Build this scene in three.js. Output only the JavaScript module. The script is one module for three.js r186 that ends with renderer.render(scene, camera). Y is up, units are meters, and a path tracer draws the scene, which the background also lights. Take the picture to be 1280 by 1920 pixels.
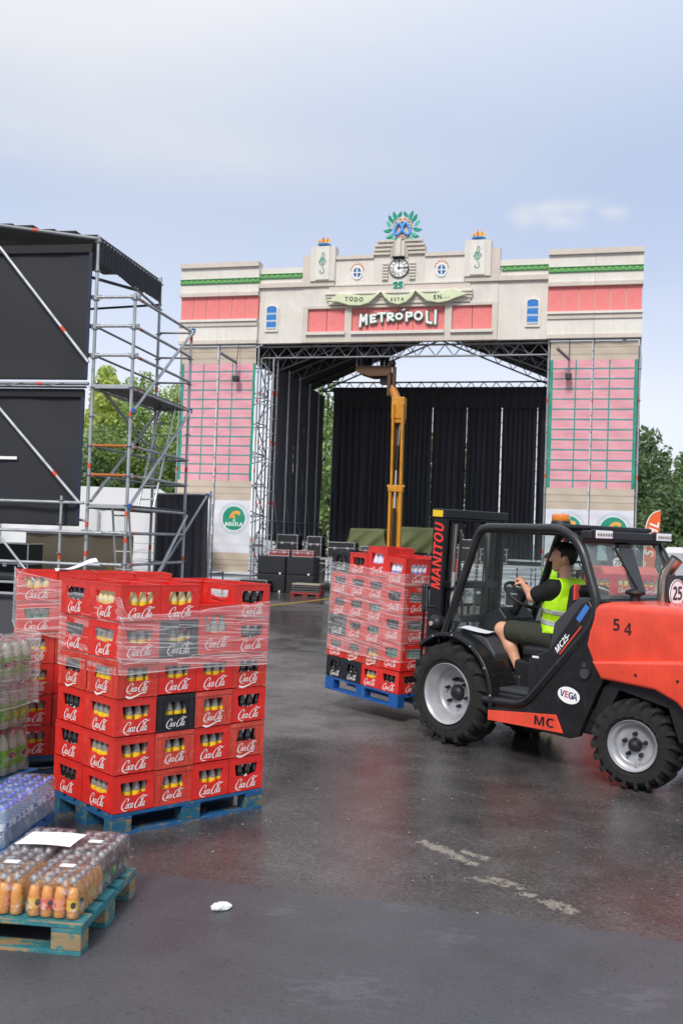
import * as THREE from 'three';
import { mergeGeometries, mergeVertices, toCreasedNormals } from 'three/addons/utils/BufferGeometryUtils.js';
import { RoundedBoxGeometry } from 'three/addons/geometries/RoundedBoxGeometry.js';
import { TextGeometry } from 'three/addons/geometries/TextGeometry.js';
import { FontLoader } from 'three/addons/loaders/FontLoader.js';
import { MarchingCubes } from 'three/addons/objects/MarchingCubes.js';

// ------------------------------------------------------------------ camera, sky, sun, exposure
const scene = new THREE.Scene();
const camera = new THREE.PerspectiveCamera(54.41, 1280 / 1920, 0.1, 900);
const RAD = Math.PI / 180;
camera.position.set(0, 1.95, 0);
camera.rotation.order = 'YXZ'; camera.focus = 9.2; camera.userData.fStop = 3.6;
camera.rotation.set(1.4 * RAD, 0, 2.05 * RAD);

const renderer = new THREE.WebGLRenderer({ antialias: true });
renderer.toneMapping = THREE.LinearToneMapping;
renderer.toneMappingExposure = 1.9;
renderer.shadowMap.enabled = true;

// seeded noise
function rng(seed) { let s = seed >>> 0; return () => { s = (s + 0x6D2B79F5) | 0; let t = Math.imul(s ^ (s >>> 15), 1 | s); t = (t + Math.imul(t ^ (t >>> 7), 61 | t)) ^ t; return ((t ^ (t >>> 14)) >>> 0) / 4294967296; }; }
function hash(x, y, s) { let h = Math.imul(x | 0, 374761393) + Math.imul(y | 0, 668265263) + Math.imul(s | 0, 1274126177); h = Math.imul(h ^ (h >>> 13), 1274126177); return ((h ^ (h >>> 16)) >>> 0) / 4294967296; }
function vnoise(x, y, s = 0, p = 0) {
  const xi = Math.floor(x), yi = Math.floor(y), fx = x - xi, fy = y - yi, u = fx * fx * (3 - 2 * fx), v = fy * fy * (3 - 2 * fy);
  const w = p ? (n) => ((n % p) + p) % p : (n) => n;
  const a = hash(w(xi), w(yi), s), b = hash(w(xi + 1), w(yi), s), c = hash(w(xi), w(yi + 1), s), d = hash(w(xi + 1), w(yi + 1), s);
  return a + (b - a) * u + (c - a) * v + (a - b - c + d) * u * v;
}
function fbm(x, y, o = 4, s = 0, p = 0) { let t = 0, a = 0.5, n = 0; for (let i = 0; i < o; i++) { t += a * vnoise(x, y, s + i * 17, p); n += a; a *= 0.5; x *= 2; y *= 2; p *= 2; } return t / n; }
const clamp = (v, a = 0, b = 1) => Math.max(a, Math.min(b, v));
const sstep = (a, b, x) => { const t = clamp((x - a) / (b - a)); return t * t * (3 - 2 * t); };
const mix = (a, b, t) => a + (b - a) * t;

{ // one bright, thinly overcast sky: white veils over pale lavender blue
  const w = 1024, h = 512, data = new Float32Array(w * h * 4);
  for (let j = 0; j < h; j++) for (let i = 0; i < w; i++) {
    const el = ((j + 0.5) / h - 0.5) * Math.PI, az = ((i + 0.5) / w) * 2 * Math.PI;
    const e = Math.max(el, 0), ce = Math.cos(e);
    const px = Math.cos(az) * ce, pz = Math.sin(az) * ce, py = Math.sin(e) + 0.22;
    const n = fbm(px / py * 1.3 + 31, pz / py * 1.3 + 7, 5, 3), n2 = fbm(px / py * 0.6 + 3.4, pz / py * 0.6 + 19, 3, 9);
    const low = 1 - sstep(0.0, 0.36, e), high = sstep(0.30, 0.60, e);   // thicker air towards the horizon, a white veil overhead
    let veil = clamp(0.12 + 1.5 * (n2 - 0.42) + 0.5 * (n - 0.48)) * 0.55 + 0.86 * low + 0.62 * high;
    const puff = sstep(0.64, 0.80, fbm(az * 5.5 + 2.2, e * 19, 5, 44)) * sstep(0.12, 0.2, e) * (1 - sstep(0.36, 0.5, e));
    const at = (a0, e0, wa, we) => Math.exp(-(((az - a0) / wa) ** 2) - ((e - e0) / we) ** 2);
    veil = clamp(veil + 0.25 * puff + 0.60 * at(1.20, 0.52, 0.30, 0.16) * (0.5 + n) + 0.60 * sstep(0.24, 0.80, at(1.785, 0.315, 0.060, 0.015) * (-0.15 + 1.9 * fbm(az * 55 + e * 30, e * 130, 5, 52))) + 0.35 * at(1.45, 0.36, 0.25, 0.03) * n);
    const lum = 0.305 * (0.80 + 1.0 * Math.sin(e) + 0.62 * (1 - sstep(0.03, 0.40, e))) * (0.92 + 0.24 * veil);   // overcast: the sky brightens from the horizon to the zenith
    const r = lum * mix(0.73, 1.0, veil), g = lum * mix(0.92, 1.02, veil), b = lum * mix(1.31, 1.08, veil);
    const k = (j * w + i) * 4;
    data[k] = r; data[k + 1] = g; data[k + 2] = b; data[k + 3] = 1;
  }
  const sky = new THREE.DataTexture(data, w, h, THREE.RGBAFormat, THREE.FloatType);
  sky.mapping = THREE.EquirectangularReflectionMapping; sky.magFilter = THREE.LinearFilter; sky.minFilter = THREE.LinearFilter; sky.wrapS = THREE.RepeatWrapping; sky.needsUpdate = true;
  scene.background = sky; scene.environment = sky;
}
const sun = new THREE.DirectionalLight(0xfff8f0, 1.5);
sun.position.set(-16, 46, 34); sun.target.position.set(0, 0, -14);
sun.castShadow = true; sun.shadow.radius = 26; sun.shadow.mapSize.set(2048, 2048);
Object.assign(sun.shadow.camera, { left: -40, right: 40, top: 40, bottom: -40, near: 1, far: 160 });
scene.add(sun, sun.target);

// ------------------------------------------------------------------ helpers
const V = (x, y, z) => new THREE.Vector3(x, y, z);
const taken = {};
function numbered(n) { const k = taken[n] || 0; taken[n] = k + 1; return k ? `${n}_${String(k).padStart(3, '0')}` : n; }
function tag(o, label, category, group, kind) { if (label) o.userData.label = label; if (category) o.userData.category = category; if (group) o.userData.group = group; if (kind) o.userData.kind = kind; return o; }
function thing(name, label, category, pos = [0, 0, 0], ry = 0, group) {
  const g = new THREE.Group(); g.name = numbered(name); g.position.set(...pos); g.rotation.y = ry; scene.add(g); return tag(g, label, category, group, 'thing');
}
function part(name, geo, mat, parent, pos) { const m = new THREE.Mesh(geo, mat); m.name = name; m.castShadow = m.receiveShadow = true; if (pos) m.position.set(...pos); parent.add(m); return m; }
function solo(name, geo, mat, label, category, pos = [0, 0, 0], ry = 0, group) { const m = part(numbered(name), geo, mat, scene, pos); m.rotation.y = ry; return tag(m, label, category, group); }
function structure(name, geo, mat, pos) { const m = part(numbered(name), geo, mat, scene, pos); m.userData.kind = 'structure'; return m; }
function copyOf(o, label, pos, ry, group) { const c = o.clone(); c.userData = { ...o.userData }; c.name = numbered(o.name.replace(/_\d{3}$/, '')); scene.add(c); if (label) c.userData.label = label; if (group) c.userData.group = group; if (pos) c.position.set(...pos); if (ry !== undefined) c.rotation.y = ry; return c; }
const boxCache = new Map();
function bx(w, h, d) { const k = [w, h, d].map((v) => v.toFixed(4)).join(); if (!boxCache.has(k)) boxCache.set(k, new THREE.BoxGeometry(w, h, d)); return boxCache.get(k); }
function rb(w, h, d, r = 0.01, s = 2) { const k = 'r' + [w, h, d, r, s].join(); if (!boxCache.has(k)) boxCache.set(k, new RoundedBoxGeometry(w, h, d, s, Math.min(r, w / 2.01, h / 2.01, d / 2.01))); return boxCache.get(k); }
const boxAt = (x0, x1, y0, y1, z0, z1) => new THREE.BoxGeometry(x1 - x0, y1 - y0, z1 - z0).translate((x0 + x1) / 2, (y0 + y1) / 2, (z0 + z1) / 2);
const rbAt = (x0, x1, y0, y1, z0, z1, r = 0.01, s = 2) => new RoundedBoxGeometry(x1 - x0, y1 - y0, z1 - z0, s, r).translate((x0 + x1) / 2, (y0 + y1) / 2, (z0 + z1) / 2);
const unitCyl = new THREE.CylinderGeometry(1, 1, 1, 12);
const unitCyl6 = new THREE.CylinderGeometry(1, 1, 1, 6);
const Y1 = V(0, 1, 0);
function rod(name, a, b, r, mat, parent, geo = unitCyl) {     // a straight tube between two points
  const m = part(name, geo, mat, parent), A = V(...a), B = V(...b), d = B.clone().sub(A), L = d.length();
  m.position.copy(A).addScaledVector(d, 0.5); m.quaternion.setFromUnitVectors(Y1, d.divideScalar(L)); m.scale.set(r, L, r); return m;
}
function rodGeo(a, b, r, n = 8, r2 = r) { const A = V(...a), B = V(...b), d = B.clone().sub(A), L = d.length(); const g = new THREE.CylinderGeometry(r2, r, L, n); g.applyMatrix4(new THREE.Matrix4().compose(A.clone().addScaledVector(d, 0.5), new THREE.Quaternion().setFromUnitVectors(Y1, d.divideScalar(L)), V(1, 1, 1))); return g; }
function merge(list) { return mergeGeometries(list.map((g) => { const n = g.index ? g.toNonIndexed() : g.clone(); for (const k of Object.keys(n.attributes)) if (!['position', 'normal', 'uv'].includes(k)) n.deleteAttribute(k); if (!n.attributes.uv) n.setAttribute('uv', new THREE.BufferAttribute(new Float32Array(n.attributes.position.count * 2), 2)); n.groups = []; return n; })); }
function tubeGeo(pts, r, seg = 24, rad = 8, closed = false) { return new THREE.TubeGeometry(new THREE.CatmullRomCurve3(pts.map((p) => V(...p)), closed, 'centripetal'), seg, r, rad, closed); }
function extrude(pts, depth, bevel = 0, holes = [], seg = 2) {
  const s = Array.isArray(pts) ? new THREE.Shape(pts.map((p) => new THREE.Vector2(...p))) : pts;
  for (const h of holes) s.holes.push(Array.isArray(h) ? new THREE.Path(h.map((p) => new THREE.Vector2(...p))) : h);
  return new THREE.ExtrudeGeometry(s, { depth, bevelEnabled: bevel > 0, bevelSize: bevel, bevelThickness: bevel, bevelSegments: seg, curveSegments: 10 });
}
function lathe(pts, n = 16) { return new THREE.LatheGeometry(pts.map((p) => new THREE.Vector2(...p)), n); }
function mapUV(g, fn) { const p = g.attributes.position, uv = new Float32Array(p.count * 2); for (let i = 0; i < p.count; i++) { const r = fn(p.getX(i), p.getY(i), p.getZ(i)); uv[2 * i] = r[0]; uv[2 * i + 1] = r[1]; } g.setAttribute('uv', new THREE.BufferAttribute(uv, 2)); return g; }
// box-projected uv in metres
function boxUV(g, k = 1) { if (g.index) g = g.toNonIndexed(); const p = g.attributes.position, n = g.attributes.normal, uv = new Float32Array(p.count * 2); for (let i = 0; i < p.count; i++) { const ax = Math.abs(n.getX(i)), ay = Math.abs(n.getY(i)), az = Math.abs(n.getZ(i)); let u, v; if (ay >= ax && ay >= az) { u = p.getX(i); v = p.getZ(i); } else if (ax >= az) { u = p.getZ(i); v = p.getY(i); } else { u = p.getX(i); v = p.getY(i); } uv[2 * i] = u * k; uv[2 * i + 1] = v * k; } g.setAttribute('uv', new THREE.BufferAttribute(uv, 2)); return g; }

function tex(w, h, fn, srgb = true, rep = [1, 1]) {
  const d = new Uint8Array(w * h * 4);
  for (let j = 0; j < h; j++) for (let i = 0; i < w; i++) { const c = fn((i + 0.5) / w, (j + 0.5) / h), k = (j * w + i) * 4; if (c.length) { d[k] = clamp(c[0]) * 255; d[k + 1] = clamp(c[1]) * 255; d[k + 2] = clamp(c[2]) * 255; } else d[k] = d[k + 1] = d[k + 2] = clamp(c) * 255; d[k + 3] = 255; }
  const t = new THREE.DataTexture(d, w, h); t.magFilter = t.minFilter = THREE.LinearFilter; t.wrapS = t.wrapT = THREE.RepeatWrapping; t.repeat.set(...rep); if (srgb) t.colorSpace = THREE.SRGBColorSpace; t.needsUpdate = true; return t;
}
const num = (n) => { const v = [0, 0, 0].fill(n); return v; };
function again(t, rx, ry) { const c = t.clone(); c.repeat.set(rx, ry); c.needsUpdate = true; return c; }
function mat(color, rough = 0.6, o = {}) { return new THREE.MeshStandardMaterial({ color, roughness: rough, ...o }); }
function phys(color, rough, o = {}) { return new THREE.MeshPhysicalMaterial({ color, roughness: rough, ...o }); }
const hexRGB = (h) => { const c = new THREE.Color(h); const s = c.getHexString(); return [parseInt(s.slice(0, 2), 16) / 255, parseInt(s.slice(2, 4), 16) / 255, parseInt(s.slice(4, 6), 16) / 255]; };
const font = await new FontLoader().loadAsync('fonts/droid/droid_sans_bold.typeface.json');
function text(str, size, depth = 0.004, o = {}) { const g = new TextGeometry(str, { font, size, depth, curveSegments: 3, bevelEnabled: false }); g.computeBoundingBox(); const b = g.boundingBox; g.translate(-(b.min.x + b.max.x) / 2, -(b.min.y + b.max.y) / 2, 0); if (o.sx) g.scale(o.sx, 1, 1); if (o.shear) g.applyMatrix4(new THREE.Matrix4().makeShear(0, 0, o.shear, 0, 0, 0)); return g; }

// shared relief and grain
const grain = tex(256, 256, (u, v) => 0.35 + 0.65 * fbm(u * 32, v * 32, 4, 5, 32), false);
const cloudy = tex(256, 256, (u, v) => { const n = 0.86 + 0.28 * (fbm(u * 6, v * 6, 5, 8, 6) - 0.5); return [n, n, n]; });
const dirt = tex(256, 256, (u, v) => { const n = fbm(u * 5, v * 5, 5, 21, 5), s = fbm(u * 40, v * 6, 3, 22, 0); const k = 0.93 + 0.16 * (n - 0.5) + 0.05 * (s - 0.5); return [k, k * 0.995, k * 0.985]; });
// ------------------------------------------------------------------ ground
const PER = 24;
const gWet = (x, z) => fbm(x / PER * 8, z / PER * 8, 4, 101, 8);
const gTone = (x, z) => fbm(x / PER * 16 + 0.37, z / PER * 16, 4, 131, 16);
const gFine = (x, z) => fbm(x / PER * 96, z / PER * 96, 3, 151, 96);
const seamZ = (x) => -5.0 + (x - 1.77) * 0.2627 + 0.03 * (fbm(x * 3, 7, 3, 77) - 0.5) * 2;
const smears = [[0.60, -6.45, 0.86, -6.08, 0.085], [0.84, -6.30, 0.96, -6.18, 0.06], [0.90, -5.80, 1.06, -5.70, 0.10], [1.20, -5.46, 1.28, -5.36, 0.09], [1.08, -5.58, 1.13, -5.55, 0.05]];
function segDist(px, pz, a) { const dx = a[2] - a[0], dz = a[3] - a[1]; const t = clamp(((px - a[0]) * dx + (pz - a[1]) * dz) / (dx * dx + dz * dz)); return Math.hypot(px - a[0] - dx * t, pz - a[1] - dz * t); }
function groundLook(x, z, near) {
  const wet = gWet(x, z) + (near ? 0.10 * Math.exp(-(((z + 8.8) / 2.4) ** 2)) : 0.0), tone = gTone(x, z), fine = gFine(x, z);
  const damp = sstep(0.34, 0.62, wet);
  let v = mix(0.375, 0.285, damp) + 0.12 * (tone - 0.5) + 0.12 * (fine - 0.5);
  let r = v * 1.02, g = v * 0.985, b = v * 0.97;
  let rough = mix(0.42, 0.145, damp) + 0.16 * (fine - 0.5) + 0.22 * (tone - 0.5);
  if (near) {
    const gr = hash(Math.floor(x * 171), Math.floor(z * 114), 11), gr2 = vnoise(x * 60, z * 60, 14); const gk = 0.06 * (gr - 0.5) + 0.07 * (gr2 - 0.5); r += gk; g += gk; b += gk; rough += 0.22 * (gr2 - 0.5);
    const s = z - seamZ(x), fresh = sstep(-0.02, 0.03, s + 0.05 * (vnoise(x * 40, z * 40, 31) - 0.5));
    const inner = 1 - sstep(0, 0.5, Math.max(0, -s));
    rough = mix(rough, 0.36 + 0.12 * (tone - 0.5), inner * 0.5);
    const g0 = hash(Math.floor(x * 171), Math.floor(z * 114), 12); const lab = 0.293 + 0.045 * (g0 - 0.5) + 0.05 * (fine - 0.5) + 0.04 * (tone - 0.5);
    r = mix(r, lab * 0.985, fresh); g = mix(g, lab * 0.99, fresh); b = mix(b, lab * 1.04, fresh);
    rough = mix(rough, 0.44 + 0.14 * (fbm(x * 1.3, z * 2.2, 4, 88) - 0.5) + 0.10 * (fine - 0.5), fresh);
    for (const a of smears) { // dried cement smears
      const d = segDist(x, z, a), k = sstep(1.0, 0.15, d / a[4]) * 1.0, n = fbm(x * 26, z * 26, 4, 61);
      const nb = vnoise(x * 120, z * 120, 63), c = sstep(0.50, 0.60, n * 0.45 + k * 0.26 + nb * 0.27);
      if (d < a[4] * 1.3 && c > 0) { r = mix(r, 0.56, c * 0.85); g = mix(g, 0.53, c * 0.85); b = mix(b, 0.47, c * 0.85); rough = mix(rough, 0.75, c); }
    }
    if (fresh > 0.5) for (const [sx, sz, sr] of [[0.62, -4.95, 0.16], [-0.25, -5.2, 0.12], [0.35, -5.3, 0.10], [1.35, -4.35, 0.2], [0.1, -4.3, 0.25]]) { const c = sstep(0.52, 0.8, (1 - Math.hypot((x - sx) / 1.6, z - sz) / sr) * 0.5 + fbm(x * 14, z * 40, 4, 66) * 0.7) * 0.15; if (Math.hypot((x - sx) / 1.6, z - sz) < sr && c > 0) { r = mix(r, 0.60, c); g = mix(g, 0.60, c); b = mix(b, 0.63, c); } }
    const sp = hash(Math.floor(x * 95), Math.floor(z * 95), 5); // grit
    if (sp > 0.9975 && fresh < 0.5) { const c = 0.45 + 0.3 * hash(Math.floor(x * 95), Math.floor(z * 95), 6); r = c; g = c * 0.98; b = c * 0.94; }
    else if (sp > 0.9965 && fresh >= 0.5) { r = g = b = 0.2; }
  }
  return [r, g, b, rough];
}
{
  const pair = (n, fn) => { const rough = new Uint8Array(n * n * 4); let k = 0; const c = tex(n, n, (u, v) => { const l = fn(u, v); rough[k] = rough[k + 1] = rough[k + 2] = clamp(l[3]) * 255; rough[k + 3] = 255; k += 4; return l; }); const r = new THREE.DataTexture(rough, n, n); r.magFilter = r.minFilter = THREE.LinearFilter; r.wrapS = r.wrapT = THREE.RepeatWrapping; r.needsUpdate = true; return [c, r]; };
  const [farC, farR] = pair(1024, (u, v) => groundLook(u * PER, v * PER, false));
  const g = new THREE.PlaneGeometry(1200, 1200).rotateX(-Math.PI / 2);
  mapUV(g, (x, y, z) => [x / PER, z / PER]);
  structure('ground', g, mat(0xffffff, 1, { map: farC, roughnessMap: farR, bumpMap: again(grain, PER * 1.5, PER * 1.5), bumpScale: 0.004 }));
  const X0 = -6, X1 = 6, Z0 = -16, Z1 = 2;
  const [nearC, nearR] = pair(2048, (u, v) => groundLook(mix(X0, X1, u), mix(Z0, Z1, v), true));
  const n = new THREE.PlaneGeometry(X1 - X0, Z1 - Z0).rotateX(-Math.PI / 2).translate((X0 + X1) / 2, 0, (Z0 + Z1) / 2);
  mapUV(n, (x, y, z) => [(x - X0) / (X1 - X0), (z - Z0) / (Z1 - Z0)]);
  structure('asphalt_pavement', n, mat(0xffffff, 1, { map: nearC, roughnessMap: nearR, bumpMap: again(grain, 12 * 3.2, 18 * 3.2), bumpScale: 0.0035 }), [0, 0.004, 0]);
  // yellow line in front of the stage
  const a = V(-2.9, 0, -24.4), b = V(3.4, 0, -40), d = b.clone().sub(a).normalize(), s = V(-d.z, 0, d.x).multiplyScalar(0.07);
  const yl = new THREE.BufferGeometry().setFromPoints([a.clone().sub(s), b.clone().add(s), b.clone().sub(s), a.clone().sub(s), a.clone().add(s), b.clone().add(s)]);
  yl.computeVertexNormals();
  mapUV(yl, (x, y, z) => [x, z]);
  structure('road_marking', yl, mat(0xc9a832, 0.55, { map: again(cloudy, 2, 2) }), [0, 0.008, 0]);
}

// ------------------------------------------------------------------ trees
function treeCrown(R, clumps, count, leaf, cols) {
  const pos = [], nor = [], col = [];
  const c = new THREE.Color(), c2 = new THREE.Color();
  let tot = 0; for (const k of clumps) tot += k[3] * k[4] * k[5];
  for (const k of clumps) {
    const n = Math.round(count * k[3] * k[4] * k[5] / tot), shade = R();
    for (let i = 0; i < n; i++) {
      let x, y, z, l; do { x = R() * 2 - 1; y = R() * 2 - 1; z = R() * 2 - 1; l = x * x + y * y + z * z; } while (l > 1 || l < 0.12 * R());
      const w = 1 + 0.35 * (fbm(x * 2 + k[0] * 3, y * 2 + z * 2 + k[1] * 3, 2, 71) - 0.5) * 2;
      const px = k[0] + x * k[3] * w, py = k[1] + y * k[4] * w, pz = k[2] + z * k[5] * w;
      const a = V(R() - 0.5, R() - 0.5, R() - 0.5).normalize(), b = V(R() - 0.5, R() * 0.6 - 0.5, R() - 0.5).cross(a).normalize(), s = leaf * (0.6 + 0.8 * R());
      const nn = a.clone().cross(b).normalize();
      const P = [[-0.5, 0], [0, -0.32], [0.5, 0], [0, 0.32]].map(([u, v]) => [px + (a.x * u + b.x * v) * s, py + (a.y * u + b.y * v) * s, pz + (a.z * u + b.z * v) * s]);
      c.set(cols[Math.floor(R() * cols.length)]).lerp(c2.set(cols[Math.floor(shade * cols.length)]), 0.5);
      for (const q of [0, 1, 2, 0, 2, 3]) { pos.push(...P[q]); nor.push(nn.x, nn.y, nn.z); col.push(c.r, c.g, c.b); }
    }
  }
  const g = new THREE.BufferGeometry();
  g.setAttribute('position', new THREE.Float32BufferAttribute(pos, 3)); g.setAttribute('normal', new THREE.Float32BufferAttribute(nor, 3)); g.setAttribute('color', new THREE.Float32BufferAttribute(col, 3));
  return g;
}
const leafMat = phys(0xffffff, 0.75, { vertexColors: true, side: THREE.DoubleSide, transmission: 0.5, thickness: 0 });
const barkMat = mat(0x4a3d30, 0.95, { map: again(cloudy, 2, 4), bumpMap: grain, bumpScale: 0.02 });
function tree(name, label, x, z, h, wdt, seed, cols, opt = {}) {
  const R = rng(seed), t = thing(name, label, 'tree', [x, 0, z], 0, opt.group);
  const tr = [rodGeo([0, 0, 0], [0.1 * wdt * (R() - 0.5), h * 0.62, 0.1], h * 0.02, 9, h * 0.008)];
  const clumps = [], nC = opt.clumps || 16, y0 = opt.bare ?? 0.14;
  for (let i = 0; i < nC; i++) {
    const f = (i + 0.5) / nC, y = h * mix(y0, 0.94, f), prof = opt.cone ? mix(1, 0.22, f) : Math.sin(Math.PI * mix(0.22, 0.93, f)) ** 0.8;
    const a = i * 2.4 + R(), rr = wdt * 0.5 * prof * (0.25 + 0.55 * R());
    const s = wdt * (0.16 + 0.13 * R()) * (0.5 + 0.6 * prof);
    const c = [Math.cos(a) * rr, y, Math.sin(a) * rr, s, s * (opt.tall || 0.85), s]; clumps.push(c);
    tr.push(rodGeo([0, y * 0.72, 0], [c[0] * 0.9, c[1], c[2] * 0.9], h * 0.007, 5, h * 0.002));
  }
  part('trunk', merge(tr), barkMat, t);
  part('crown', treeCrown(R, clumps, opt.count || 6500, opt.leaf || 0.26, cols), leafMat, t);
  return t;
}
const bright = [0x93b158, 0xa4c064, 0x88a650, 0xb0ca70, 0x7d9c4c], yellowG = [0xbcc864, 0xa8bc5a, 0xc8d270], dark = [0x4f6e42, 0x5b7a46, 0x47633c, 0x66844c, 0x749050];
const gL = 'green trees behind the scaffold tower', gR = 'dark trees beyond the stage';
tree('poplar_tree', 'small yellow-green tree top showing beside the upper black screen', -10.6, -44, 9.6, 2.6, 11, yellowG, { group: gL, count: 3500, bare: 0.35 });
tree('poplar_tree', 'light green tree with a pointed top seen through the middle of the scaffold', -8.9, -43, 9.2, 3.6, 12, bright, { group: gL, tall: 1.2, count: 17000, leaf: 0.14 });
tree('poplar_tree', 'light green tree seen behind the scaffold ladder', -7.6, -44.5, 8.9, 3.4, 13, bright, { group: gL, tall: 1.2, count: 17000, leaf: 0.14 });
tree('poplar_tree', 'darker green bushy tree just beside the pink banner pillar', -6.9, -41.5, 6.6, 3.2, 14, dark.concat(bright), { group: gL, count: 15000, leaf: 0.14 });
tree('poplar_tree', 'mid green tree filling the lower gap between the scaffold posts', -9.9, -40.5, 6.2, 3.6, 15, bright.concat(dark), { group: gL, count: 15000, leaf: 0.14 });
tree('broadleaf_tree', 'green tree showing between the side curtains and the back curtains', -0.9, -50, 10.2, 5, 21, dark.concat(bright), { group: gR, count: 7000 });
tree('broadleaf_tree', 'green tree behind the first gap in the back curtains', 2.6, -54, 8.2, 5, 22, bright.concat(dark), { group: gR, count: 6000 });
tree('broadleaf_tree', 'green tree behind the middle of the back curtains', 5.2, -55, 8.0, 5.4, 23, dark.concat(bright), { group: gR, count: 5000 });
tree('pine_tree', 'tall dark tree just past the pink pillar, with the highest crown', 17.2, -56, 8.7, 4.6, 31, dark, { group: gR, count: 11000, bare: 0.04, tall: 1.0 });
tree('pine_tree', 'dark tree at the frame edge, second beyond the banner pillar', 20.4, -58, 8.0, 4.8, 32, dark, { group: gR, count: 11000, bare: 0.04 });
tree('pine_tree', 'lower dark tree in front of the taller ones behind the orange flag', 17.6, -51, 5.2, 5.2, 33, dark.concat([0x51702f]), { group: gR, count: 10000, bare: 0.0 });
tree('pine_tree', 'low dark tree at the frame edge above the hood', 21.2, -54, 4.6, 5.0, 34, dark, { group: gR, count: 9000, bare: 0.0 });
// ------------------------------------------------------------------ festival gate (stage front); stage frame: x along the front, y up, z towards the square
const SC = V(1.6294, 0, -32.8), SR = -14.937 * RAD;
const sPos = (s, y, d) => [SC.x + Math.cos(SR) * s + Math.sin(SR) * d, y, SC.z - Math.sin(SR) * s + Math.cos(SR) * d];
const stageThing = (name, label, cat, s, y, d, group, turn = 0) => thing(name, label, cat, sPos(s, y, d), SR + turn, group);
const paintWear = tex(512, 512, (u, v) => { const n = fbm(u * 7, v * 7, 5, 31, 7), st = fbm(u * 60, v * 3, 3, 32), b = fbm(u * 24, v * 24, 3, 33, 24); const k = 0.96 + 0.07 * (n - 0.5) + 0.05 * (st - 0.5) + 0.03 * (b - 0.5); return [k, k * (0.993 + 0.01 * n), k * (0.98 + 0.02 * n)]; });
const M = {
  cream: mat(0xdcd8d0, 0.8, { map: again(paintWear, 0.35, 0.35) }), creamLight: mat(0xe4e0d9, 0.8, { map: again(paintWear, 0.35, 0.35) }),
  brown: mat(0xd2c9bf, 0.8, { map: again(paintWear, 0.35, 0.35) }), white: mat(0xe9e9e6, 0.6), greenL: mat(0x7fb86a, 0.7), greenD: mat(0x2f7a4a, 0.7), teal: mat(0x1f9079, 0.7), tealL: mat(0x4cae94, 0.7),
  blue: mat(0x2f7cd0, 0.6), sky: mat(0x4f9ce0, 0.6), ribbon: mat(0xd8e2be, 0.75, { map: again(paintWear, 0.5, 0.5) }), black: mat(0x161616, 0.6), flame: mat(0xe3b93a, 0.6), flameR: mat(0xc8532e, 0.6),
  blush: mat(0xdcbfae, 0.75), steel: mat(0x9a9ea2, 0.42, { metalness: 0.75, map: again(cloudy, 3, 3) }), darkSteel: mat(0x3a3c3f, 0.5, { metalness: 0.5 }), blackFab: phys(0x0d0d0f, 0.92, { sheen: 0.25, sheenRoughness: 0.6, bumpMap: again(grain, 6, 6), bumpScale: 0.004 }),
};
// red boards brushed in thin courses
const pinkTex = tex(256, 256, (u, v) => { const row = v * 9, f = row - Math.floor(row), line = f > 0.93 ? 1 : 0, n = fbm(u * 20, v * 70, 3, 45), b = fbm(u * 4, v * 4, 3, 46); const l = line * (fbm(u * 9, Math.floor(row), 2, 47) > 0.42 ? 1 : 0.3); return [mix(0.88 + 0.08 * (n - 0.5), 0.82, l), mix(0.49 + 0.09 * (n - 0.5) + 0.06 * (b - 0.5), 0.64, l), mix(0.48 + 0.08 * (n - 0.5), 0.61, l)]; });
M.pink = mat(0xffffff, 0.75, { map: pinkTex });
const unitUV = (g) => { g.computeBoundingBox(); const b = g.boundingBox; return mapUV(g, (x, y) => [(x - b.min.x) / (b.max.x - b.min.x), (y - b.min.y) / (b.max.y - b.min.y)]); };
const gate = stageThing('stage_gate', 'tall cream and pink city gate facade fronting the concert stage', 'stage front', 0, 0, 0);
const fp = (name, x0, x1, y0, y1, z0, z1, m, parent = gate) => part(name, boxUV(boxAt(x0, x1, y0, y1, z0, z1)), m, parent);
// rounded line of square tube following points in the facade plane
const stroke = (pts, r, z, flat = 0.5, closed = false, seg = 0) => { const g = [tubeGeo(pts.map(([x, y]) => [x, y, 0]), r, seg || Math.max(4, pts.length * 4), 6, closed)]; if (!closed) for (const p of [pts[0], pts[pts.length - 1]]) g.push(new THREE.SphereGeometry(r * 0.995, 6, 5).translate(p[0], p[1], 0)); return merge(g).scale(1, 1, flat).translate(0, 0, z); };
const line = (pts, r, z, flat = 0.5) => merge([...pts.slice(1).map((p, i) => rodGeo([pts[i][0], pts[i][1], 0], [p[0], p[1], 0], r, 8)), ...pts.map((p) => new THREE.SphereGeometry(r * 1.003, 8, 6).translate(p[0], p[1], 0))]).scale(1, 1, flat).translate(0, 0, z);

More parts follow.
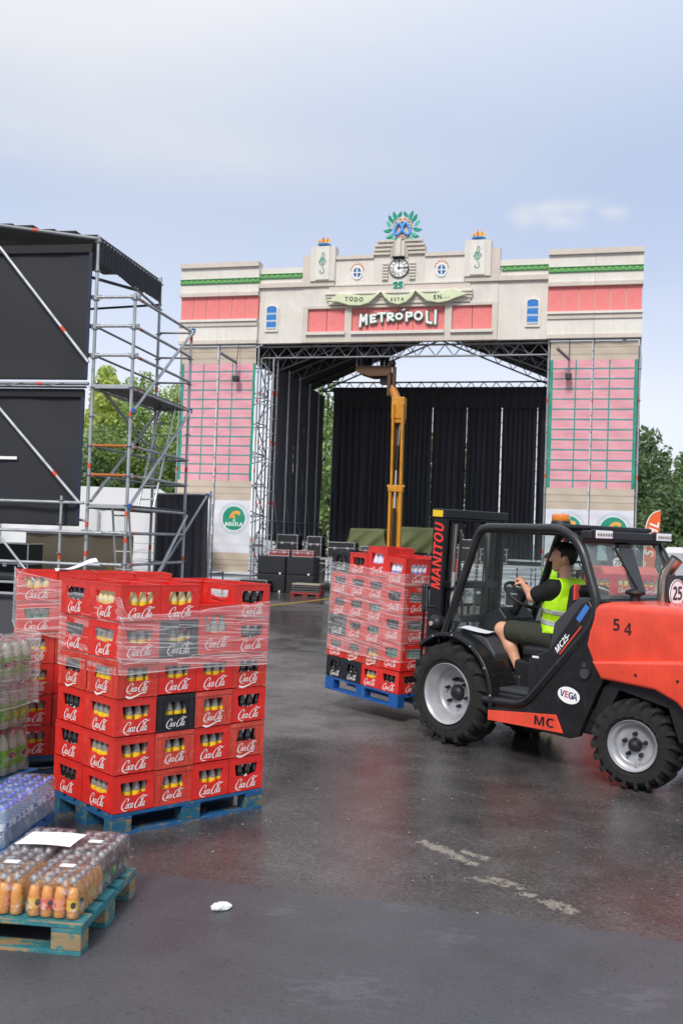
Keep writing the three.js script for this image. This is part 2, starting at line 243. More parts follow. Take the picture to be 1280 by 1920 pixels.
for (const sg of [-1, 1]) {
  const X = (a, b) => (sg < 0 ? [-b, -a] : [a, b]);
  // outer block: bands split at the centre joint
  const bands = [['cornice', 11.09, 11.26, 0.24, 'brown'], ['wall_panel', 10.71, 11.09, 0.14, 'creamLight'], ['wall_panel', 10.22, 10.53, 0.14, 'creamLight'], ['ledge', 10.09, 10.22, 0.22, 'brown'], ['sill', 9.20, 9.28, 0.26, 'creamLight'], ['ledge', 9.05, 9.20, 0.2, 'brown'], ['wall_panel', 8.57, 9.05, 0.15, 'creamLight'], ['ledge', 8.44, 8.57, 0.19, 'brown']];
  for (const [n, y0, y1, z, m] of bands) for (const [a, b] of [X(4.86, 6.30), X(6.306, 7.75)]) fp(n, a, b, y0, y1 - 0.003, -0.2, z, M[m]);
  for (let k = 0; k < 6; k++) { const w = 2.87 / 6, [a, b] = X(4.87 + k * w, 4.87 + (k + 1) * w - 0.025); part('red_panel', unitUV(boxAt(a, b, 9.285, 10.085, -0.1, 0.1)), M.pink, gate); }
  fp('backing', ...X(4.88, 7.73), 9.28, 10.09, -0.18, 0.07, M.brown);
  // green frieze
  const frieze = (a, b, y0, y1, z) => {
    const f = fp('green_frieze', a, b, y0, y1, -0.15, z, M.greenL), g = [], n = Math.round((b - a) / 0.2), w = (b - a) / n;
    for (let i = 0; i < n; i++) { const x = a + i * w; g.push(rodGeo([x + 0.02, y0 + 0.03, z + 0.006], [x + w * 0.5, y1 - 0.03, z + 0.006], 0.011, 5), rodGeo([x + w * 0.5, y1 - 0.03, z + 0.009], [x + w - 0.02, y0 + 0.03, z + 0.009], 0.011, 5)); }
    g.push(boxAt(a, b, y0, y0 + 0.028, z, z + 0.02), boxAt(a, b, y1 - 0.028, y1, z, z + 0.02)); part('lattice', merge(g), M.greenD, f);
  };
  frieze(...X(4.862, 7.75), 10.533, 10.705, 0.17); frieze(...X(3.37, 4.855), 10.683, 10.848, 0.03);
  // wing between block and tower
  fp('wall_panel', ...X(3.30, 4.858), 10.85, 11.05, -0.2, 0.0, M.creamLight); fp('wall_panel', ...X(3.31, 4.857), 10.512, 10.68, -0.2, 0.0, M.creamLight);
  fp('ledge', ...X(2.19, 4.857), 10.355, 10.51, -0.2, 0.11, M.brown);
  fp('wall_panel', ...X(3.29, 4.856), 8.46, 10.353, -0.2, 0.0, M.cream); fp('wall_panel', ...X(2.38, 3.285), 9.69, 10.353, -0.2, 0.02, M.cream);
  // tower with a torch
  fp('pylon_side', ...X(3.035, 3.32), 10.512, 11.43, -0.2, 0.08, M.brown);
  const py = fp('pylon', ...X(2.175, 3.03), 10.513, 11.68, -0.25, 0.17, M.cream);
  fp('pylon_panel', ...X(2.36, 2.84), 10.55, 11.68, 0.16, 0.21, M.creamLight, py);
  const tx = sg * 2.6;
  const swirl = []; for (let i = 0; i <= 22; i++) { const a = i * 0.52, r = 0.125 * (1 - i / 26); swirl.push([tx + Math.cos(a) * r, 11.13 + Math.sin(a) * r * 1.15]); }
  part('treble_clef', merge([stroke([[-0.06, 10.86], [-0.085, 10.80], [-0.02, 10.76], [0.055, 10.81], [0.045, 10.92], [0.0, 10.97]].map(([x, y]) => [tx + x, y]), 0.012, 0.22), stroke([[0.0, 11.24], [0.06, 11.36], [0.035, 11.46], [-0.01, 11.44], [-0.015, 11.36], [-0.06, 11.26], [-0.125, 11.14]].map(([x, y]) => [tx + x, y]), 0.012, 0.22), stroke(swirl, 0.014, 0.223)]), M.teal, py);
  const torch = new THREE.Group(); torch.name = 'torch'; torch.position.set(tx, 11.73, 0.05); gate.add(torch);
  part('bowl', lathe([[0.001, -0.06], [0.10, -0.055], [0.19, -0.02], [0.235, 0.03], [0.21, 0.055], [0.001, 0.06]], 20), M.sky, torch);
  for (let k = 0; k < 13; k++) { const a = -0.9 + 1.8 * k / 12, h = 0.2 + 0.12 * hash(k, 3, 9) - 0.08 * Math.abs(a); part('flame', extrude([[-0.022, 0], [0.024, 0], [0.03, h * 0.45], [0.002 + 0.03 * (hash(k, 1, 4) - 0.5), h], [-0.03, h * 0.5]], 0.02).translate(a * 0.2, 0.05, (hash(k, 7, 2) - 0.5) * 0.12), k % 4 === 1 ? M.flameR : M.flame, torch); }
  [-0.17, -0.11, -0.03, 0.04, 0.17].forEach((x, i) => part('drip', lathe([[0.001, -0.05 - 0.05 * (i % 3)], [0.016, -0.04 - 0.05 * (i % 3)], [0.012, 0.03], [0.001, 0.03]], 6), M.steel, torch, [x, -0.05, 0.13]));
  // centre half
  fp('wall_panel', ...X(0.86, 2.172), 10.395, 11.23, -0.2, 0.06, M.creamLight); fp('cornice', ...X(0.86, 2.172), 11.232, 11.35, -0.2, 0.13, M.brown);
  fp('moulding', ...X(0.0015, 2.172), 10.34, 10.393, -0.2, 0.1, M.cream); fp('wall_panel', ...X(0.0015, 2.37), 10.12, 10.338, -0.2, 0.07, M.brown);
  fp('wall_panel', ...X(2.174, 2.378), 10.12, 10.353, -0.2, 0.045, M.cream);
  for (const [y0, y1, x1, z, m] of [[10.03, 10.118, 2.47, 0.22, 'creamLight'], [9.94, 10.028, 2.47, 0.16, 'cream'], [9.83, 9.938, 2.44, 0.12, 'brown'], [9.71, 9.828, 2.38, 0.1, 'cream']]) fp('moulding', ...X(0.0015, x1), y0, y1, -0.2, z, M[m]);
  // lower frame round the red windows
  fp('frame_panel', ...X(3.10, 3.285), 8.46, 9.688, -0.2, 0.05, M.brown); fp('frame_panel', ...X(1.57, 1.80), 8.46, 9.60, -0.2, 0.05, M.brown);
  fp('frame_panel', ...X(1.802, 3.098), 9.602, 9.688, -0.2, 0.05, M.brown); fp('frame_panel', ...X(0.0015, 1.80), 9.602, 9.708, -0.2, 0.05, M.brown);
  fp('frame_panel', ...X(0.0015, 1.568), 8.46, 8.70, -0.2, 0.045, M.brown); fp('frame_panel', ...X(1.802, 3.098), 8.46, 8.70, -0.2, 0.045, M.brown);
  fp('sill', ...X(1.77, 3.14), 8.702, 8.80, -0.1, 0.14, M.cream); fp('sill', ...X(0.0015, 1.57), 8.702, 8.80, -0.1, 0.14, M.cream);
  for (const [a, b] of [[1.81, 2.445], [2.465, 3.09]]) part('red_panel', unitUV(boxAt(...X(a, b), 8.805, 9.6, -0.15, -0.05)), M.pink, gate);
  for (const [a, b] of [[0.012, 0.50], [0.512, 1.02], [1.032, 1.565]]) part('red_panel', unitUV(boxAt(...X(a, b), 8.805, 9.6, -0.15, -0.05)), M.pink, gate);
  fp('backing', ...X(0.0015, 3.098), 8.702, 9.6, -0.22, -0.16, M.cream);
  // louvred window
  const wx = sg * 4.39, lw = new THREE.Group(); lw.name = 'louvre_window'; lw.position.set(wx, 8.9, 0); gate.add(lw);
  const arch = (w, h, o = 0) => { const s = new THREE.Shape(); s.moveTo(-w, o); s.lineTo(w, o); s.lineTo(w, h - w * 0.7); s.bezierCurveTo(w * 0.95, h, -w * 0.95, h, -w, h - w * 0.7); s.lineTo(-w, o); return s; };
  part('frame', (() => { const s = arch(0.235, 0.93, -0.05), h = arch(0.175, 0.86, 0.02); s.holes.push(h); return extrude(s, 0.06); })(), M.creamLight, lw);
  part('shutter', extrude(arch(0.18, 0.865, 0.015), 0.02).translate(0, 0, 0.004), M.blue, lw);
  for (let k = 0; k < 6; k++) { const y = 0.07 + k * 0.125; part('slat', new THREE.BoxGeometry(k > 4 ? 0.26 : 0.34, 0.045, 0.05).rotateX(0.5).translate(0, y, 0.045), k % 2 ? M.sky : M.white, lw); part('slat', new THREE.BoxGeometry(k > 4 ? 0.24 : 0.34, 0.05, 0.05).rotateX(0.5).translate(0, y + 0.062, 0.04), M.sky, lw); }
  // oval window with shell ornament
  const ow = new THREE.Group(); ow.name = 'oval_window'; ow.position.set(sg * 1.42, 10.77, 0.07); gate.add(ow);
  part('frame', new THREE.TorusGeometry(0.165, 0.035, 8, 28).scale(1, 1.22, 1), M.white, ow);
  part('pane', new THREE.CylinderGeometry(0.16, 0.16, 0.012, 28).rotateX(Math.PI / 2).scale(1, 1.22, 1), mat(0x3d6b9c, 0.3), ow);
  part('glazing_bar', merge([boxAt(-0.018, 0.018, -0.19, 0.19, 0, 0.03), boxAt(-0.155, 0.155, -0.016, 0.016, 0.002, 0.033)]), M.white, ow);
  part('shell_ornament', merge([[0, 0.29, 0.045], [-0.08, 0.27, 0.05], [0.08, 0.27, 0.05], [-0.16, 0.2, 0.045], [0.16, 0.2, 0.045], [0, 0.25, 0.055], [0, 0.37, 0.025], [-0.2, 0.12, 0.035], [0.2, 0.12, 0.035]].map(([x, y, r]) => new THREE.TorusGeometry(r, r * 0.42, 6, 12).translate(x, y, 0))), M.blush, ow);
}
// centre pylon with stepped mouldings
fp('centre_pylon', -0.3, 0.3, 10.395, 11.80, -0.2, 0.1, M.cream);
for (const sg of [-1, 1]) {
  const X = (a, b) => (sg < 0 ? [-b, -a] : [a, b]);
  fp('wall_panel', ...X(0.302, 0.858), 10.395, 11.62, -0.2, 0.06, M.cream); fp('wall_panel', ...X(0.302, 0.74), 11.622, 11.82, -0.2, 0.06, M.cream);
  [[0.16, 0.76, 11.74], [0.21, 0.84, 11.60], [0.26, 0.86, 11.46], [0.31, 0.87, 11.33]].forEach(([a, b, y], i) => { fp('step_moulding', ...X(a, b), y, y + 0.07, 0.05, 0.17 - i * 0.005, M.brown); if (i < 3) fp('step_moulding', ...X(a, a + 0.03), 11.22, y - 0.001, 0.05, 0.16 - i * 0.005, M.brown); });
  for (let k = 0; k < 6; k++) fp('step_moulding', ...X(0.36, 0.56), 10.50 + k * 0.1, 10.555 + k * 0.1, 0.05, 0.15, M.cream);
}
fp('step_moulding', -0.05, 0.05, 11.22, 11.83, 0.05, 0.2, M.cream); fp('clock_hood', -0.2, 0.2, 11.20, 11.225, 0.1, 0.3, M.darkSteel);
{ // clock at three o'clock
  const c = new THREE.Group(); c.name = 'clock'; c.position.set(0.01, 10.87, 0.12); gate.add(c);
  part('dial', new THREE.CylinderGeometry(0.31, 0.31, 0.05, 40).rotateX(Math.PI / 2), M.white, c);
  part('rim', new THREE.TorusGeometry(0.315, 0.018, 8, 48).translate(0, 0, 0.025), M.black, c);
  part('inner_ring', new THREE.TorusGeometry(0.17, 0.005, 6, 40).translate(0, 0, 0.027), M.black, c);
  ['XII', 'I', 'II', 'III', 'IIII', 'V', 'VI', 'VII', 'VIII', 'IX', 'X', 'XI'].forEach((t, i) => { const a = i * Math.PI / 6; part('numeral', text(t, 0.085, 0.004, { sx: 0.62 }).rotateZ(-a).translate(Math.sin(a) * 0.235, Math.cos(a) * 0.235, 0.026), M.black, c); });
  part('hand', boxAt(-0.009, 0.009, -0.06, 0.27, 0.034, 0.04), M.black, c); part('hand', boxAt(-0.05, 0.31, -0.011, 0.011, 0.043, 0.049), M.black, c);
  part('hub', new THREE.CylinderGeometry(0.03, 0.03, 0.03, 12).rotateX(Math.PI / 2).translate(0, 0, 0.04), M.black, c);
}
{ // 25 badge
  const b = new THREE.Group(); b.name = 'anniversary_badge'; b.position.set(0.0, 10.29, 0.1); gate.add(b);
  part('plaque', rb(0.38, 0.32, 0.06, 0.03), M.cream, b);
  part('lettering', merge([line([[-0.14, 0.06], [-0.11, 0.1], [-0.05, 0.1], [-0.03, 0.05], [-0.13, -0.08], [-0.03, -0.08]], 0.034, 0.045), line([[0.13, 0.1], [0.05, 0.1], [0.045, 0.02], [0.1, 0.02], [0.13, -0.03], [0.1, -0.08], [0.04, -0.08]], 0.034, 0.045)]), M.teal, b);
}
{ // crest with laurel and blue looped letter
  const c = new THREE.Group(); c.name = 'crest'; c.position.set(0.07, 11.83, 0.0); c.scale.setScalar(0.9); gate.add(c);
  part('shield', extrude((() => { const s = new THREE.Shape(); s.ellipse(0, 0.42, 0.33, 0.42, 0, Math.PI * 2); return s; })(), 0.06, 0.02).translate(0, 0, -0.02), M.blush, c);
  part('scroll', merge([[-0.09, 0.72, 0.075], [0.09, 0.72, 0.075], [-0.26, 0.62, 0.06], [0.26, 0.62, 0.06], [-0.33, 0.5, 0.05], [0.33, 0.5, 0.05], [-0.09, 0.72, 0.03], [0.09, 0.72, 0.03], [-0.1, 0.09, 0.05], [0.1, 0.09, 0.05], [0, 0.08, 0.06]].map(([x, y, r]) => new THREE.TorusGeometry(r, r * 0.42, 6, 14).translate(x, y, 0.1))), M.blush, c);
  part('looped_letter', merge([stroke([[0, 0.40], [0.07, 0.55], [0.13, 0.59], [0.19, 0.55], [0.29, 0.30], [0.28, 0.19], [0.2, 0.17], [0.11, 0.22]], 0.052, 0.14, 0.8, true, 40), stroke([[0, 0.40], [-0.07, 0.55], [-0.13, 0.59], [-0.19, 0.55], [-0.29, 0.30], [-0.28, 0.19], [-0.2, 0.17], [-0.11, 0.22]], 0.052, 0.141, 0.8, true, 40)]), M.sky, c);
  const leaf = (l, w) => { const s = new THREE.Shape(); s.moveTo(0, 0); s.bezierCurveTo(w, l * 0.3, w, l * 0.6, 0, l); s.bezierCurveTo(-w, l * 0.6, -w, l * 0.3, 0, 0); return extrude(s, 0.02, 0.006, [], 1); };
  const lg = leaf(0.30, 0.085), lg2 = leaf(0.24, 0.075);
  for (const sg of [-1, 1]) for (let k = 0; k < 15; k++) {
    const t = k / 14, a = (-100 + t * 165) * RAD, r = 0.47, x = Math.cos(a) * r * 0.92 * sg, y = 0.44 + Math.sin(a) * r * 0.9;
    const m = part('laurel_leaf', k % 2 ? lg : lg2, k % 3 ? M.teal : M.tealL, c, [x * (k % 2 ? 1.05 : 0.88), y, 0.04 + 0.012 * (k % 4)]);
    m.rotation.set(0.15 * (k % 3 - 1), 0.2 * sg, -sg * (Math.PI / 2 - a) + sg * ((k % 2 ? 0.75 : -0.1)) * (t < 0.25 ? 1.2 : 0.6));
    if (t > 0.6) m.rotation.z = -sg * ((k % 2 ? 0.65 : -0.15) - (t - 0.6));
  }
}
{ // three swags of ribbon with painted words
  const swag = (pts, word, wx, wy, rot, size) => {
    const r = part('ribbon', extrude(pts, 0.05, 0.02).translate(0, 0, 0.22), M.ribbon, gate);
    let x = 0; const g = []; for (const ch of word) { const t = text(ch, size, 0.004); t.computeBoundingBox(); const w = t.boundingBox.max.x - t.boundingBox.min.x; g.push(t.translate(x + w / 2, ch === '.' ? -size * 0.42 : (hash(x * 100 | 0, 3, 5) - 0.5) * 0.03, 0)); x += w + 0.045; }
    part('painted_word', merge(g).translate(-x / 2, 0, 0).rotateZ(rot).translate(wx, wy, 0.291), M.black, r);
  };
  swag([[-0.55, 10.05], [-0.85, 9.93], [-1.2, 9.93], [-1.55, 10.0], [-1.92, 10.03], [-2.02, 10.0], [-2.3, 9.81], [-2.0, 9.78], [-1.6, 9.66], [-1.25, 9.64], [-0.95, 9.72]], 'TODO', -1.42, 9.83, -0.03, 0.15);
  swag([[-0.52, 10.05], [-0.3, 9.93], [0.05, 9.88], [0.35, 9.93], [0.6, 10.06], [0.5, 9.9], [0.3, 9.72], [0.05, 9.64], [-0.2, 9.71], [-0.42, 9.9]], 'ESTA', 0.05, 9.79, 0.06, 0.11);
  swag([[0.63, 10.05], [0.95, 9.93], [1.25, 9.93], [1.6, 10.03], [1.85, 10.1], [1.95, 10.03], [2.32, 9.92], [1.95, 9.82], [1.7, 9.72], [1.4, 9.67], [1.0, 9.74]], 'EN...', 1.5, 9.85, 0.12, 0.15);
}
{ // METROPOLI letters: white rounded faces on green backs
  const S = (X, Y) => [(X - 600) * 0.00294 + 0.02, 9.6 - (Y - 1195) * 0.00282];
  const L = [
    [[[165, 1420], [170, 1285], [200, 1360], [235, 1285], [238, 1395]]], [[[340, 1290], [287, 1295], [290, 1375], [345, 1365]], [[290, 1335], [330, 1330]]], [[[370, 1275], [450, 1272]], [[410, 1275], [414, 1365]]],
    [[[485, 1360], [483, 1275], [535, 1280], [540, 1310], [490, 1325], [545, 1355]]], 'O:612,1312,40,38', [[[700, 1365], [697, 1272], [752, 1275], [757, 1305], [702, 1322]]], 'O:832,1310,46,50', [[[925, 1265], [930, 1385], [980, 1400]]], [[[1025, 1255], [1024, 1405]]],
  ];
  L.forEach((l, i) => {
    const lt = new THREE.Group(); lt.name = 'letter'; gate.add(lt);
    for (const [r, z, m, n] of [[0.066, 0.02, M.teal, 'letter_back'], [0.043, 0.07, M.white, 'letter_face']]) {
      const gs = [];
      if (typeof l === 'string') { const [cx, cy, rx, ry] = l.slice(2).split(',').map(Number), [x, y] = S(cx, cy); const ps = []; for (let k = 0; k < 14; k++) { const a = k / 14 * Math.PI * 2; ps.push([x + Math.cos(a) * (rx * 0.00294 - 0.02), y + Math.sin(a) * (ry * 0.00282 - 0.02)]); } gs.push(stroke(ps, r, z, 0.6, true, 40)); if (i === 4) gs.push(line([S(652, 1238), S(672, 1228)], r * 0.85, z, 0.6)); }
      else for (const p of l) gs.push(line(p.map(([X, Y]) => S(X, Y)), r, z, 0.6));
      part(n, merge(gs), m, lt);
    }
  });
}

// ------------------------------------------------------------------ banner pillars
function bannerTex(logo) {
  const c = document.createElement('canvas'); c.width = 340; c.height = 2000; const x = c.getContext('2d'); const H = 7.75, k = 2000 / H, W = 1.32, q = 340 / W;
  const Y = (m) => (H - (m - 0.62)) * k;
  x.fillStyle = '#b9ac9a'; x.fillRect(0, 0, 340, 2000);
  x.fillStyle = '#d69aa3'; x.fillRect(0, Y(7.78), 340, Y(3.72) - Y(7.78));
  const R = rng(logo * 7 + 3);
  for (let i = 0; i < 900; i++) { x.fillStyle = `rgba(${R() > 0.5 ? '235,180,190' : '205,105,125'},${0.10 + 0.15 * R()})`; x.fillRect(R() * 340, Y(7.78) + R() * (Y(3.72) - Y(7.78)), 20 + R() * 90, 2 + R() * 5); }
  for (let i = 0; i < 12; i++) { const y = Y(7.5 - i * 0.3215); x.fillStyle = '#2a8a80'; x.fillRect(0, y - 6, 340, 12); x.fillStyle = 'rgba(180,90,110,0.5)'; x.fillRect(0, y + 6, 340, 4); }
  x.fillStyle = '#2a8a80'; x.fillRect((logo % 2 ? 0.36 : 0.62) * 340 - 5, Y(7.78), 11, Y(3.72) - Y(7.78));
  x.fillStyle = '#1d8a72'; if (logo === 0 || logo === 2) x.fillRect(logo === 0 ? 0 : 0, Y(7.78), 26, Y(3.72) - Y(7.78)); else x.fillRect(314, Y(7.78), 26, Y(3.72) - Y(7.78));
  x.fillStyle = '#d3d5dc'; x.fillRect(0, Y(3.05), 340, Y(1.25) - Y(3.05));
  x.strokeStyle = '#7d7468'; x.lineWidth = 4; for (const m of [8.18, 7.95, 3.5, 3.28, 1.0, 0.82]) { x.beginPath(); x.moveTo(0, Y(m)); x.lineTo(340, Y(m)); x.stroke(); }
  const cx = 0.55 * 340, cy = Y(2.43); x.strokeStyle = '#8f9db5'; x.lineWidth = 3; for (const r of [0.46, 0.5, 0.54]) { x.beginPath(); x.arc(cx, cy, r * q, 0, 7); x.stroke(); }
  x.fillStyle = '#eef2f2'; x.beginPath(); x.arc(cx, cy, 0.435 * q, 0, 7); x.fill(); x.fillStyle = '#1b8a6f'; x.beginPath(); x.arc(cx, cy, 0.415 * q, 0, 7); x.fill();
  x.fillStyle = '#e0a23c'; x.beginPath(); x.moveTo(cx - 45, cy + 5); x.bezierCurveTo(cx - 40, cy - 50, cx + 5, cy - 85, cx + 55, cy - 60); x.bezierCurveTo(cx + 65, cy - 45, cx + 55, cy - 30, cx + 45, cy - 25); x.bezierCurveTo(cx + 30, cy - 50, cx + 5, cy - 40, cx - 5, cy - 30); x.bezierCurveTo(cx + 15, cy - 30, cx + 20, cy - 10, cx + 8, cy + 10); x.bezierCurveTo(cx - 5, cy - 10, cx - 20, cy - 15, cx - 45, cy + 5); x.fill();
  x.fillStyle = '#f4f6f4'; x.textAlign = 'center'; x.font = 'bold 26px sans-serif'; x.fillText('EL', cx + 6, cy + 28); x.font = 'bold 46px sans-serif'; x.fillText('ÁGUILA'.replace('Á', 'A'), cx + 2, cy + 68);
  const t = new THREE.CanvasTexture(c); t.colorSpace = THREE.SRGBColorSpace; return t;
}
const bannerWord = ['strip nearest the scaffold', 'strip between scaffold and stage opening', 'strip between stage opening and trees', 'strip nearest the dark trees'];
[[-7.64, -6.30], [-6.22, -4.90], [4.99, 6.28], [6.34, 7.66]].forEach(([a, b], i) => {
  const y0 = i < 2 ? 0.63 : 0.63, y1 = 8.37, nx = 10, ny = 60, g = new THREE.PlaneGeometry(b - a, y1 - y0, nx, ny), p = g.attributes.position;
  for (let k = 0; k < p.count; k++) { const x = p.getX(k), y = p.getY(k); p.setZ(k, 0.035 * (fbm(x * 1.4 + i * 9, y * 2.6, 3, 55 + i) - 0.5) + 0.02 * Math.sin(y * 19.5 + 2 * fbm(x * 3, y, 2, 60)) * 0.5 + 0.012 * Math.sin((x * 1.2 + y) * 6)); }
  g.computeVertexNormals();
  const bt = stageThing('pillar_banner', `pink and beige banner with green grid, ${bannerWord[i]}`, 'banner', (a + b) / 2, 0, 0.0, 'banner strips on the two gate pillars');
  part('cloth', g.translate(0, (y0 + y1) / 2, 0.02), mat(0xffffff, 0.55, { map: bannerTex(i), side: THREE.DoubleSide }), bt);
  part('hem', boxAt(-(b - a) / 2, (b - a) / 2, y0 - 0.03, y0, 0.0, 0.05), M.brown, bt);
});
// pillar scaffold towers: posts, ledgers and braces behind the banners
const redTape = mat(0xc9512f, 0.6), galv = mat(0xc2c6c9, 0.42, { metalness: 0.45, map: again(cloudy, 1, 3) }), galvDark = mat(0x85898d, 0.5, { metalness: 0.4 });
function pillarTower(label, a, b) {
  const mid = (a + b) / 2, t = stageThing('pillar_scaffold', label, 'scaffold', mid, 0, -0.1), w = (b - a) / 2;
  for (const z of [0, -1.1]) for (const x of [-w, 0, w]) { const p = rod('post', [x, 0, z + 0.035], [x, 8.42, z + 0.035], 0.03, galv, t); if (z === 0) for (let k = 0; k < 8; k++) { const q = part('node_ring', new THREE.CylinderGeometry(0.062, 0.062, 0.012, 8), galvDark, t, [x, 0.5 + k, 0.035]); } }
  for (let k = 0; k < 8; k++) { const y = 0.45 + k * 1.05; for (const z of [-0.02, -1.08]) rod('ledger', [-w, y, z], [w, y, z], 0.022, galv, t, unitCyl6); for (const x of [-w, 0, w]) rod('ledger', [x, y + 0.05, 0.02], [x, y + 0.05, -1.08], 0.022, galv, t, unitCyl6); rod('brace', [k % 2 ? -w : w, y, -1.12], [k % 2 ? w : -w, y + 1.0, -1.12], 0.02, galvDark, t, unitCyl6); for (const x of [-w - 0.03, w + 0.03]) rod('brace', [x, y, k % 2 ? 0 : -1.05], [x, Math.min(y + 1.0, 8.4), k % 2 ? -1.05 : 0], 0.02, galvDark, t, unitCyl6); }
  for (const x of [-w, 0, w]) for (const y of [1.7, 4.1, 6.5]) part('tape_band', new THREE.CylinderGeometry(0.034, 0.034, 0.12, 10), redTape, t, [x, y, 0.035]);
}
pillarTower('lattice scaffold holding up the pink banner pillar near the black screens', -7.72, -4.84);
pillarTower('lattice scaffold holding up the pink banner pillar near the dark trees', 4.93, 7.72);
for (const [s, l] of [[-5.5, 'grey lamp arm hanging over the pink banner near the scaffold'], [5.58, 'grey lamp arm hanging over the pink banner near the trees']]) {
  const t = stageThing('banner_lamp', l, 'lamp', s, 7.2, 0.05, 'lamp arms over the banners');
  part('arm', (() => { const g = rodGeo([-0.35, 0.78, 0.9], [0, 0.55, 0.25], 0.05, 6); return g; })(), galvDark, t); rod('cable', [0, 1.25, 0.1], [0, 0.55, 0.25], 0.012, M.black, t); rod('drop_pipe', [0, 0.55, 0.25], [0, 0.1, 0.22], 0.028, galvDark, t); part('lamp_head', rb(0.2, 0.2, 0.22, 0.03), M.darkSteel, t, [0, 0, 0.25]);
}

// ------------------------------------------------------------------ roof, trusses
const roofFab = mat(0x1b1a1a, 0.7, { side: THREE.DoubleSide, bumpMap: again(grain, 3, 3), bumpScale: 0.01 });
{
  const t = stageThing('gabled_canopy', 'dark gabled fabric roof over the stage behind the gate', 'roof', 0, 0, -4.6);
  for (const sg of [-1, 1]) {
    const a = [sg * 5.6, 8.15], b = [0, 10.55], g = extrude([[a[0], a[1]], [b[0], b[1]], [b[0], b[1] + 0.05], [a[0], a[1] + 0.05]], 8.2).translate(0, 0, -4.1); part('roof_slope', g, roofFab, t);
    for (let k = 0; k <= 8; k++) { const z = -4.0 + k; rod('purlin', [a[0], a[1] - 0.04, z], [b[0], b[1] - 0.04, z], 0.03, M.darkSteel, t, unitCyl6); }
    rod('eave_tube', [sg * 5.6, 8.12, -4.1], [sg * 5.6, 8.12, 4.1], 0.04, M.darkSteel, t);
  }
}
function truss(label, A, B, depth, bays, m, group, up = [0, 1, 0]) { // flat lattice girder between two stage points
  const t = stageThing('roof_truss', label, 'truss', A[0], 0, A[2], group), a = V(0, A[1], 0), b = V(B[0] - A[0], B[1], B[2] - A[2]), u = V(...up).multiplyScalar(depth);
  rod('chord', a.toArray(), b.toArray(), 0.035, m, t, unitCyl6); rod('chord', a.clone().add(u).toArray(), b.clone().add(u).toArray(), 0.035, m, t, unitCyl6);
  for (let k = 0; k < bays; k++) { const p = a.clone().lerp(b, k / bays), q = a.clone().lerp(b, (k + 1) / bays), r = a.clone().lerp(b, (k + 0.5) / bays).add(u); rod('lacing', p.toArray(), r.toArray(), 0.018, m, t, unitCyl6); rod('lacing', r.toArray(), q.toArray(), 0.018, m, t, unitCyl6); }
  return t;
}
const gT = 'lattice girders under the stage roof';
truss('lattice girder along the bottom edge of the gate', [-4.85, 8.02, -0.35], [4.9, 8.02, -0.35], 0.38, 16, galvDark, gT);
truss('lattice girder climbing the rear gable on the boom lift side', [-5.4, 7.95, -8.5], [0, 10.2, -8.5], 0.42, 9, galvDark, gT);
truss('lattice girder falling to the right pillar along the rear gable', [0, 10.2, -8.5], [5.4, 7.95, -8.5], 0.42, 9, galvDark, gT);
truss('lattice girder slanting under the roof in the middle of the stage, banner side', [-5.2, 7.75, -4.5], [-0.2, 9.75, -4.5], 0.42, 9, galvDark, gT);
truss('lattice girder slanting under the roof in the middle of the stage, right side', [0.2, 9.75, -4.5], [5.2, 7.75, -4.5], 0.42, 9, galvDark, gT);
truss('slanted lattice girder right behind the gate on the banner side', [-5.0, 7.6, -1.4], [-0.4, 9.3, -1.4], 0.4, 9, galvDark, gT);
truss('slanted lattice girder right behind the gate on the right', [0.4, 9.3, -1.4], [5.0, 7.6, -1.4], 0.4, 9, galvDark, gT);
const blackTr = mat(0x1c1d1f, 0.5, { metalness: 0.4 });
truss('black lattice girder carrying the back curtains', [-5.0, 8.05, -8.2], [5.2, 8.05, -8.2], 0.36, 20, blackTr, gT);

// ------------------------------------------------------------------ curtains
function drape(w, h, pleats, seed, amp = 0.07) {
  const nx = Math.max(24, Math.round(w * 26)), ny = 14, g = new THREE.PlaneGeometry(w, h, nx, ny), p = g.attributes.position;
  for (let k = 0; k < p.count; k++) { const x = p.getX(k), y = p.getY(k), d = 0.35 + 0.65 * (0.5 - y / h); const f = x / w * pleats * Math.PI * 2 + 3 * fbm(x * 1.5 + seed, y * 0.25, 2, seed); p.setZ(k, amp * d * (Math.sin(f) + 0.6 * Math.sin(f * 2.3 + seed)) + 0.1 * (fbm(x * 2, y * 0.5 + seed, 3, seed + 4) - 0.5)); p.setX(k, x * (1 - 0.03 * d)); }
  g.computeVertexNormals(); return g;
}
const drapeM = phys(0x47474d, 0.8, { side: THREE.DoubleSide, sheen: 0.35, sheenRoughness: 0.5, sheenColor: 0x8890a0 });
const ord = ['first', 'second', 'third', 'fourth', 'fifth', 'sixth', 'seventh', 'eighth', 'ninth', 'tenth'];
for (let k = 0; k < 7; k++) {
  const w = 1.41, s = -3.72 + k * 1.415, t = stageThing('stage_curtain', `black pleated back curtain, ${ord[k]} drop counted from the side curtains`, 'curtain', s, 1.2, -8.35 - 0.03 * (k % 2), 'black back curtains of the stage');
  part('cloth', drape(w, 6.75, 5 + k % 3, 40 + k).translate(0, 3.45, 0), drapeM, t); part('batten', rodGeo([-w / 2, 6.85, 0], [w / 2, 6.85, 0], 0.03, 8), blackTr, t);
}
{ const t = stageThing('curtain_valance', 'black valance strip along the top of the back curtains', 'curtain', 0.5, 7.35, -8.1); part('cloth', drape(9.9, 0.85, 30, 77, 0.02).translate(0, 0.42, 0), drapeM, t); }
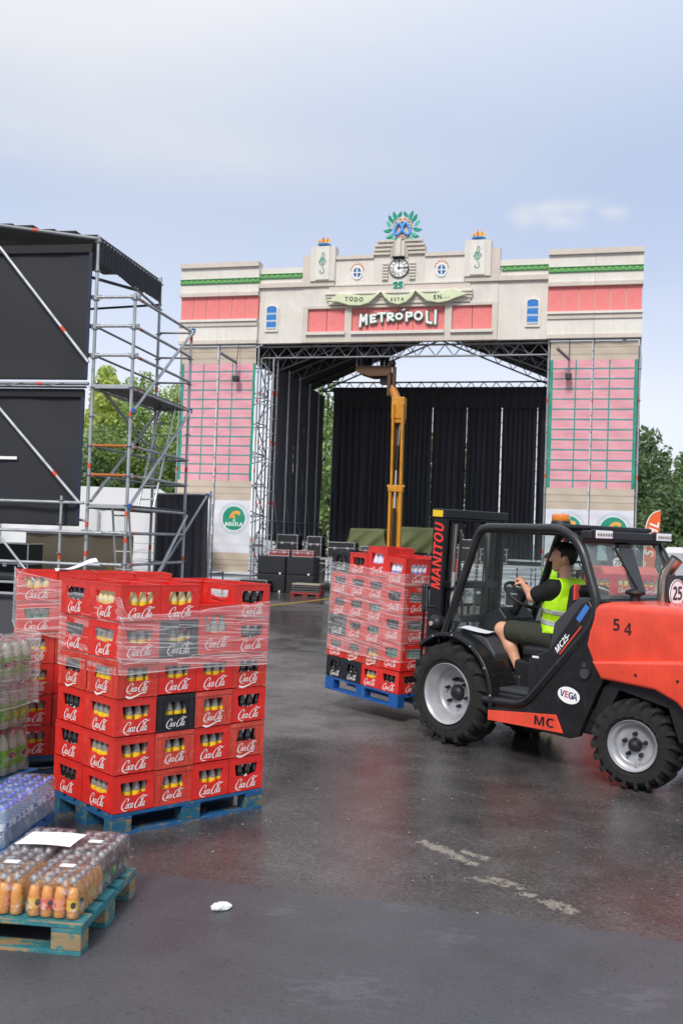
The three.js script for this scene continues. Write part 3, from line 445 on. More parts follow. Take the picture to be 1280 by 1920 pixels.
for (let k = 0; k < 8; k++) { const s = -4.43 + k * 1.415, t = stageThing('curtain_mast', `slim lattice mast behind the back curtains, ${ord[k]} from the side curtains`, 'mast', s, 0, -8.75, 'lattice masts behind the back curtains'); for (const x of [-0.09, 0.09]) rod('upright', [x, 0, 0], [x, 8.2, 0], 0.022, galvDark, t, unitCyl6); for (let i = 0; i < 16; i++) rod('lacing', [-0.09, 0.25 + i * 0.5, 0], [0.09, 0.5 + i * 0.5, 0], 0.012, galvDark, t, unitCyl6); }
for (let k = 0; k < 5; k++) {
  const d0 = -0.75 - k * 1.5, w = 1.42, t = stageThing('side_curtain', `black side curtain by the banner pillar, ${ord[k]} drop from the front`, 'curtain', -4.55 - 0.06 * k, 1.75, d0 - w / 2, 'black side curtains of the stage', 0);
  part('cloth', drape(w, 6.1 - 0.02 * k, 3, 60 + k, 0.045).rotateY(Math.PI / 2).translate(0, 3.02, 0), drapeM, t); part('batten', rodGeo([0, 6.05, -w / 2], [0, 6.05, w / 2], 0.03, 8), blackTr, t);
  const m = stageThing('side_mast', `grey scaffold mast at the front edge of the ${ord[k]} side curtain`, 'mast', -4.42 - 0.06 * k, 0, d0 - w - 0.06, 'scaffold masts along the side curtains');
  rod('upright', [0, 0, 0], [0, 7.9, 0], 0.026, galv, m); for (const y of [1.3, 2.4]) rod('ledger', [0, y, 0], [0, y, 1.45], 0.02, galvDark, m, unitCyl6); rod('brace', [0, 0.3, 0.04], [0, 3.6, 1.35], 0.02, galvDark, m, unitCyl6);
}
{ // open lattice tower at the stage edge beside the banner pillar
  const t = stageThing('corner_tower', 'open lattice scaffold tower between the pink banner and the side curtains', 'scaffold', -4.6, 0, -0.25);
  for (const [x, z] of [[-0.2, 0], [0.25, 0], [-0.2, -0.45], [0.25, -0.45]]) { rod('post', [x, 0, z], [x, 8.0, z], 0.027, galv, t); for (const y of [1.2, 3.0, 5.1, 6.8]) part('tape_band', new THREE.CylinderGeometry(0.031, 0.031, 0.1, 8), redTape, t, [x, y, z]); }
  for (let k = 0; k < 15; k++) { const y = 0.4 + k * 0.5; rod('ledger', [-0.2, y, 0.03], [0.25, y, 0.03], 0.018, galv, t, unitCyl6); rod('ledger', [0.28, y, 0], [0.28, y, -0.45], 0.018, galv, t, unitCyl6); if (k % 2) rod('brace', [-0.2, y, -0.03], [0.25, y + 0.5, -0.03], 0.016, galvDark, t, unitCyl6); else rod('brace', [0.25, y, -0.03], [-0.2, y + 0.5, -0.03], 0.016, galvDark, t, unitCyl6); }
}
// ------------------------------------------------------------------ deck and what stands on it
{
  const t = stageThing('stage_deck', 'black stage platform with a pale front edge', 'platform', 0.1, 0, -4.8);
  for (let i = 0; i < 10; i++) for (let j = 0; j < 4; j++) part('deck_panel', bx(0.985, 0.06, 1.92), mat(0x232325, 0.7), t, [-4.5 + i, 1.17, -2.9 + j * 1.93]);
  part('edge_trim', boxAt(-5, 5, 1.13, 1.2, 3.86, 3.9), mat(0xc9cbcd, 0.4, { metalness: 0.6 }), t);
  part('edge_trim', boxAt(-5, 5, 0.98, 1.02, 3.84, 3.88), mat(0xc9cbcd, 0.4, { metalness: 0.6 }), t);
  for (let i = 0; i <= 10; i++) rod('deck_leg', [-4.95 + i * 0.99, 0, 3.7], [-4.95 + i * 0.99, 1.12, 3.7], 0.03, galvDark, t, unitCyl6);
  for (let i = 0; i < 5; i++) rod('brace', [-3.4 + i * 1.9, 0.15, 3.74], [-2.3 + i * 1.9, 1.05, 3.74], 0.022, galv, t, unitCyl6);
}
const cabinet = mat(0x1d1e20, 0.65, { bumpMap: again(grain, 4, 4), bumpScale: 0.002 }), grille = mat(0x2b2d30, 0.55, { metalness: 0.4, bumpMap: again(grain, 12, 12), bumpScale: 0.004 });
function speaker(label, w, h, d, pos, ry = SR, group, rows = 2) {
  const t = thing('speaker_cabinet', label, 'speaker', pos, ry, group);
  part('cabinet', rb(w, h, d, 0.02), cabinet, t, [0, h / 2, 0]);
  for (let k = 0; k < rows; k++) part('grille', rb(w * 0.94, h / rows * 0.9, 0.03, 0.01), grille, t, [0, h / rows * (k + 0.5), d / 2]);
  for (const x of [-1, 1]) part('side_handle', rb(0.02, 0.05, 0.2, 0.008), M.darkSteel, t, [x * (w / 2 + 0.004), h * 0.55, 0]);
  part('badge', bx(0.06, 0.06, 0.008), M.white, t, [w * 0.32, h * 0.06, d / 2 + 0.017]);
  return t;
}
const gS = 'black speaker cabinets in front of the stage';
// subs stand on the ground left of the deck, each two high
for (const [i, s] of [[0, -3.95], [1, -2.95]]) for (let k = 0; k < 2; k++) speaker(`${k ? 'upper' : 'lower'} black speaker cabinet in the ${i ? 'right' : 'left'} stack at the foot of the side curtains`, 0.96, 0.6, 0.7, sPos(s, k * 0.605, 0.0), SR, gS, 1);
speaker('slanted black monitor speaker at the foot of the left banner pillar', 0.62, 0.95, 0.6, sPos(-6.35, 0, 0.95), SR + 0.3, gS, 3);
speaker('black speaker partly hidden behind the scaffold braces', 0.55, 0.85, 0.6, [-5.9, 0, -26.5], 0.1, gS, 2);
speaker('black speaker standing inside the scaffold ladder bay', 0.55, 0.85, 0.6, [-6.7, 0, -26.6], 0.1, gS, 2);
const alu = mat(0xc4c7ca, 0.35, { metalness: 0.8 });
function flightCase(label, w, h, d, pos, ry, m = cabinet, group) {
  const t = thing('flight_case', label, 'flight case', pos, ry, group);
  part('shell', rb(w, h, d, 0.012), m, t, [0, h / 2, 0]);
  for (const y of [0.012, h * 0.62, h - 0.012]) part('edge_rail', rb(w + 0.012, 0.022, d + 0.012, 0.004), alu, t, [0, y, 0]);
  for (const x of [-1, 1]) part('corner_rail', rb(0.024, h - 0.03, 0.024, 0.004), alu, t, [x * (w / 2), h / 2, d / 2]);
  for (const x of [-0.25, 0.25]) part('latch', rb(0.09, 0.08, 0.016, 0.004), alu, t, [x * w, h * 0.6, d / 2 + 0.008]);
  return t;
}
const gC = 'flight cases on the stage', redCase = mat(0x8d2f2b, 0.6);
flightCase('long low red flight case on top of the speaker stacks, nearest the pillar', 0.7, 0.22, 0.4, sPos(-3.75, 1.21, 0.0), SR, redCase, gC);
flightCase('long low red flight case above the second speaker stack', 0.72, 0.22, 0.4, sPos(-2.92, 1.21, 0.0), SR, redCase, gC);
flightCase('tall black case standing behind the red cases on the stage', 0.75, 0.75, 0.6, sPos(-3.9, 1.2, -1.4), SR, cabinet, gC);
flightCase('narrow black rack case behind the second red case', 0.5, 0.72, 0.6, sPos(-2.95, 1.2, -1.5), SR, cabinet, gC);
flightCase('wide black case beside the narrow rack on the stage', 0.95, 0.55, 0.6, sPos(-2.05, 1.2, -1.8), SR, cabinet, gC);
flightCase('grey low case at the end of the white stage edge', 0.7, 0.45, 0.5, sPos(-0.9, 1.2, -1.3), SR, mat(0x45484c, 0.6), gC);
flightCase('black case on the ground in front of the speaker stack', 0.95, 0.42, 0.5, sPos(-4.35, 0, 0.75), SR, cabinet, gC);
flightCase('black case on the stage just right of the boom lift', 0.8, 0.8, 0.6, sPos(2.1, 1.2, -3.2), SR, cabinet, gC);
flightCase('black case on the stage seen above the fork mast', 0.9, 0.5, 0.6, sPos(3.1, 1.2, -3.0), SR, cabinet, gC);
flightCase('black case seen through the cab window, left of the pair', 0.7, 0.62, 0.5, sPos(3.3, 0, 1.2), SR, cabinet, gC);
flightCase('black case seen through the cab window, right of the pair', 0.7, 0.62, 0.5, sPos(4.3, 0, 1.2), SR, cabinet, gC);
// olive tarpaulins
const olive = mat(0x6b7347, 0.7, { side: THREE.DoubleSide, map: again(cloudy, 1, 1) });
function tarp(label, w, h, d, pos, seed) {
  const t = thing('olive_tarpaulin', label, 'tarpaulin', pos, SR, 'olive tarpaulins on the stage'), nx = 44, nz = 30, g = new THREE.PlaneGeometry(w + h * 1.6, d + h * 1.6, nx, nz).rotateX(-Math.PI / 2), p = g.attributes.position;
  for (let k = 0; k < p.count; k++) { let x = p.getX(k), z = p.getZ(k); const ox = Math.max(0, Math.abs(x) - w / 2), oz = Math.max(0, Math.abs(z) - d / 2), o = Math.max(ox, oz), f = fbm(x * 3 + seed, z * 3, 3, seed); let y = h - Math.min(o, h * 0.96) * (0.94 + 0.06 * f) + 0.04 * (f - 0.5); const spread = 0.12 * Math.min(1, o / h) + 0.10 * Math.sin((x + z) * 9 + seed) * Math.min(1, o / h); if (ox > 0) x = Math.sign(x) * (w / 2 + spread); if (oz > 0) z = Math.sign(z) * (d / 2 + spread); p.setXYZ(k, x, y, z); }
  g.computeVertexNormals(); part('sheet', g, olive, t); return t;
}
tarp('olive tarpaulin draped over gear left of the boom lift', 1.25, 1.05, 0.8, sPos(-1.55, 1.22, -3.6), 5);
tarp('larger olive tarpaulin draped over gear behind the boom lift', 1.9, 1.15, 0.9, sPos(0.35, 1.22, -3.4), 9);
{ // hand pallet dolly
  const t = stageThing('stacked_dolly', 'low red trolley stacked with grey boards on the asphalt before the speakers', 'trolley', -2.35, 0, 1.4);
  part('red_base', merge([rbAt(-0.5, 0.5, 0.06, 0.12, -0.3, 0.3, 0.01), rbAt(-0.48, -0.36, 0, 0.06, -0.28, 0.28, 0.01), rbAt(-0.08, 0.08, 0, 0.06, -0.28, 0.28, 0.01), rbAt(0.36, 0.48, 0, 0.06, -0.28, 0.28, 0.01)]), redCase, t);
  for (let k = 0; k < 4; k++) part('board', rb(0.92, 0.05, 0.55, 0.01), k === 3 ? mat(0x9a9484, 0.7) : mat(0x4c4d4c, 0.7), t, [0.02 * (k % 2), 0.15 + k * 0.075, 0]);
  rod('push_bar', [0.5, 0.1, 0.25], [0.5, 0.4, 0.25], 0.015, redCase, t); 
}
// ------------------------------------------------------------------ boom lift with two workers
const orange = mat(0xe09a1e, 0.42, { map: again(cloudy, 1, 1) }), rust = mat(0x54361a, 0.6);
{
  const t = thing('boom_lift', 'orange articulated boom lift raised in the stage opening', 'boom lift', sPos(0.36, 0, 1.1), SR);
  part('chassis', rbAt(-0.7, 0.7, 0.35, 0.85, -1.0, 1.0, 0.06), orange, t);
  for (const [x, z] of [[-0.75, -0.7], [0.75, -0.7], [-0.75, 0.7], [0.75, 0.7]]) part('wheel', new THREE.CylinderGeometry(0.38, 0.38, 0.28, 20).rotateZ(Math.PI / 2).translate(x, 0.38, z), M.black, t);
  part('turntable', rbAt(-0.5, 0.5, 0.85, 1.35, -0.7, 0.7, 0.06), orange, t);
  const side = (x0, x1, pts) => extrude(pts, x1 - x0).rotateY(Math.PI / 2);
  for (const x of [-0.2, 0.13]) part('lower_boom', boxAt(x, x + 0.08, 1.2, 3.55, -0.12, 0.12), orange, t);
  part('lower_boom_plate', boxAt(-0.115, 0.125, 1.2, 3.5, -0.11, -0.05), orange, t);
  part('knuckle', merge([rbAt(-0.23, 0.24, 3.42, 3.62, -0.14, 0.14, 0.02), rodGeo([-0.27, 3.6, 0], [0.28, 3.6, 0], 0.05, 10)]), orange, t);
  for (const [a, b] of [[-0.19, -0.16], [0.16, 0.19]]) part('upper_boom', extrude([[3.63, -0.1], [6.2, -0.22], [6.2, 0.02], [3.63, 0.12]].map(([y, z]) => [-z, y]), 0.07).rotateY(-Math.PI / 2).translate(a < 0 ? -0.1 : 0.2, 0, 0), orange, t);
  part('upper_boom_plate', boxAt(-0.12, 0.13, 3.65, 6.1, -0.2, -0.15), rust, t);
  rod('cylinder', [0, 1.4, 0.13], [0, 2.9, 0.12], 0.06, M.black, t); rod('piston', [0, 2.9, 0.12], [0.005, 4.1, 0.05], 0.032, alu, t); rod('cylinder', [0.0, 4.15, 0.04], [0.03, 4.9, -0.02], 0.055, M.black, t); rod('piston', [0.03, 4.9, -0.02], [0.06, 5.9, -0.1], 0.03, galvDark, t);
  part('boom_head', rbAt(-0.22, 0.2, 5.75, 6.45, -0.32, 0.08, 0.03), orange, t);
  part('boom_head_bracket', rbAt(-0.2, 0.18, 5.62, 5.76, -0.28, 0.05, 0.02), orange, t);
  part('telescope', rodGeo([-0.03, 6.25, -0.15], [-0.58, 6.95, -1.75], 0.15, 4), mat(0xc98a48, 0.5), t);
  part('jib', merge([rbAt(-0.80, -0.68, 6.75, 7.85, -1.95, -1.77, 0.02), rbAt(-0.62, -0.52, 6.8, 7.75, -1.95, -1.77, 0.02)]), rust, t);
  part('jib_joint', new THREE.SphereGeometry(0.13, 12, 8).translate(-0.66, 7.86, -1.86), M.darkSteel, t);
  const bk = new THREE.Group(); bk.name = 'work_platform'; bk.position.set(-1.3, 7.52, -2.1); t.add(bk);
  part('floor_pan', extrude([[-0.62, 0.1], [0.55, 0.1], [0.62, 0.02], [0.5, -0.08], [-0.1, -0.1], [-0.5, 0.02]], 0.7).translate(0, 0, -0.35), rust, bk);
  part('control_box', rb(0.3, 0.28, 0.16, 0.02), M.darkSteel, bk, [0.42, 0.78, 0.36]); part('tool_tray', rb(0.5, 0.2, 0.2, 0.02), M.darkSteel, bk, [-0.25, 0.62, 0.36]); part('toe_board', boxAt(-0.6, 0.57, 0.1, 0.26, 0.30, 0.315), rust, bk); part('under_bracket', rbAt(0.2, 0.62, -0.34, -0.08, -0.12, 0.12, 0.03), M.darkSteel, bk);
  for (const [x, z] of [[-0.58, -0.3], [0, -0.3], [0.55, -0.3], [-0.58, 0.3], [0, 0.3], [0.55, 0.3]]) rod('guard_post', [x, 0.1, z], [x, 1.15, z], 0.016, galvDark, bk, unitCyl6);
  for (const y of [0.6, 1.14]) for (const z of [-0.3, 0.3]) rod('guard_rail', [-0.6, y, z], [0.57, y, z], 0.016, galvDark, bk, unitCyl6);
}
// ------------------------------------------------------------------ pallets
const woodTex = (base, bare, amount, seed) => tex(256, 256, (u, v) => { const gr = fbm(u * 5, v * 60, 4, seed), n = fbm(u * 9, v * 9, 5, seed + 1, 9), c = fbm(u * 40, v * 40, 2, seed + 2, 40); const w = sstep(0.58 - amount, 0.70 - amount, n * 0.42 + c * 0.2 + fbm(u * 3, v * 34, 4, seed + 5) * 0.38), k = 0.88 + 0.24 * (gr - 0.5); return [0, 1, 2].map((i) => mix(base[i] * (0.9 + 0.25 * (n - 0.5) + 0.12 * (c - 0.5)), bare[i] * k, w)); });
const blueWood = mat(0xffffff, 0.62, { map: woodTex([0.08, 0.38, 0.60], [0.60, 0.47, 0.33], 0.02, 301), bumpMap: again(grain, 2, 2), bumpScale: 0.003 });
const blueWorn = mat(0xffffff, 0.7, { map: woodTex([0.12, 0.40, 0.52], [0.58, 0.48, 0.34], 0.12, 311), bumpMap: again(grain, 2, 2), bumpScale: 0.003 });
const tealWood = mat(0xffffff, 0.7, { map: woodTex([0.20, 0.52, 0.56], [0.66, 0.56, 0.40], 0.07, 321), bumpMap: again(grain, 2, 2), bumpScale: 0.003 });
const tealWorn = mat(0xffffff, 0.75, { map: woodTex([0.26, 0.52, 0.52], [0.64, 0.56, 0.42], 0.13, 331), bumpMap: again(grain, 2, 2), bumpScale: 0.003 });
const freshBlue = mat(0xffffff, 0.6, { map: woodTex([0.08, 0.36, 0.68], [0.34, 0.45, 0.56], 0.0, 341), bumpMap: again(grain, 2, 2), bumpScale: 0.003 });
const varied = new Map();
function woodBox(w, h, d, v) { const k = [w, h, d, v].join(); if (!varied.has(k)) { const g = boxUV(new RoundedBoxGeometry(w, h, d, 1, 0.003), 1.4), uv = g.attributes.uv; for (let i = 0; i < uv.count; i++) uv.setXY(i, uv.getX(i) + v * 0.37, uv.getY(i) + v * 0.23); varied.set(k, g); } return varied.get(k); }
const TOP = 0.144;
function pallet(label, M4, mA, mB) { // x 0..1.2 along the long side, z 0..-0.8 inwards, origin at the front corner
  const t = thing('wooden_pallet', label, 'pallet', [0, 0, 0], 0, 'blue wooden pallets'); M4.decompose(t.position, t.quaternion, t.scale);
  let v = 0; const P = (n, w, h, d, x, y, z, m) => part(n, woodBox(w, h, d, (v++ % 5)), m, t, [x, y, z]);
  [[0.145, 0.0725], [0.1, 0.24], [0.145, 0.4], [0.1, 0.56], [0.145, 0.7275]].forEach(([w, z]) => P('deck_board', 1.2, 0.021, w, 0.6, 0.133, -z, mA));
  for (const x of [0.0725, 0.6, 1.1275]) { P('cross_board', 0.145, 0.021, 0.8, x, 0.1115, -0.4, mA); for (const z of [0.05, 0.4, 0.75]) P('block', 0.143, 0.078, z === 0.4 ? 0.143 : 0.098, x, 0.0615, -z, mB); }
  for (const [w, z] of [[0.1, 0.05], [0.143, 0.4], [0.1, 0.75]]) P('bottom_board', 1.2, 0.0215, w, 0.6, 0.011, -z, mA);
  return t;
}
// ------------------------------------------------------------------ crates
const crateTex = (base, pale, seed, wear) => tex(256, 256, (u, v) => { const n = fbm(u * 5, v * 5, 4, seed, 5), sc = fbm(u * 70, v * 9, 3, seed + 3), sc2 = fbm(u * 8, v * 60, 3, seed + 6); const s = Math.max(sstep(0.68, 0.80, sc), sstep(0.70, 0.82, sc2)) * wear + 0.25 * wear * sstep(0.55, 0.75, n); const k = 0.94 + 0.16 * (n - 0.5); return [0, 1, 2].map((i) => mix(base[i] * k, pale[i], s)); });
const crateMat = (base, pale, seed, rough, wear) => phys(0xffffff, rough, { clearcoat: 0.1, clearcoatRoughness: 0.4, map: again(crateTex(base, pale, seed, wear), 2.2, 2.2) });
const crateReds = [crateMat([0.88, 0.165, 0.135], [0.92, 0.42, 0.36], 501, 0.42, 0.35), crateMat([0.86, 0.19, 0.15], [0.9, 0.45, 0.4], 511, 0.46, 0.5), crateMat([0.90, 0.17, 0.14], [0.92, 0.42, 0.36], 521, 0.40, 0.25)], crateOlds = [crateMat([0.82, 0.27, 0.21], [0.88, 0.52, 0.45], 531, 0.55, 0.7), crateMat([0.84, 0.24, 0.18], [0.88, 0.5, 0.44], 541, 0.52, 0.6)], crateBlack = crateMat([0.085, 0.095, 0.11], [0.28, 0.29, 0.31], 551, 0.45, 0.5);
const letterWhite = mat(0xf0eeea, 0.55);
function ribbon(strokes, sx, sy, z0) {
  const pos = [];
  strokes.forEach((st, si) => {
    const c = new THREE.CatmullRomCurve3(st.map(([x, y, w]) => V(x, y, w)), false, 'centripetal'), n = (st.length - 1) * 5, pts = c.getPoints(n), z = z0 + si * 0.00025, e = [];
    for (let i = 0; i <= n; i++) { const a = pts[Math.max(0, i - 1)], b = pts[Math.min(n, i + 1)], dx = (b.x - a.x), dy = (b.y - a.y), l = Math.hypot(dx, dy) || 1, w = pts[i].z; const nx = -dy / l * w, ny = dx / l * w; const S = (x, y) => [(x + 0.28 * y) * sx, y * sy, z]; e.push([S(pts[i].x + nx, pts[i].y + ny), S(pts[i].x - nx, pts[i].y - ny)]); }
    for (let i = 0; i < n; i++) { const [a, b] = e[i], [c2, d] = e[i + 1]; pos.push(...a, ...b, ...c2, ...b, ...d, ...c2); }
  });
  const g = new THREE.BufferGeometry(); g.setAttribute('position', new THREE.Float32BufferAttribute(pos, 3));
  // face +z
  const p = g.attributes.position; for (let i = 0; i < p.count; i += 3) { const ax = p.getX(i + 1) - p.getX(i), ay = p.getY(i + 1) - p.getY(i), bx2 = p.getX(i + 2) - p.getX(i), by = p.getY(i + 2) - p.getY(i); if (ax * by - ay * bx2 < 0) { const t = [p.getX(i + 1), p.getY(i + 1), p.getZ(i + 1)]; p.setXYZ(i + 1, p.getX(i + 2), p.getY(i + 2), p.getZ(i + 2)); p.setXYZ(i + 2, ...t); } }
  const nn = new Float32Array(p.count * 3); for (let i = 2; i < nn.length; i += 3) nn[i] = 1; g.setAttribute('normal', new THREE.BufferAttribute(nn, 3)); g.setAttribute('uv', new THREE.BufferAttribute(new Float32Array(p.count * 2), 2)); return g;
}
const oLoop = (cx, w = 0.02, rx = 0.036) => [[cx + 0.012, 0.205, w * 0.6], [cx - rx * 0.8, 0.17, w], [cx - rx, 0.07, w * 1.15], [cx - rx * 0.35, -0.005, w * 0.8], [cx + rx * 0.7, 0.035, w], [cx + rx, 0.13, w], [cx + rx * 0.3, 0.205, w * 0.7]];
const bigC = (x, y) => [[x + 0.20, y + 0.27, 0.012], [x + 0.235, y + 0.31, 0.022], [x + 0.225, y + 0.395, 0.022], [x + 0.15, y + 0.425, 0.016], [x + 0.05, y + 0.30, 0.026], [x + 0.008, y + 0.12, 0.033], [x + 0.05, y + 0.005, 0.026], [x + 0.13, y + 0.0, 0.016], [x + 0.19, y + 0.07, 0.012]];
const littleA = (cx) => [[cx + 0.036, 0.215, 0.015], [cx + 0.034, 0.08, 0.021], [cx + 0.046, 0.01, 0.018], [cx + 0.085, 0.04, 0.011]];
const script = [
  bigC(-0.02, 0), oLoop(0.235, 0.018, 0.034), [[0.362, 0.155, 0.018], [0.35, 0.205, 0.013], [0.305, 0.17, 0.018], [0.295, 0.06, 0.023], [0.325, -0.005, 0.016], [0.375, 0.05, 0.011]], oLoop(0.43, 0.018, 0.036), littleA(0.43),
  [[0.02, -0.03, 0.010], [0.12, -0.07, 0.020], [0.22, -0.11, 0.016], [0.30, -0.075, 0.007]], [[0.53, 0.12, 0.014], [0.575, 0.125, 0.016]],
  bigC(0.575, -0.02), oLoop(0.80, 0.018, 0.034), [[0.835, 0.08, 0.010], [0.885, 0.26, 0.012], [0.895, 0.38, 0.014], [0.872, 0.40, 0.014], [0.86, 0.30, 0.018], [0.855, 0.08, 0.022], [0.875, 0.0, 0.016], [0.905, 0.03, 0.010]], oLoop(0.955, 0.017, 0.034), littleA(0.955),
  [[0.74, 0.40, 0.018], [0.80, 0.47, 0.020], [0.87, 0.475, 0.026], [0.94, 0.42, 0.022], [1.0, 0.42, 0.020], [1.05, 0.48, 0.008]],
];
const wave = [[[0.02, -0.22, 0.035], [0.25, -0.3, 0.05], [0.5, -0.24, 0.04], [0.8, -0.1, 0.03], [1.02, -0.08, 0.03]]];
const thin = script.map((s) => s.map(([x, y, q]) => [x, y, q * 0.78]));
const logoGeo = (w, old) => ribbon(old ? [...thin, ...wave] : thin, w, w * 0.9, 0).translate(-w * 0.55, -w * 0.17, 0);
const LOGO = { a: logoGeo(0.162, false), b: logoGeo(0.142, true), c: logoGeo(0.135, false), big: logoGeo(0.17, false) };
const shellCache = {};
function winPath(w, y0, y1, style) { // opening: trapezium wider above, wavy lower edge on the newer kind
  const p = new THREE.Path(), a = w * 0.335, b = w * 0.30, r = 0.010;
  if (style === 'old') { const c = w * 0.25, d = w * 0.30; p.moveTo(-d, y0); p.lineTo(-c, y1); p.lineTo(c, y1); p.lineTo(d, y0); p.lineTo(-d, y0); return p; }
  p.moveTo(-b, y0 + r); p.lineTo(-a, y1 - r); p.quadraticCurveTo(-a, y1, -a + r, y1); p.lineTo(a - r, y1); p.quadraticCurveTo(a, y1, a, y1 - r); p.lineTo(b, y0 + r);
  p.bezierCurveTo(b * 0.5, y0 + 0.012, b * 0.2, y0 - 0.014, -b * 0.3, y0 - 0.002); p.bezierCurveTo(-b * 0.7, y0 + 0.006, -b, y0, -b, y0 + r); return p;
}
function crateShell(style, H) {
  const key = style + H; if (shellCache[key]) return shellCache[key];
  const W = style === 'old' ? 0.290 : 0.296, D = style === 'old' ? 0.388 : 0.395, th = 0.012, g = [], h = H - 0.004, y0 = h * 0.45, y1 = h * 0.80;
  const wall = (w, m) => { const s = new THREE.Shape(); const t = style === 'old' ? 0 : 0.004; s.moveTo(-w / 2 + t, 0.004); s.lineTo(w / 2 - t, 0.004); s.lineTo(w / 2, 0.02); s.lineTo(w / 2, h); s.lineTo(-w / 2, h); s.lineTo(-w / 2, 0.02); s.lineTo(-w / 2 + t, 0.004); s.holes.push(winPath(w, y0, y1, style)); return extrude(s, th).applyMatrix4(m); };
  const T = (x, z, a) => new THREE.Matrix4().makeRotationY(a).setPosition(x, 0, z);
  g.push(wall(W, T(0, D / 2 - th, 0)), wall(W, T(0, -D / 2 + th, Math.PI)), wall(D - 2 * th - 0.001, T(W / 2 - th, 0, Math.PI / 2)), wall(D - 2 * th - 0.001, T(-W / 2 + th, 0, -Math.PI / 2)));
  g.push(boxAt(-W / 2 + th + 0.001, W / 2 - th - 0.001, 0.006, 0.014, -D / 2 + th + 0.001, D / 2 - th - 0.001));
  const lip = (y, hh, o) => { g.push(boxAt(-W / 2 - o, W / 2 + o, y, y + hh, D / 2 + 0.0005, D / 2 + o), boxAt(-W / 2 - o, W / 2 + o, y, y + hh, -D / 2 - o, -D / 2 - 0.0005), boxAt(W / 2 + 0.0005, W / 2 + o, y, y + hh, -D / 2, D / 2), boxAt(-W / 2 - o, -W / 2 - 0.0005, y, y + hh, -D / 2, D / 2)); };
  if (style === 'old') { lip(h - 0.03, 0.03, 0.005); lip(0.003, 0.012, 0.004); for (const sx of [-1, 1]) { g.push(boxAt(sx * 0.098 - 0.002, sx * 0.098 + 0.002, 0.015, h - 0.03, D / 2, D / 2 + 0.004), boxAt(sx * (W / 2) - 0.004, sx * W / 2 + 0.004, 0.015, h - 0.03, D / 2 - 0.02, D / 2 + 0.0045)); for (const e of [-1, 1]) g.push(boxAt(e * W / 2 - (e < 0 ? 0.004 : 0), e * W / 2 + (e > 0 ? 0.004 : 0), 0.015, h - 0.03, sx * 0.135 - 0.002, sx * 0.135 + 0.002)); } g.push(boxAt(-0.098, 0.098, y0 - 0.006, y0 - 0.003, D / 2, D / 2 + 0.003)); }
  else { lip(h - 0.008, 0.008, 0.002); lip(0.006, 0.007, 0.002); }
  for (const z of [-0.067, 0.067, 0]) g.push(boxAt(-W / 2 + th + 0.001, W / 2 - th - 0.001, 0.015, 0.075, z - 0.002, z + 0.002));
  return (shellCache[key] = boxUV(merge(g), 1));
}
const bottleGlass = lathe([[0.001, 0.0], [0.027, 0.002], [0.03, 0.012], [0.03, 0.115], [0.026, 0.138], [0.016, 0.168], [0.0125, 0.19], [0.0135, 0.205], [0.0135, 0.214], [0.001, 0.216]], 12);
const bottleLabel = new THREE.CylinderGeometry(0.0306, 0.0306, 0.07, 14, 1, true).translate(0, 0.078, 0), bottleCap = lathe([[0.0142, 0.203], [0.0155, 0.206], [0.015, 0.217], [0.001, 0.2185]], 12);
const clearGlass = phys(0x9a968a, 0.14, { clearcoat: 0.6, clearcoatRoughness: 0.1, map: again(cloudy, 1, 2) }), colaGlass = phys(0x16100e, 0.12, { clearcoat: 0.7 }), greenGlass = phys(0x2f6b5a, 0.15, { clearcoat: 0.6 }), milkGlass = phys(0xd9d6e2, 0.2, { clearcoat: 0.4 }), paleGlass = phys(0xd9cf98, 0.18, { clearcoat: 0.5 });
const labelYellow = mat(0xe8c418, 0.55), labelWhiteM = (() => { const t = tex(64, 32, (u, v) => { const k = fbm(u * 18, v * 5, 2, 91) > 0.56 && v > 0.3 && v < 0.8; return k ? [0.9, 0.9, 0.9] : [0.06, 0.05, 0.05]; }); return mat(0xffffff, 0.5, { map: t }); })(), labelPurple = mat(0x8c8fc9, 0.5), labelGreen = mat(0x3f8f78, 0.5), capSteel = mat(0x8f9296, 0.35, { metalness: 0.7 });
const BK = { y: [clearGlass, labelYellow, 'yellow-labelled'], d: [colaGlass, labelWhiteM, 'dark cola'], p: [milkGlass, labelPurple, 'pale purple-labelled'], g: [greenGlass, labelGreen, 'green glass'], l: [paleGlass, labelYellow, 'pale lemon'] };
function stackFrame(x, z, ry, y = 0) { return new THREE.Matrix4().makeRotationY(ry).setPosition(x, y, z); }
let crateSeed = rng(2024);
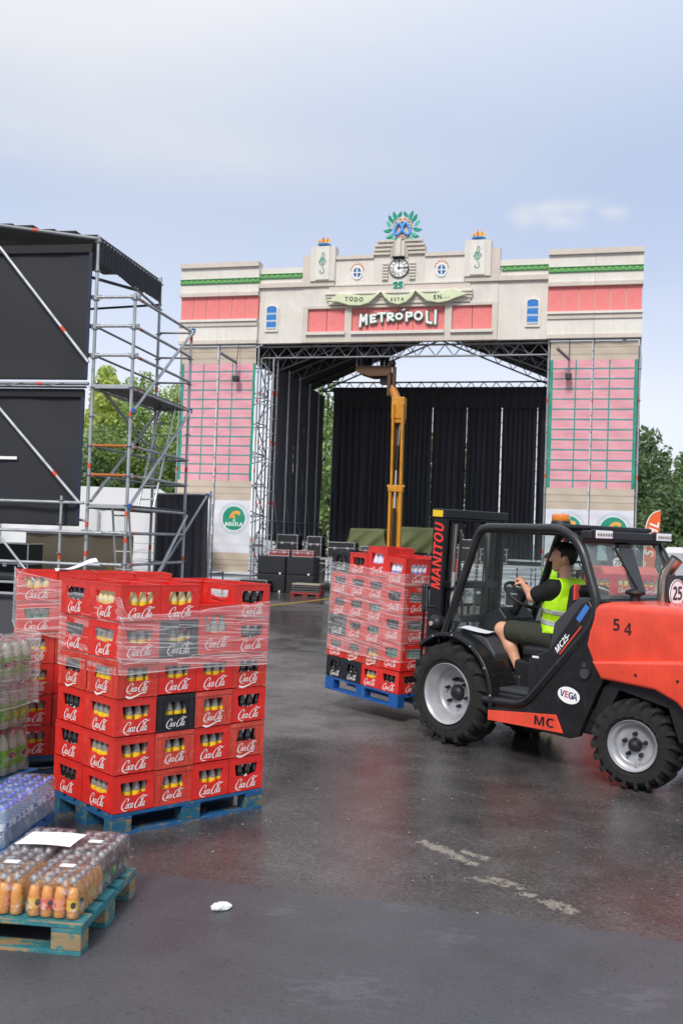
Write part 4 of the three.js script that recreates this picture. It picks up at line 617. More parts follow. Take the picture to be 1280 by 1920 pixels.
function crate(F, u, y, v, style, H, label, group, o = {}) { // F frame, centre u along wide face, v inwards
  const t = thing('bottle_crate', label, 'crate', [0, 0, 0], 0, group), R = crateSeed;
  const m = F.clone().multiply(new THREE.Matrix4().makeRotationY((R() - 0.5) * 0.022).setPosition(u + (R() - 0.5) * 0.006, y, -v + (R() - 0.5) * 0.010)); m.decompose(t.position, t.quaternion, t.scale);
  const sh = style === 'black' ? 'old' : style === 'blacknew' ? 'new' : style, M0 = style.startsWith('black') ? crateBlack : style === 'old' ? crateOlds[Math.floor(R() * 2)] : crateReds[Math.floor(R() * 3)];
  part('shell', crateShell(sh, H), M0, t);
  const W = sh === 'old' ? 0.290 : 0.296, D = sh === 'old' ? 0.388 : 0.395, lg = o.logo || (style === 'old' ? LOGO.b : sh === 'old' ? LOGO.c : LOGO.a), ly = sh === 'old' ? (style === 'old' ? H * 0.27 : H * 0.22) : H * 0.23;
  part('lettering', lg, letterWhite, t, [0, ly, D / 2 + 0.0012]);
  if (o.side) { const s = part('lettering', lg, letterWhite, t, [o.side * (W / 2 + 0.0012), ly, 0]); s.rotation.y = o.side * Math.PI / 2; }
  if (o.b) { const [gm, lm, word] = BK[o.b]; let k = H > 0.27 ? 1.25 : 1; if (o.up) k *= 1.0;
    const put = (bxx, bz) => { const b = thing('glass_bottle', `${word} bottle inside ${o.say}`, 'bottle', [0, 0, 0], 0, `bottles inside ${o.say}`); const q = m.clone().multiply(new THREE.Matrix4().makeScale(k, k, k).setPosition(bxx, 0.0145 + (o.up || 0), bz)); q.decompose(b.position, b.quaternion, b.scale); b.rotateY(R() * 6); part('glass', bottleGlass, gm, b); part('label', bottleLabel, lm, b); part('cap', bottleCap, capSteel, b); };
    const n = o.few ? 3 : 4; if (!o.sideOnly) for (let i = 0; i < n; i++) put((i - (n - 1) / 2) * 0.068 + 0.004, D / 2 - 0.047);
    if (o.side) for (let i = 0; i < 5; i++) { const z = D / 2 - 0.047 - (o.sideOnly ? 0.02 : 0.068) - i * 0.066; if (z > -D / 2 + 0.04) put(o.side * (W / 2 - 0.047), z); } }
  return t;
}
const TH = 0.242, nth = ['bottom', 'second', 'third', 'fourth', 'fifth', 'top'], colA = ['corner', 'second', 'third', 'fourth'];
// -------- stack A, the near one
const FA = stackFrame(-1.372, -6.31, 42.7 * RAD);
pallet('worn blue pallet under the big near crate stack', FA, blueWood, blueWorn);
const kindsA = [['new', 'new', 'new', 'old', 'new', 'new'], ['oldp', 'oldp', 'black', 'new', 'blacknew', 'new'], ['new', 'new', 'old', 'new', 'tall'], ['new', 'old', 'new', 'old', 'new', 'new']], botA = 'yyyd';
kindsA.forEach((col, i) => { let y = TOP; col.forEach((k, j) => {
  const H = k === 'tall' ? 0.345 : TH, style = k === 'tall' ? 'new' : k === 'oldp' ? 'old' : k, colr = style.startsWith('black') ? 'black' : style === 'old' ? 'faded red' : 'red';
  const name = `${colr} crate in the ${colA[i]} column of the near stack's wide face, ${nth[j]}${j && j < 5 ? ' up' : ''}`;
  crate(FA, (i + 0.5) * 0.3, y, 0.2, style, H, name, 'crates of the near stack', { b: (j === 5 && i < 2) ? 'l' : botA[i], side: i === 0 ? -1 : 0, logo: k === 'oldp' ? LOGO.c : undefined, say: `the ${nth[j]} crate of the near stack's ${colA[i]} column`, up: 0, few: k === 'tall' });
  y += H; }); });
{ let y = TOP; ['new', 'new', 'new', 'old', 'new', 'new'].forEach((s, j) => { crate(FA, 0.15, y, 0.6, s, TH, `${s === 'old' ? 'faded red' : 'red'} crate in the back column of the near stack's narrow face, ${nth[j]}${j && j < 5 ? ' up' : ''}`, 'crates of the near stack', { b: 'd', side: -1, sideOnly: true, say: `the ${nth[j]} crate of the near stack's narrow back column`, up: 0 }); y += TH; }); }
for (let i = 1; i < 4; i++) { const low = i === 1 ? 4 : 3; for (let j = low; j < 6; j++) crate(FA, (i + 0.5) * 0.3, TOP + j * TH, 0.6, 'new', TH, `red crate in the near stack's rear row, behind the ${colA[i]} column, ${nth[j]}${j < 5 ? ' up' : ''}`, 'crates of the near stack', j === 5 && i === 2 ? { b: 'd', say: "the top rear crate behind the near stack's third column", up: 0 } : {}); for (let j = 0; j < low; j++) crate(FA, (i + 0.5) * 0.3, TOP + j * TH, 0.6, 'new', TH, `red crate in the near stack's rear row, behind the ${colA[i]} column, ${nth[j]}${j ? ' up' : ''}`, 'crates of the near stack'); }
// -------- stack B behind it
const FB = stackFrame(-2.50, -7.78, 20 * RAD);
pallet('blue pallet under the crate stack behind the near one', FB, blueWood, blueWorn);
for (let i = 0; i < 4; i++) for (let j = 0; j < 6; j++) { if (i > 1 && j < 4) continue; const st = j === 3 || (i === 1 && j === 1) ? 'old' : i === 1 && j === 5 ? 'new' : 'new'; crate(FB, (i + 0.5) * 0.3, TOP + j * TH, 0.2, st, TH, `${st === 'old' ? 'faded red' : 'red'} crate of the stack behind, ${colA[i] === 'corner' ? 'first' : colA[i]} column, ${nth[j]}${j && j < 5 ? ' up' : ''}`, 'crates of the stack behind', i < 2 ? { b: j === 5 ? 'l' : j === 4 ? 'g' : 'y', say: `the ${nth[j]} crate in column ${i ? 'two' : 'one'} of the stack behind`, few: true, side: i === 0 && j > 3 ? -1 : 0, up: 0 } : {}); }
for (let i = 2; i < 4; i++) for (let j = 0; j < 4; j++) crate(FB, (i + 0.5) * 0.3, TOP + j * TH, 0.2, 'new', TH, `red crate of the stack behind, ${colA[i]} column, ${nth[j]}${j ? ' up' : ''}`, 'crates of the stack behind');
// -------- stack G beyond the forklift, seen through its rear window
const FG = stackFrame(3.05, -12.6, -14 * RAD);
pallet('blue pallet under the crates standing beyond the forklift', FG, blueWood, blueWorn);
for (let i = 0; i < 3; i++) for (let j = 0; j < 6; j++) crate(FG, (i + 0.5) * 0.3 + 0.1, TOP + j * TH, 0.2, 'new', TH, `red crate beyond the forklift, ${ord[i]} column, ${nth[j]}${j && j < 5 ? ' up' : ''}`, 'crates beyond the forklift', j === 5 ? { b: i === 1 ? 'l' : 'y', say: `the top crate in column ${['one', 'two', 'three'][i]} beyond the forklift`, few: true, up: 0 } : {});

// ------------------------------------------------------------------ stretch film
const filmTex = tex(512, 512, (u, v) => { const s = fbm(u * 2.5, v * 90, 3, 401), s2 = fbm(u * 9, v * 160, 2, 405), b = fbm(u * 4, v * 5, 3, 409, 0); const k = sstep(0.46, 0.78, s * 0.6 + s2 * 0.4) * 0.7 + 0.30 * b; return clamp(1 - (0.03 + 0.52 * k)); }, false);
const film = phys(0xffffff, 0.22, { transmission: 1, transmissionMap: filmTex, thickness: 0, side: THREE.DoubleSide, ior: 1.4, bumpMap: filmTex, bumpScale: 0.004 });
const filmFold = phys(0xffffff, 0.12, { transmission: 0.78, thickness: 0, ior: 1.45 });
function wrap(label, F, path, yb, yt, seed, group) { // path: [u, v] corners; yb/yt functions of the run 0..1
  const t = thing('stretch_film', label, 'stretch film', [0, 0, 0], 0, group); F.decompose(t.position, t.quaternion, t.scale);
  const L = [0]; for (let i = 1; i < path.length; i++) L.push(L[i - 1] + Math.hypot(path[i][0] - path[i - 1][0], path[i][1] - path[i - 1][1]));
  const tot = L[L.length - 1], nx = Math.round(tot * 50), ny = 26, pos = [], uv = [], idx = [];
  for (let a = 0; a <= nx; a++) { const d = a / nx * tot; let s = 1; while (s < path.length - 1 && d > L[s]) s++; const f = (d - L[s - 1]) / (L[s] - L[s - 1]), [x0, v0] = path[s - 1], [x1, v1] = path[s], dx = (x1 - x0) / (L[s] - L[s - 1]), dv = (v1 - v0) / (L[s] - L[s - 1]);
    for (let b = 0; b <= ny; b++) { const k = b / ny, y = mix(yb(d / tot), yt(d / tot), k) + 0.012 * (fbm(d * 5, seed, 2, 5) - 0.5) * (b === 0 || b === ny ? 1 : 0); const n = 0.006 + 0.008 * fbm(d * 6, y * 40 + seed, 3, seed) * Math.min(1, 8 * Math.min(f, 1 - f)); pos.push(x0 + (x1 - x0) * f + dv * n * -1, y, -(v0 + (v1 - v0) * f) + dx * n * 1); uv.push(d * 0.8 + seed, y * 1.6 + d * (seed % 2 ? 0.10 : -0.08)); } }
  for (let a = 0; a < nx; a++) for (let b = 0; b < ny; b++) { const i = a * (ny + 1) + b; idx.push(i, i + ny + 1, i + 1, i + 1, i + ny + 1, i + ny + 2); }
  const g = new THREE.BufferGeometry(); g.setAttribute('position', new THREE.Float32BufferAttribute(pos, 3)); g.setAttribute('uv', new THREE.Float32BufferAttribute(uv, 2)); g.setIndex(idx); g.computeVertexNormals();
  part('film', g, film, t);
  const at = (d, k) => { const a = Math.round(d * nx), b = Math.round(k * ny), i = (a * (ny + 1) + b) * 3; return [pos[i], pos[i + 1], pos[i + 2]]; }, RR = rng(seed * 31 + 1);
  const rope = (k0, k1, r, d0 = 0, d1 = 1) => { const ps = [], N = 46; for (let i = 0; i <= N; i++) { const d = mix(d0, d1, i / N), q = at(d, clamp(mix(k0, k1, i / N) + 0.02 * Math.sin(i * 0.9 + seed))); ps.push(q); } part('film_fold', tubeGeo(ps, r, N * 2, 5), filmFold, t); };
  rope(1, 1, 0.003); rope(0, 0, 0.0034); for (let i = 0; i < 4; i++) { const k = RR(); rope(k, clamp(k + (RR() - 0.5) * 0.35), 0.0018 + 0.001 * RR(), RR() * 0.2, 0.8 + RR() * 0.2); }
  return t;
}
const ringA = [[-0.006, 0.806], [-0.006, -0.006], [1.206, -0.006], [1.206, 0.806]];
wrap('clear stretch film band round the upper tiers of the near crate stack', FA, ringA, (s) => TOP + TH * 3.68 - 0.06 * Math.abs(s - 0.5), (s) => TOP + TH * (s < 0.29 ? 5.62 : 5.18 + 0.9 * Math.max(0, s - 0.4)), 3, 'stretch film on crate stacks');
wrap('clear stretch film slanting across the stack behind the near one', FB, [[-0.008, 0.8], [-0.008, -0.008], [1.208, -0.008]], (s) => TOP + TH * (4.05 - 1.3 * Math.max(0, s - 0.4)), (s) => TOP + TH * (5.98 - 1.9 * Math.max(0, s - 0.4)), 6, 'stretch film on crate stacks');

// ------------------------------------------------------------------ shrink-wrapped packs
const packFilm = phys(0xffffff, 0.16, { transmission: 1, transmissionMap: tex(256, 256, (u, v) => clamp(0.98 - 0.35 * sstep(0.58, 0.85, fbm(u * 8, v * 8, 4, 431, 8))), false), thickness: 0, side: THREE.DoubleSide, ior: 1.4, bumpMap: again(cloudy, 4, 4), bumpScale: 0.02 });
function filmHull(w, h, d, k, seed) { const g = new RoundedBoxGeometry(w, h, d, 5, Math.min(0.03, h * 0.2)), p = g.attributes.position; for (let i = 0; i < p.count; i++) { const x = p.getX(i), y = p.getY(i), z = p.getZ(i), n = 0.012 * (fbm(x * 20 + seed, y * 20 + z * 20, 3, seed) - 0.5), tp = 1 - k * sstep(0, h / 2, y); p.setXYZ(i, x * tp + Math.sign(x) * n, y, z * tp + Math.sign(z) * n); } g.computeVertexNormals(); return boxUV(g, 4); }
const filmCache = {};
function pack(label, cat, F, u, y, v, nx, nz, sp, kind, group, ry = 0, open = false) {
  const t = thing(kind.name, label, cat, [0, 0, 0], 0, group); F.clone().multiply(new THREE.Matrix4().makeRotationY(ry).setPosition(u, y, -v)).decompose(t.position, t.quaternion, t.scale);
  const R = rng(Math.round(u * 977 + v * 331 + y * 71 + 5));
  for (let i = 0; i < nx; i++) for (let k = 0; k < nz; k++) { const b = part('bottle', kind.body, kind.mat, t, [(i - (nx - 1) / 2) * sp, 0.002, (k - (nz - 1) / 2) * sp]); b.rotation.y = R() * 6.28; if (kind.fill) part('drink', kind.fill, kind.fillMat, b); part('label', kind.label, kind.labelMats[(i + k * 3) % kind.labelMats.length], b); part('cap', kind.cap, kind.capMat, b); }
  const fk = [kind.name, nx, nz].join(); if (!filmCache[fk]) filmCache[fk] = filmHull(nx * sp + 0.008, kind.h + 0.006, nz * sp + 0.008, kind.taper || 0.03, nx * 7 + nz);
  part('shrink_film', filmCache[fk], packFilm, t, [0, (kind.h + 0.006) / 2 + 0.0015, 0]);
  if (kind.tag) part('price_tag', bx(0.07, 0.001, 0.045), M.white, t, [0.01, kind.h + 0.01, 0.02]);
  return t;
}
const printTex = (bg, spots, seed) => mat(0xffffff, 0.5, { map: tex(128, 64, (u, v) => { let c = bg; for (const [cx, cy, rx, ry2, col] of spots) { const d = Math.hypot(((u * 2 % 1) - cx) / rx, (v - cy) / ry2); if (d < 1) c = col; } const n = 0.94 + 0.12 * (fbm(u * 20, v * 20, 2, seed) - 0.5); return c.map((q) => q * n); }) });
const glassClear = phys(0xf3f6f4, 0.06, { transmission: 0.97, thickness: 0, ior: 1.3 });
const juice = { name: 'juice_pack', h: 0.186, sp: 0.062, taper: 0.02, tag: true,
  body: lathe([[0.001, 0], [0.026, 0.001], [0.0295, 0.01], [0.029, 0.085], [0.0295, 0.105], [0.022, 0.14], [0.014, 0.158], [0.0135, 0.172], [0.001, 0.174]], 14), mat: glassClear,
  fill: lathe([[0.001, 0.003], [0.0275, 0.008], [0.0275, 0.105], [0.019, 0.14], [0.001, 0.142]], 12), fillMat: phys(0xf59c22, 0.3, { clearcoat: 0.4 }),
  label: new THREE.CylinderGeometry(0.0302, 0.0302, 0.05, 14, 1, true, 0, 4.2).translate(0, 0.066, 0), labelMats: [printTex([0.92, 0.72, 0.18], [[0.5, 0.55, 0.2, 0.3, [0.12, 0.1, 0.1]]], 1), printTex([0.90, 0.42, 0.36], [[0.5, 0.6, 0.18, 0.25, [0.15, 0.08, 0.08]], [0.5, 0.2, 0.4, 0.15, [0.75, 0.12, 0.1]]], 2), printTex([0.93, 0.60, 0.45], [[0.5, 0.4, 0.25, 0.2, [0.86, 0.3, 0.2]]], 3)],
  cap: lathe([[0.0148, 0.160], [0.0158, 0.164], [0.0155, 0.181], [0.001, 0.183]], 14), capMat: mat(0x8a8d90, 0.4, { metalness: 0.3 }) };
const berry = { ...juice, name: 'berry_juice_pack', fillMat: phys(0x5c3036, 0.3, { clearcoat: 0.4 }), labelMats: [printTex([0.30, 0.52, 0.20], [[0.5, 0.6, 0.2, 0.3, [0.7, 0.8, 0.5]]], 4), printTex([0.45, 0.16, 0.20], [[0.5, 0.6, 0.2, 0.3, [0.3, 0.5, 0.2]]], 5)] };
const water = { name: 'water_pack', h: 0.232, sp: 0.066, taper: 0.02,
  body: lathe([[0.001, 0], [0.026, 0.002], [0.031, 0.012], [0.0305, 0.05], [0.029, 0.058], [0.031, 0.066], [0.029, 0.074], [0.031, 0.082], [0.029, 0.09], [0.031, 0.1], [0.031, 0.145], [0.022, 0.185], [0.0135, 0.205], [0.013, 0.215], [0.001, 0.216]], 14), mat: phys(0xe2eef6, 0.1, { transmission: 0.85, thickness: 0, ior: 1.33 }),
  label: new THREE.CylinderGeometry(0.0318, 0.0318, 0.04, 14, 1, true).translate(0, 0.122, 0), labelMats: [printTex([0.88, 0.91, 0.95], [[0.5, 0.5, 0.25, 0.35, [0.35, 0.48, 0.78]], [0.2, 0.3, 0.1, 0.15, [0.6, 0.7, 0.85]]], 6)],
  cap: lathe([[0.0148, 0.206], [0.0158, 0.209], [0.0155, 0.226], [0.001, 0.228]], 14), capMat: mat(0x5072d6, 0.4) };
const lemon = { name: 'lemon_drink_pack', h: 0.325, sp: 0.108, taper: 0.10,
  body: lathe([[0.001, 0], [0.04, 0.002], [0.052, 0.018], [0.052, 0.06], [0.05, 0.07], [0.052, 0.08], [0.052, 0.19], [0.046, 0.225], [0.026, 0.275], [0.0145, 0.295], [0.0145, 0.305], [0.001, 0.306]], 18), mat: phys(0xd8dbc6, 0.1, { transmission: 0.45, thickness: 0, ior: 1.33 }),
  fill: lathe([[0.001, 0.004], [0.048, 0.01], [0.049, 0.19], [0.042, 0.225], [0.02, 0.275], [0.001, 0.277]], 14), fillMat: phys(0xb7ba97, 0.35),
  label: new THREE.CylinderGeometry(0.0528, 0.0528, 0.125, 18, 1, true).translate(0, 0.125, 0), labelMats: [printTex([0.50, 0.74, 0.16], [[0.5, 0.58, 0.2, 0.22, [0.88, 0.88, 0.85]], [0.5, 0.58, 0.17, 0.18, [0.22, 0.12, 0.14]], [0.5, 0.6, 0.1, 0.1, [0.85, 0.2, 0.22]], [0.1, 0.3, 0.12, 0.2, [0.86, 0.86, 0.3]]], 7)],
  cap: lathe([[0.0165, 0.296], [0.0175, 0.3], [0.017, 0.319], [0.001, 0.322]], 14), capMat: mat(0xc23a38, 0.45) };
// front pallet D with juice
const yawD = -6 * RAD, FD = new THREE.Matrix4().makeRotationY(yawD).setPosition(-1.11 - 1.2 * Math.cos(yawD), 0, -4.57 + 1.2 * Math.sin(yawD));
pallet('teal worn pallet nearest the camera, under the juice packs', FD, tealWood, tealWorn);
const gJ = 'shrink-wrapped packs on the nearest pallet';
pack('orange juice pack at the pallet corner, with pink and red labels', 'bottle pack', FD, 1.2 - 0.03 - 0.13, TOP, 0.215, 4, 6, 0.062, juice, gJ);
pack('orange juice pack cut by the frame edge, with yellow labels', 'bottle pack', FD, 1.2 - 0.03 - 0.13 - 0.275, TOP, 0.215, 4, 6, 0.062, juice, gJ, 0.02);
pack('third orange juice pack, outside the frame edge', 'bottle pack', FD, 1.2 - 0.03 - 0.13 - 0.55, TOP, 0.215, 4, 6, 0.062, juice, gJ, -0.01);
pack('dark berry juice pack with green labels at the far corner of the nearest pallet', 'bottle pack', FD, 1.2 - 0.03 - 0.13, TOP, 0.595, 4, 6, 0.062, berry, gJ, -0.02);
pack('dark berry juice pack under the white paper sheet', 'bottle pack', FD, 1.2 - 0.03 - 0.13 - 0.28, TOP, 0.6, 4, 6, 0.062, berry, gJ, 0.015);
{ // paper sheet
  const g = new THREE.PlaneGeometry(0.297, 0.21, 12, 8).rotateX(-Math.PI / 2), p = g.attributes.position; for (let i = 0; i < p.count; i++) p.setY(i, 0.012 * Math.sin(p.getX(i) * 9 + 1) * Math.cos(p.getZ(i) * 8) + 0.006); g.computeVertexNormals();
  const q = V(0.83, TOP + 0.198, -0.53).applyMatrix4(FD); const s = solo('paper_sheet', g, mat(0xf4f5f6, 0.7, { side: THREE.DoubleSide }), 'white paper sheet lying on the juice packs', 'paper', q.toArray(), yawD - 0.05);
}
// water pallet E
const FE = stackFrame(-2.99, -5.62, -4 * RAD);
pallet('blue pallet under the blue-capped water bottles', FE, blueWood, blueWorn);
pack('water bottle pack with blue caps, the one at the pallet corner', 'bottle pack', FE, 1.2 - 0.14, TOP, 0.22, 4, 6, 0.066, water, 'water bottle packs');
pack('water bottle pack with blue caps, the one cut by the frame edge', 'bottle pack', FE, 1.2 - 0.14 - 0.28, TOP, 0.21, 4, 6, 0.066, water, 'water bottle packs', 0.03);
pack('water bottle pack with blue caps at the far corner of its pallet', 'bottle pack', FE, 1.2 - 0.14, TOP, 0.62, 4, 6, 0.066, water, 'water bottle packs', -0.02);
// lemon drink pallet C
const FC = new THREE.Matrix4().makeRotationY(72 * RAD).setPosition(-2.55, 0, -6.32);
pallet('blue pallet under the green lemon drink bottles', FC, blueWood, blueWorn);
const gP = 'lemon drink packs in film';
for (let j = 0; j < 3; j++) for (let i = 0; i < 3; i++) pack(`${['bottom', 'middle', 'top'][j]} lemon drink pack with green labels, ${['nearest the camera', 'in the middle of its row', 'at the far end of its row'][i]}`, 'bottle pack', FC, 0.3 + i * 0.345, TOP + j * 0.331, 0.16 + 0.01 * (j % 2), 3, 2, 0.108, lemon, gP, (i - 1) * 0.02);
for (let i = 0; i < 3; i++) for (let j = 0; j < 3; j++) pack(`${['bottom', 'middle', 'top'][j]} lemon drink pack in the hidden second row, ${['nearest the camera', 'in the middle', 'at the far end'][i]}`, 'bottle pack', FC, 0.3 + i * 0.345, TOP + j * 0.331, 0.40, 3, 2, 0.108, lemon, gP, 0);
wrap('milky stretch film round the top of the lemon drink packs', FC, [[0.1, 0.02], [1.18, 0.02], [1.18, 0.6]], () => TOP + 0.50, (s) => TOP + 1.0 + 0.02 * Math.sin(s * 20), 9);
{ // dark carton and blue tray at the frame edge behind the lemon pallet
  const t = thing('carton_stack', 'tall maroon carton on a dark blue tray at the frame edge', 'carton', [-2.66, 0, -7.02], 0.1);
  part('tray', rbAt(-0.16, 0.16, 1.135, 1.20, -0.16, 0.16, 0.01), mat(0x1a2340, 0.6), t); part('carton', rbAt(-0.15, 0.135, 1.2, 1.56, -0.15, 0.15, 0.008), mat(0x3a2024, 0.6), t);
}
{ // crumpled plastic litter and the flapping sheet on the stack behind
  const g = new THREE.IcosahedronGeometry(0.05, 4), p = g.attributes.position; for (let i = 0; i < p.count; i++) { const v = V().fromBufferAttribute(p, i), n = 0.45 + 1.0 * fbm(v.x * 35 + 9, v.y * 35 + v.z * 41, 4, 7); v.multiplyScalar(n); p.setXYZ(i, v.x * 1.15, Math.max(-0.012, v.y * 0.5) + 0.012, v.z * 0.75); } g.computeVertexNormals();
  solo('crumpled_wrapper', g, mat(0xe6e8ec, 0.4), 'crumpled white plastic wrapper lying on the wet asphalt', 'litter', [-0.55, 0.006, -5.19], 0.4);
  const s = new THREE.PlaneGeometry(0.3, 0.2, 16, 10).rotateX(-Math.PI / 2), q = s.attributes.position; for (let i = 0; i < q.count; i++) { const x = q.getX(i); q.setY(i, 0.09 * sstep(-0.1, 0.15, x) + 0.015 * Math.sin(q.getZ(i) * 30 + x * 8)); } s.computeVertexNormals();
  solo('delivery_note', s, mat(0xdfe0ee, 0.6, { side: THREE.DoubleSide }), 'curled white sheet flapping on top of the stack behind', 'paper', V(0.45, TOP + 6 * TH + 0.002, -0.12).applyMatrix4(FB).toArray(), 0.5);
}
// ------------------------------------------------------------------ forklift: x forward, y up, -z its near (left) side
const VP = [2.8854, 0, -8.4409], VR = 130.1 * RAD, VM = new THREE.Matrix4().makeRotationY(VR).setPosition(...VP);
const K = {
  black: phys(0xffffff, 0.42, { map: again(tex(512, 512, (u, v) => { const n = fbm(u * 6, v * 6, 4, 611, 6), sp = fbm(u * 110, v * 110, 2, 615, 110), sc = fbm(u * 90, v * 8, 3, 618); const m = sstep(0.74, 0.86, sp) * 0.55 * sstep(0.35, 0.65, n) + 0.35 * sstep(0.72, 0.8, sc) + 0.10 * sstep(0.5, 0.75, n); return [mix(0.065, 0.42, m), mix(0.075, 0.39, m), mix(0.085, 0.36, m)]; }), 1.6, 1.6), clearcoat: 0.25, clearcoatRoughness: 0.25, bumpMap: again(cloudy, 2, 2), bumpScale: 0.002 }), satin: mat(0x1b1d20, 0.5), plastic: mat(0x3a3d42, 0.6, { bumpMap: again(grain, 14, 14), bumpScale: 0.001 }), mast: mat(0x15171a, 0.45, { metalness: 0.2, map: again(dirt, 1, 1) }),
  red: phys(0xf7543c, 0.36, { clearcoat: 0.55, clearcoatRoughness: 0.18, map: again(dirt, 1.5, 1.5), bumpMap: again(grain, 5, 5), bumpScale: 0.0006 }),
  rubber: mat(0x222121, 0.85, { map: again(dirt, 2, 2), bumpMap: again(grain, 6, 6), bumpScale: 0.003 }), rubberWet: mat(0x232222, 0.7, { map: again(dirt, 1, 1), bumpMap: again(grain, 8, 8), bumpScale: 0.002 }),
  silver: mat(0xc9cbd0, 0.38, { metalness: 0.35, map: again(cloudy, 1, 1) }), glass: phys(0xdfeae6, 0.02, { transmission: 1, transmissionMap: tex(128, 128, (u, v) => clamp(0.985 - 0.10 * sstep(0.45, 0.75, fbm(u * 5, v * 5, 5, 77, 5))), false), thickness: 0, ior: 1.5 }), smoke: phys(0x8a8d90, 0.1, { transmission: 0.55, thickness: 0 }), chrome: mat(0xb9b3aa, 0.3, { metalness: 0.9, map: again(dirt, 2, 2) }), white: mat(0xf0f1f2, 0.5), orangeLens: phys(0xf08a1c, 0.15, { clearcoat: 1, transmission: 0.25, thickness: 0 }), lens: phys(0xe9ecef, 0.1, { clearcoat: 1 }),
};
const fork = thing('forklift_truck', 'red and black rough terrain forklift carrying crates, driven across the wet asphalt', 'forklift', VP, VR);
function filletPath(pts, r) { const P = pts.map((p) => V(...p)), cp = new THREE.CurvePath(); let prev = P[0]; for (let i = 1; i < P.length - 1; i++) { const a = P[i - 1], b = P[i], c = P[i + 1], ra = Math.min(r[i] ?? r, a.distanceTo(b) * 0.49, b.distanceTo(c) * 0.49), p = b.clone().lerp(a, ra / a.distanceTo(b)), q = b.clone().lerp(c, ra / b.distanceTo(c)); cp.add(new THREE.LineCurve3(prev, p)); cp.add(new THREE.QuadraticBezierCurve3(p, b, q)); prev = q; } cp.add(new THREE.LineCurve3(prev, P[P.length - 1])); return cp; }
const bent = (pts, r, rad, seg = 80) => new THREE.TubeGeometry(filletPath(pts, r), seg, rad, 12);
const sideCut = (pts, z0, z1, bevel = 0, holes = []) => { const g = extrude(pts, z1 - z0 - 2 * bevel, bevel, holes, bevel > 0.03 ? 6 : 3).translate(0, 0, z0 + bevel); return bevel > 0.03 ? toCreasedNormals(g, 0.55) : g; };
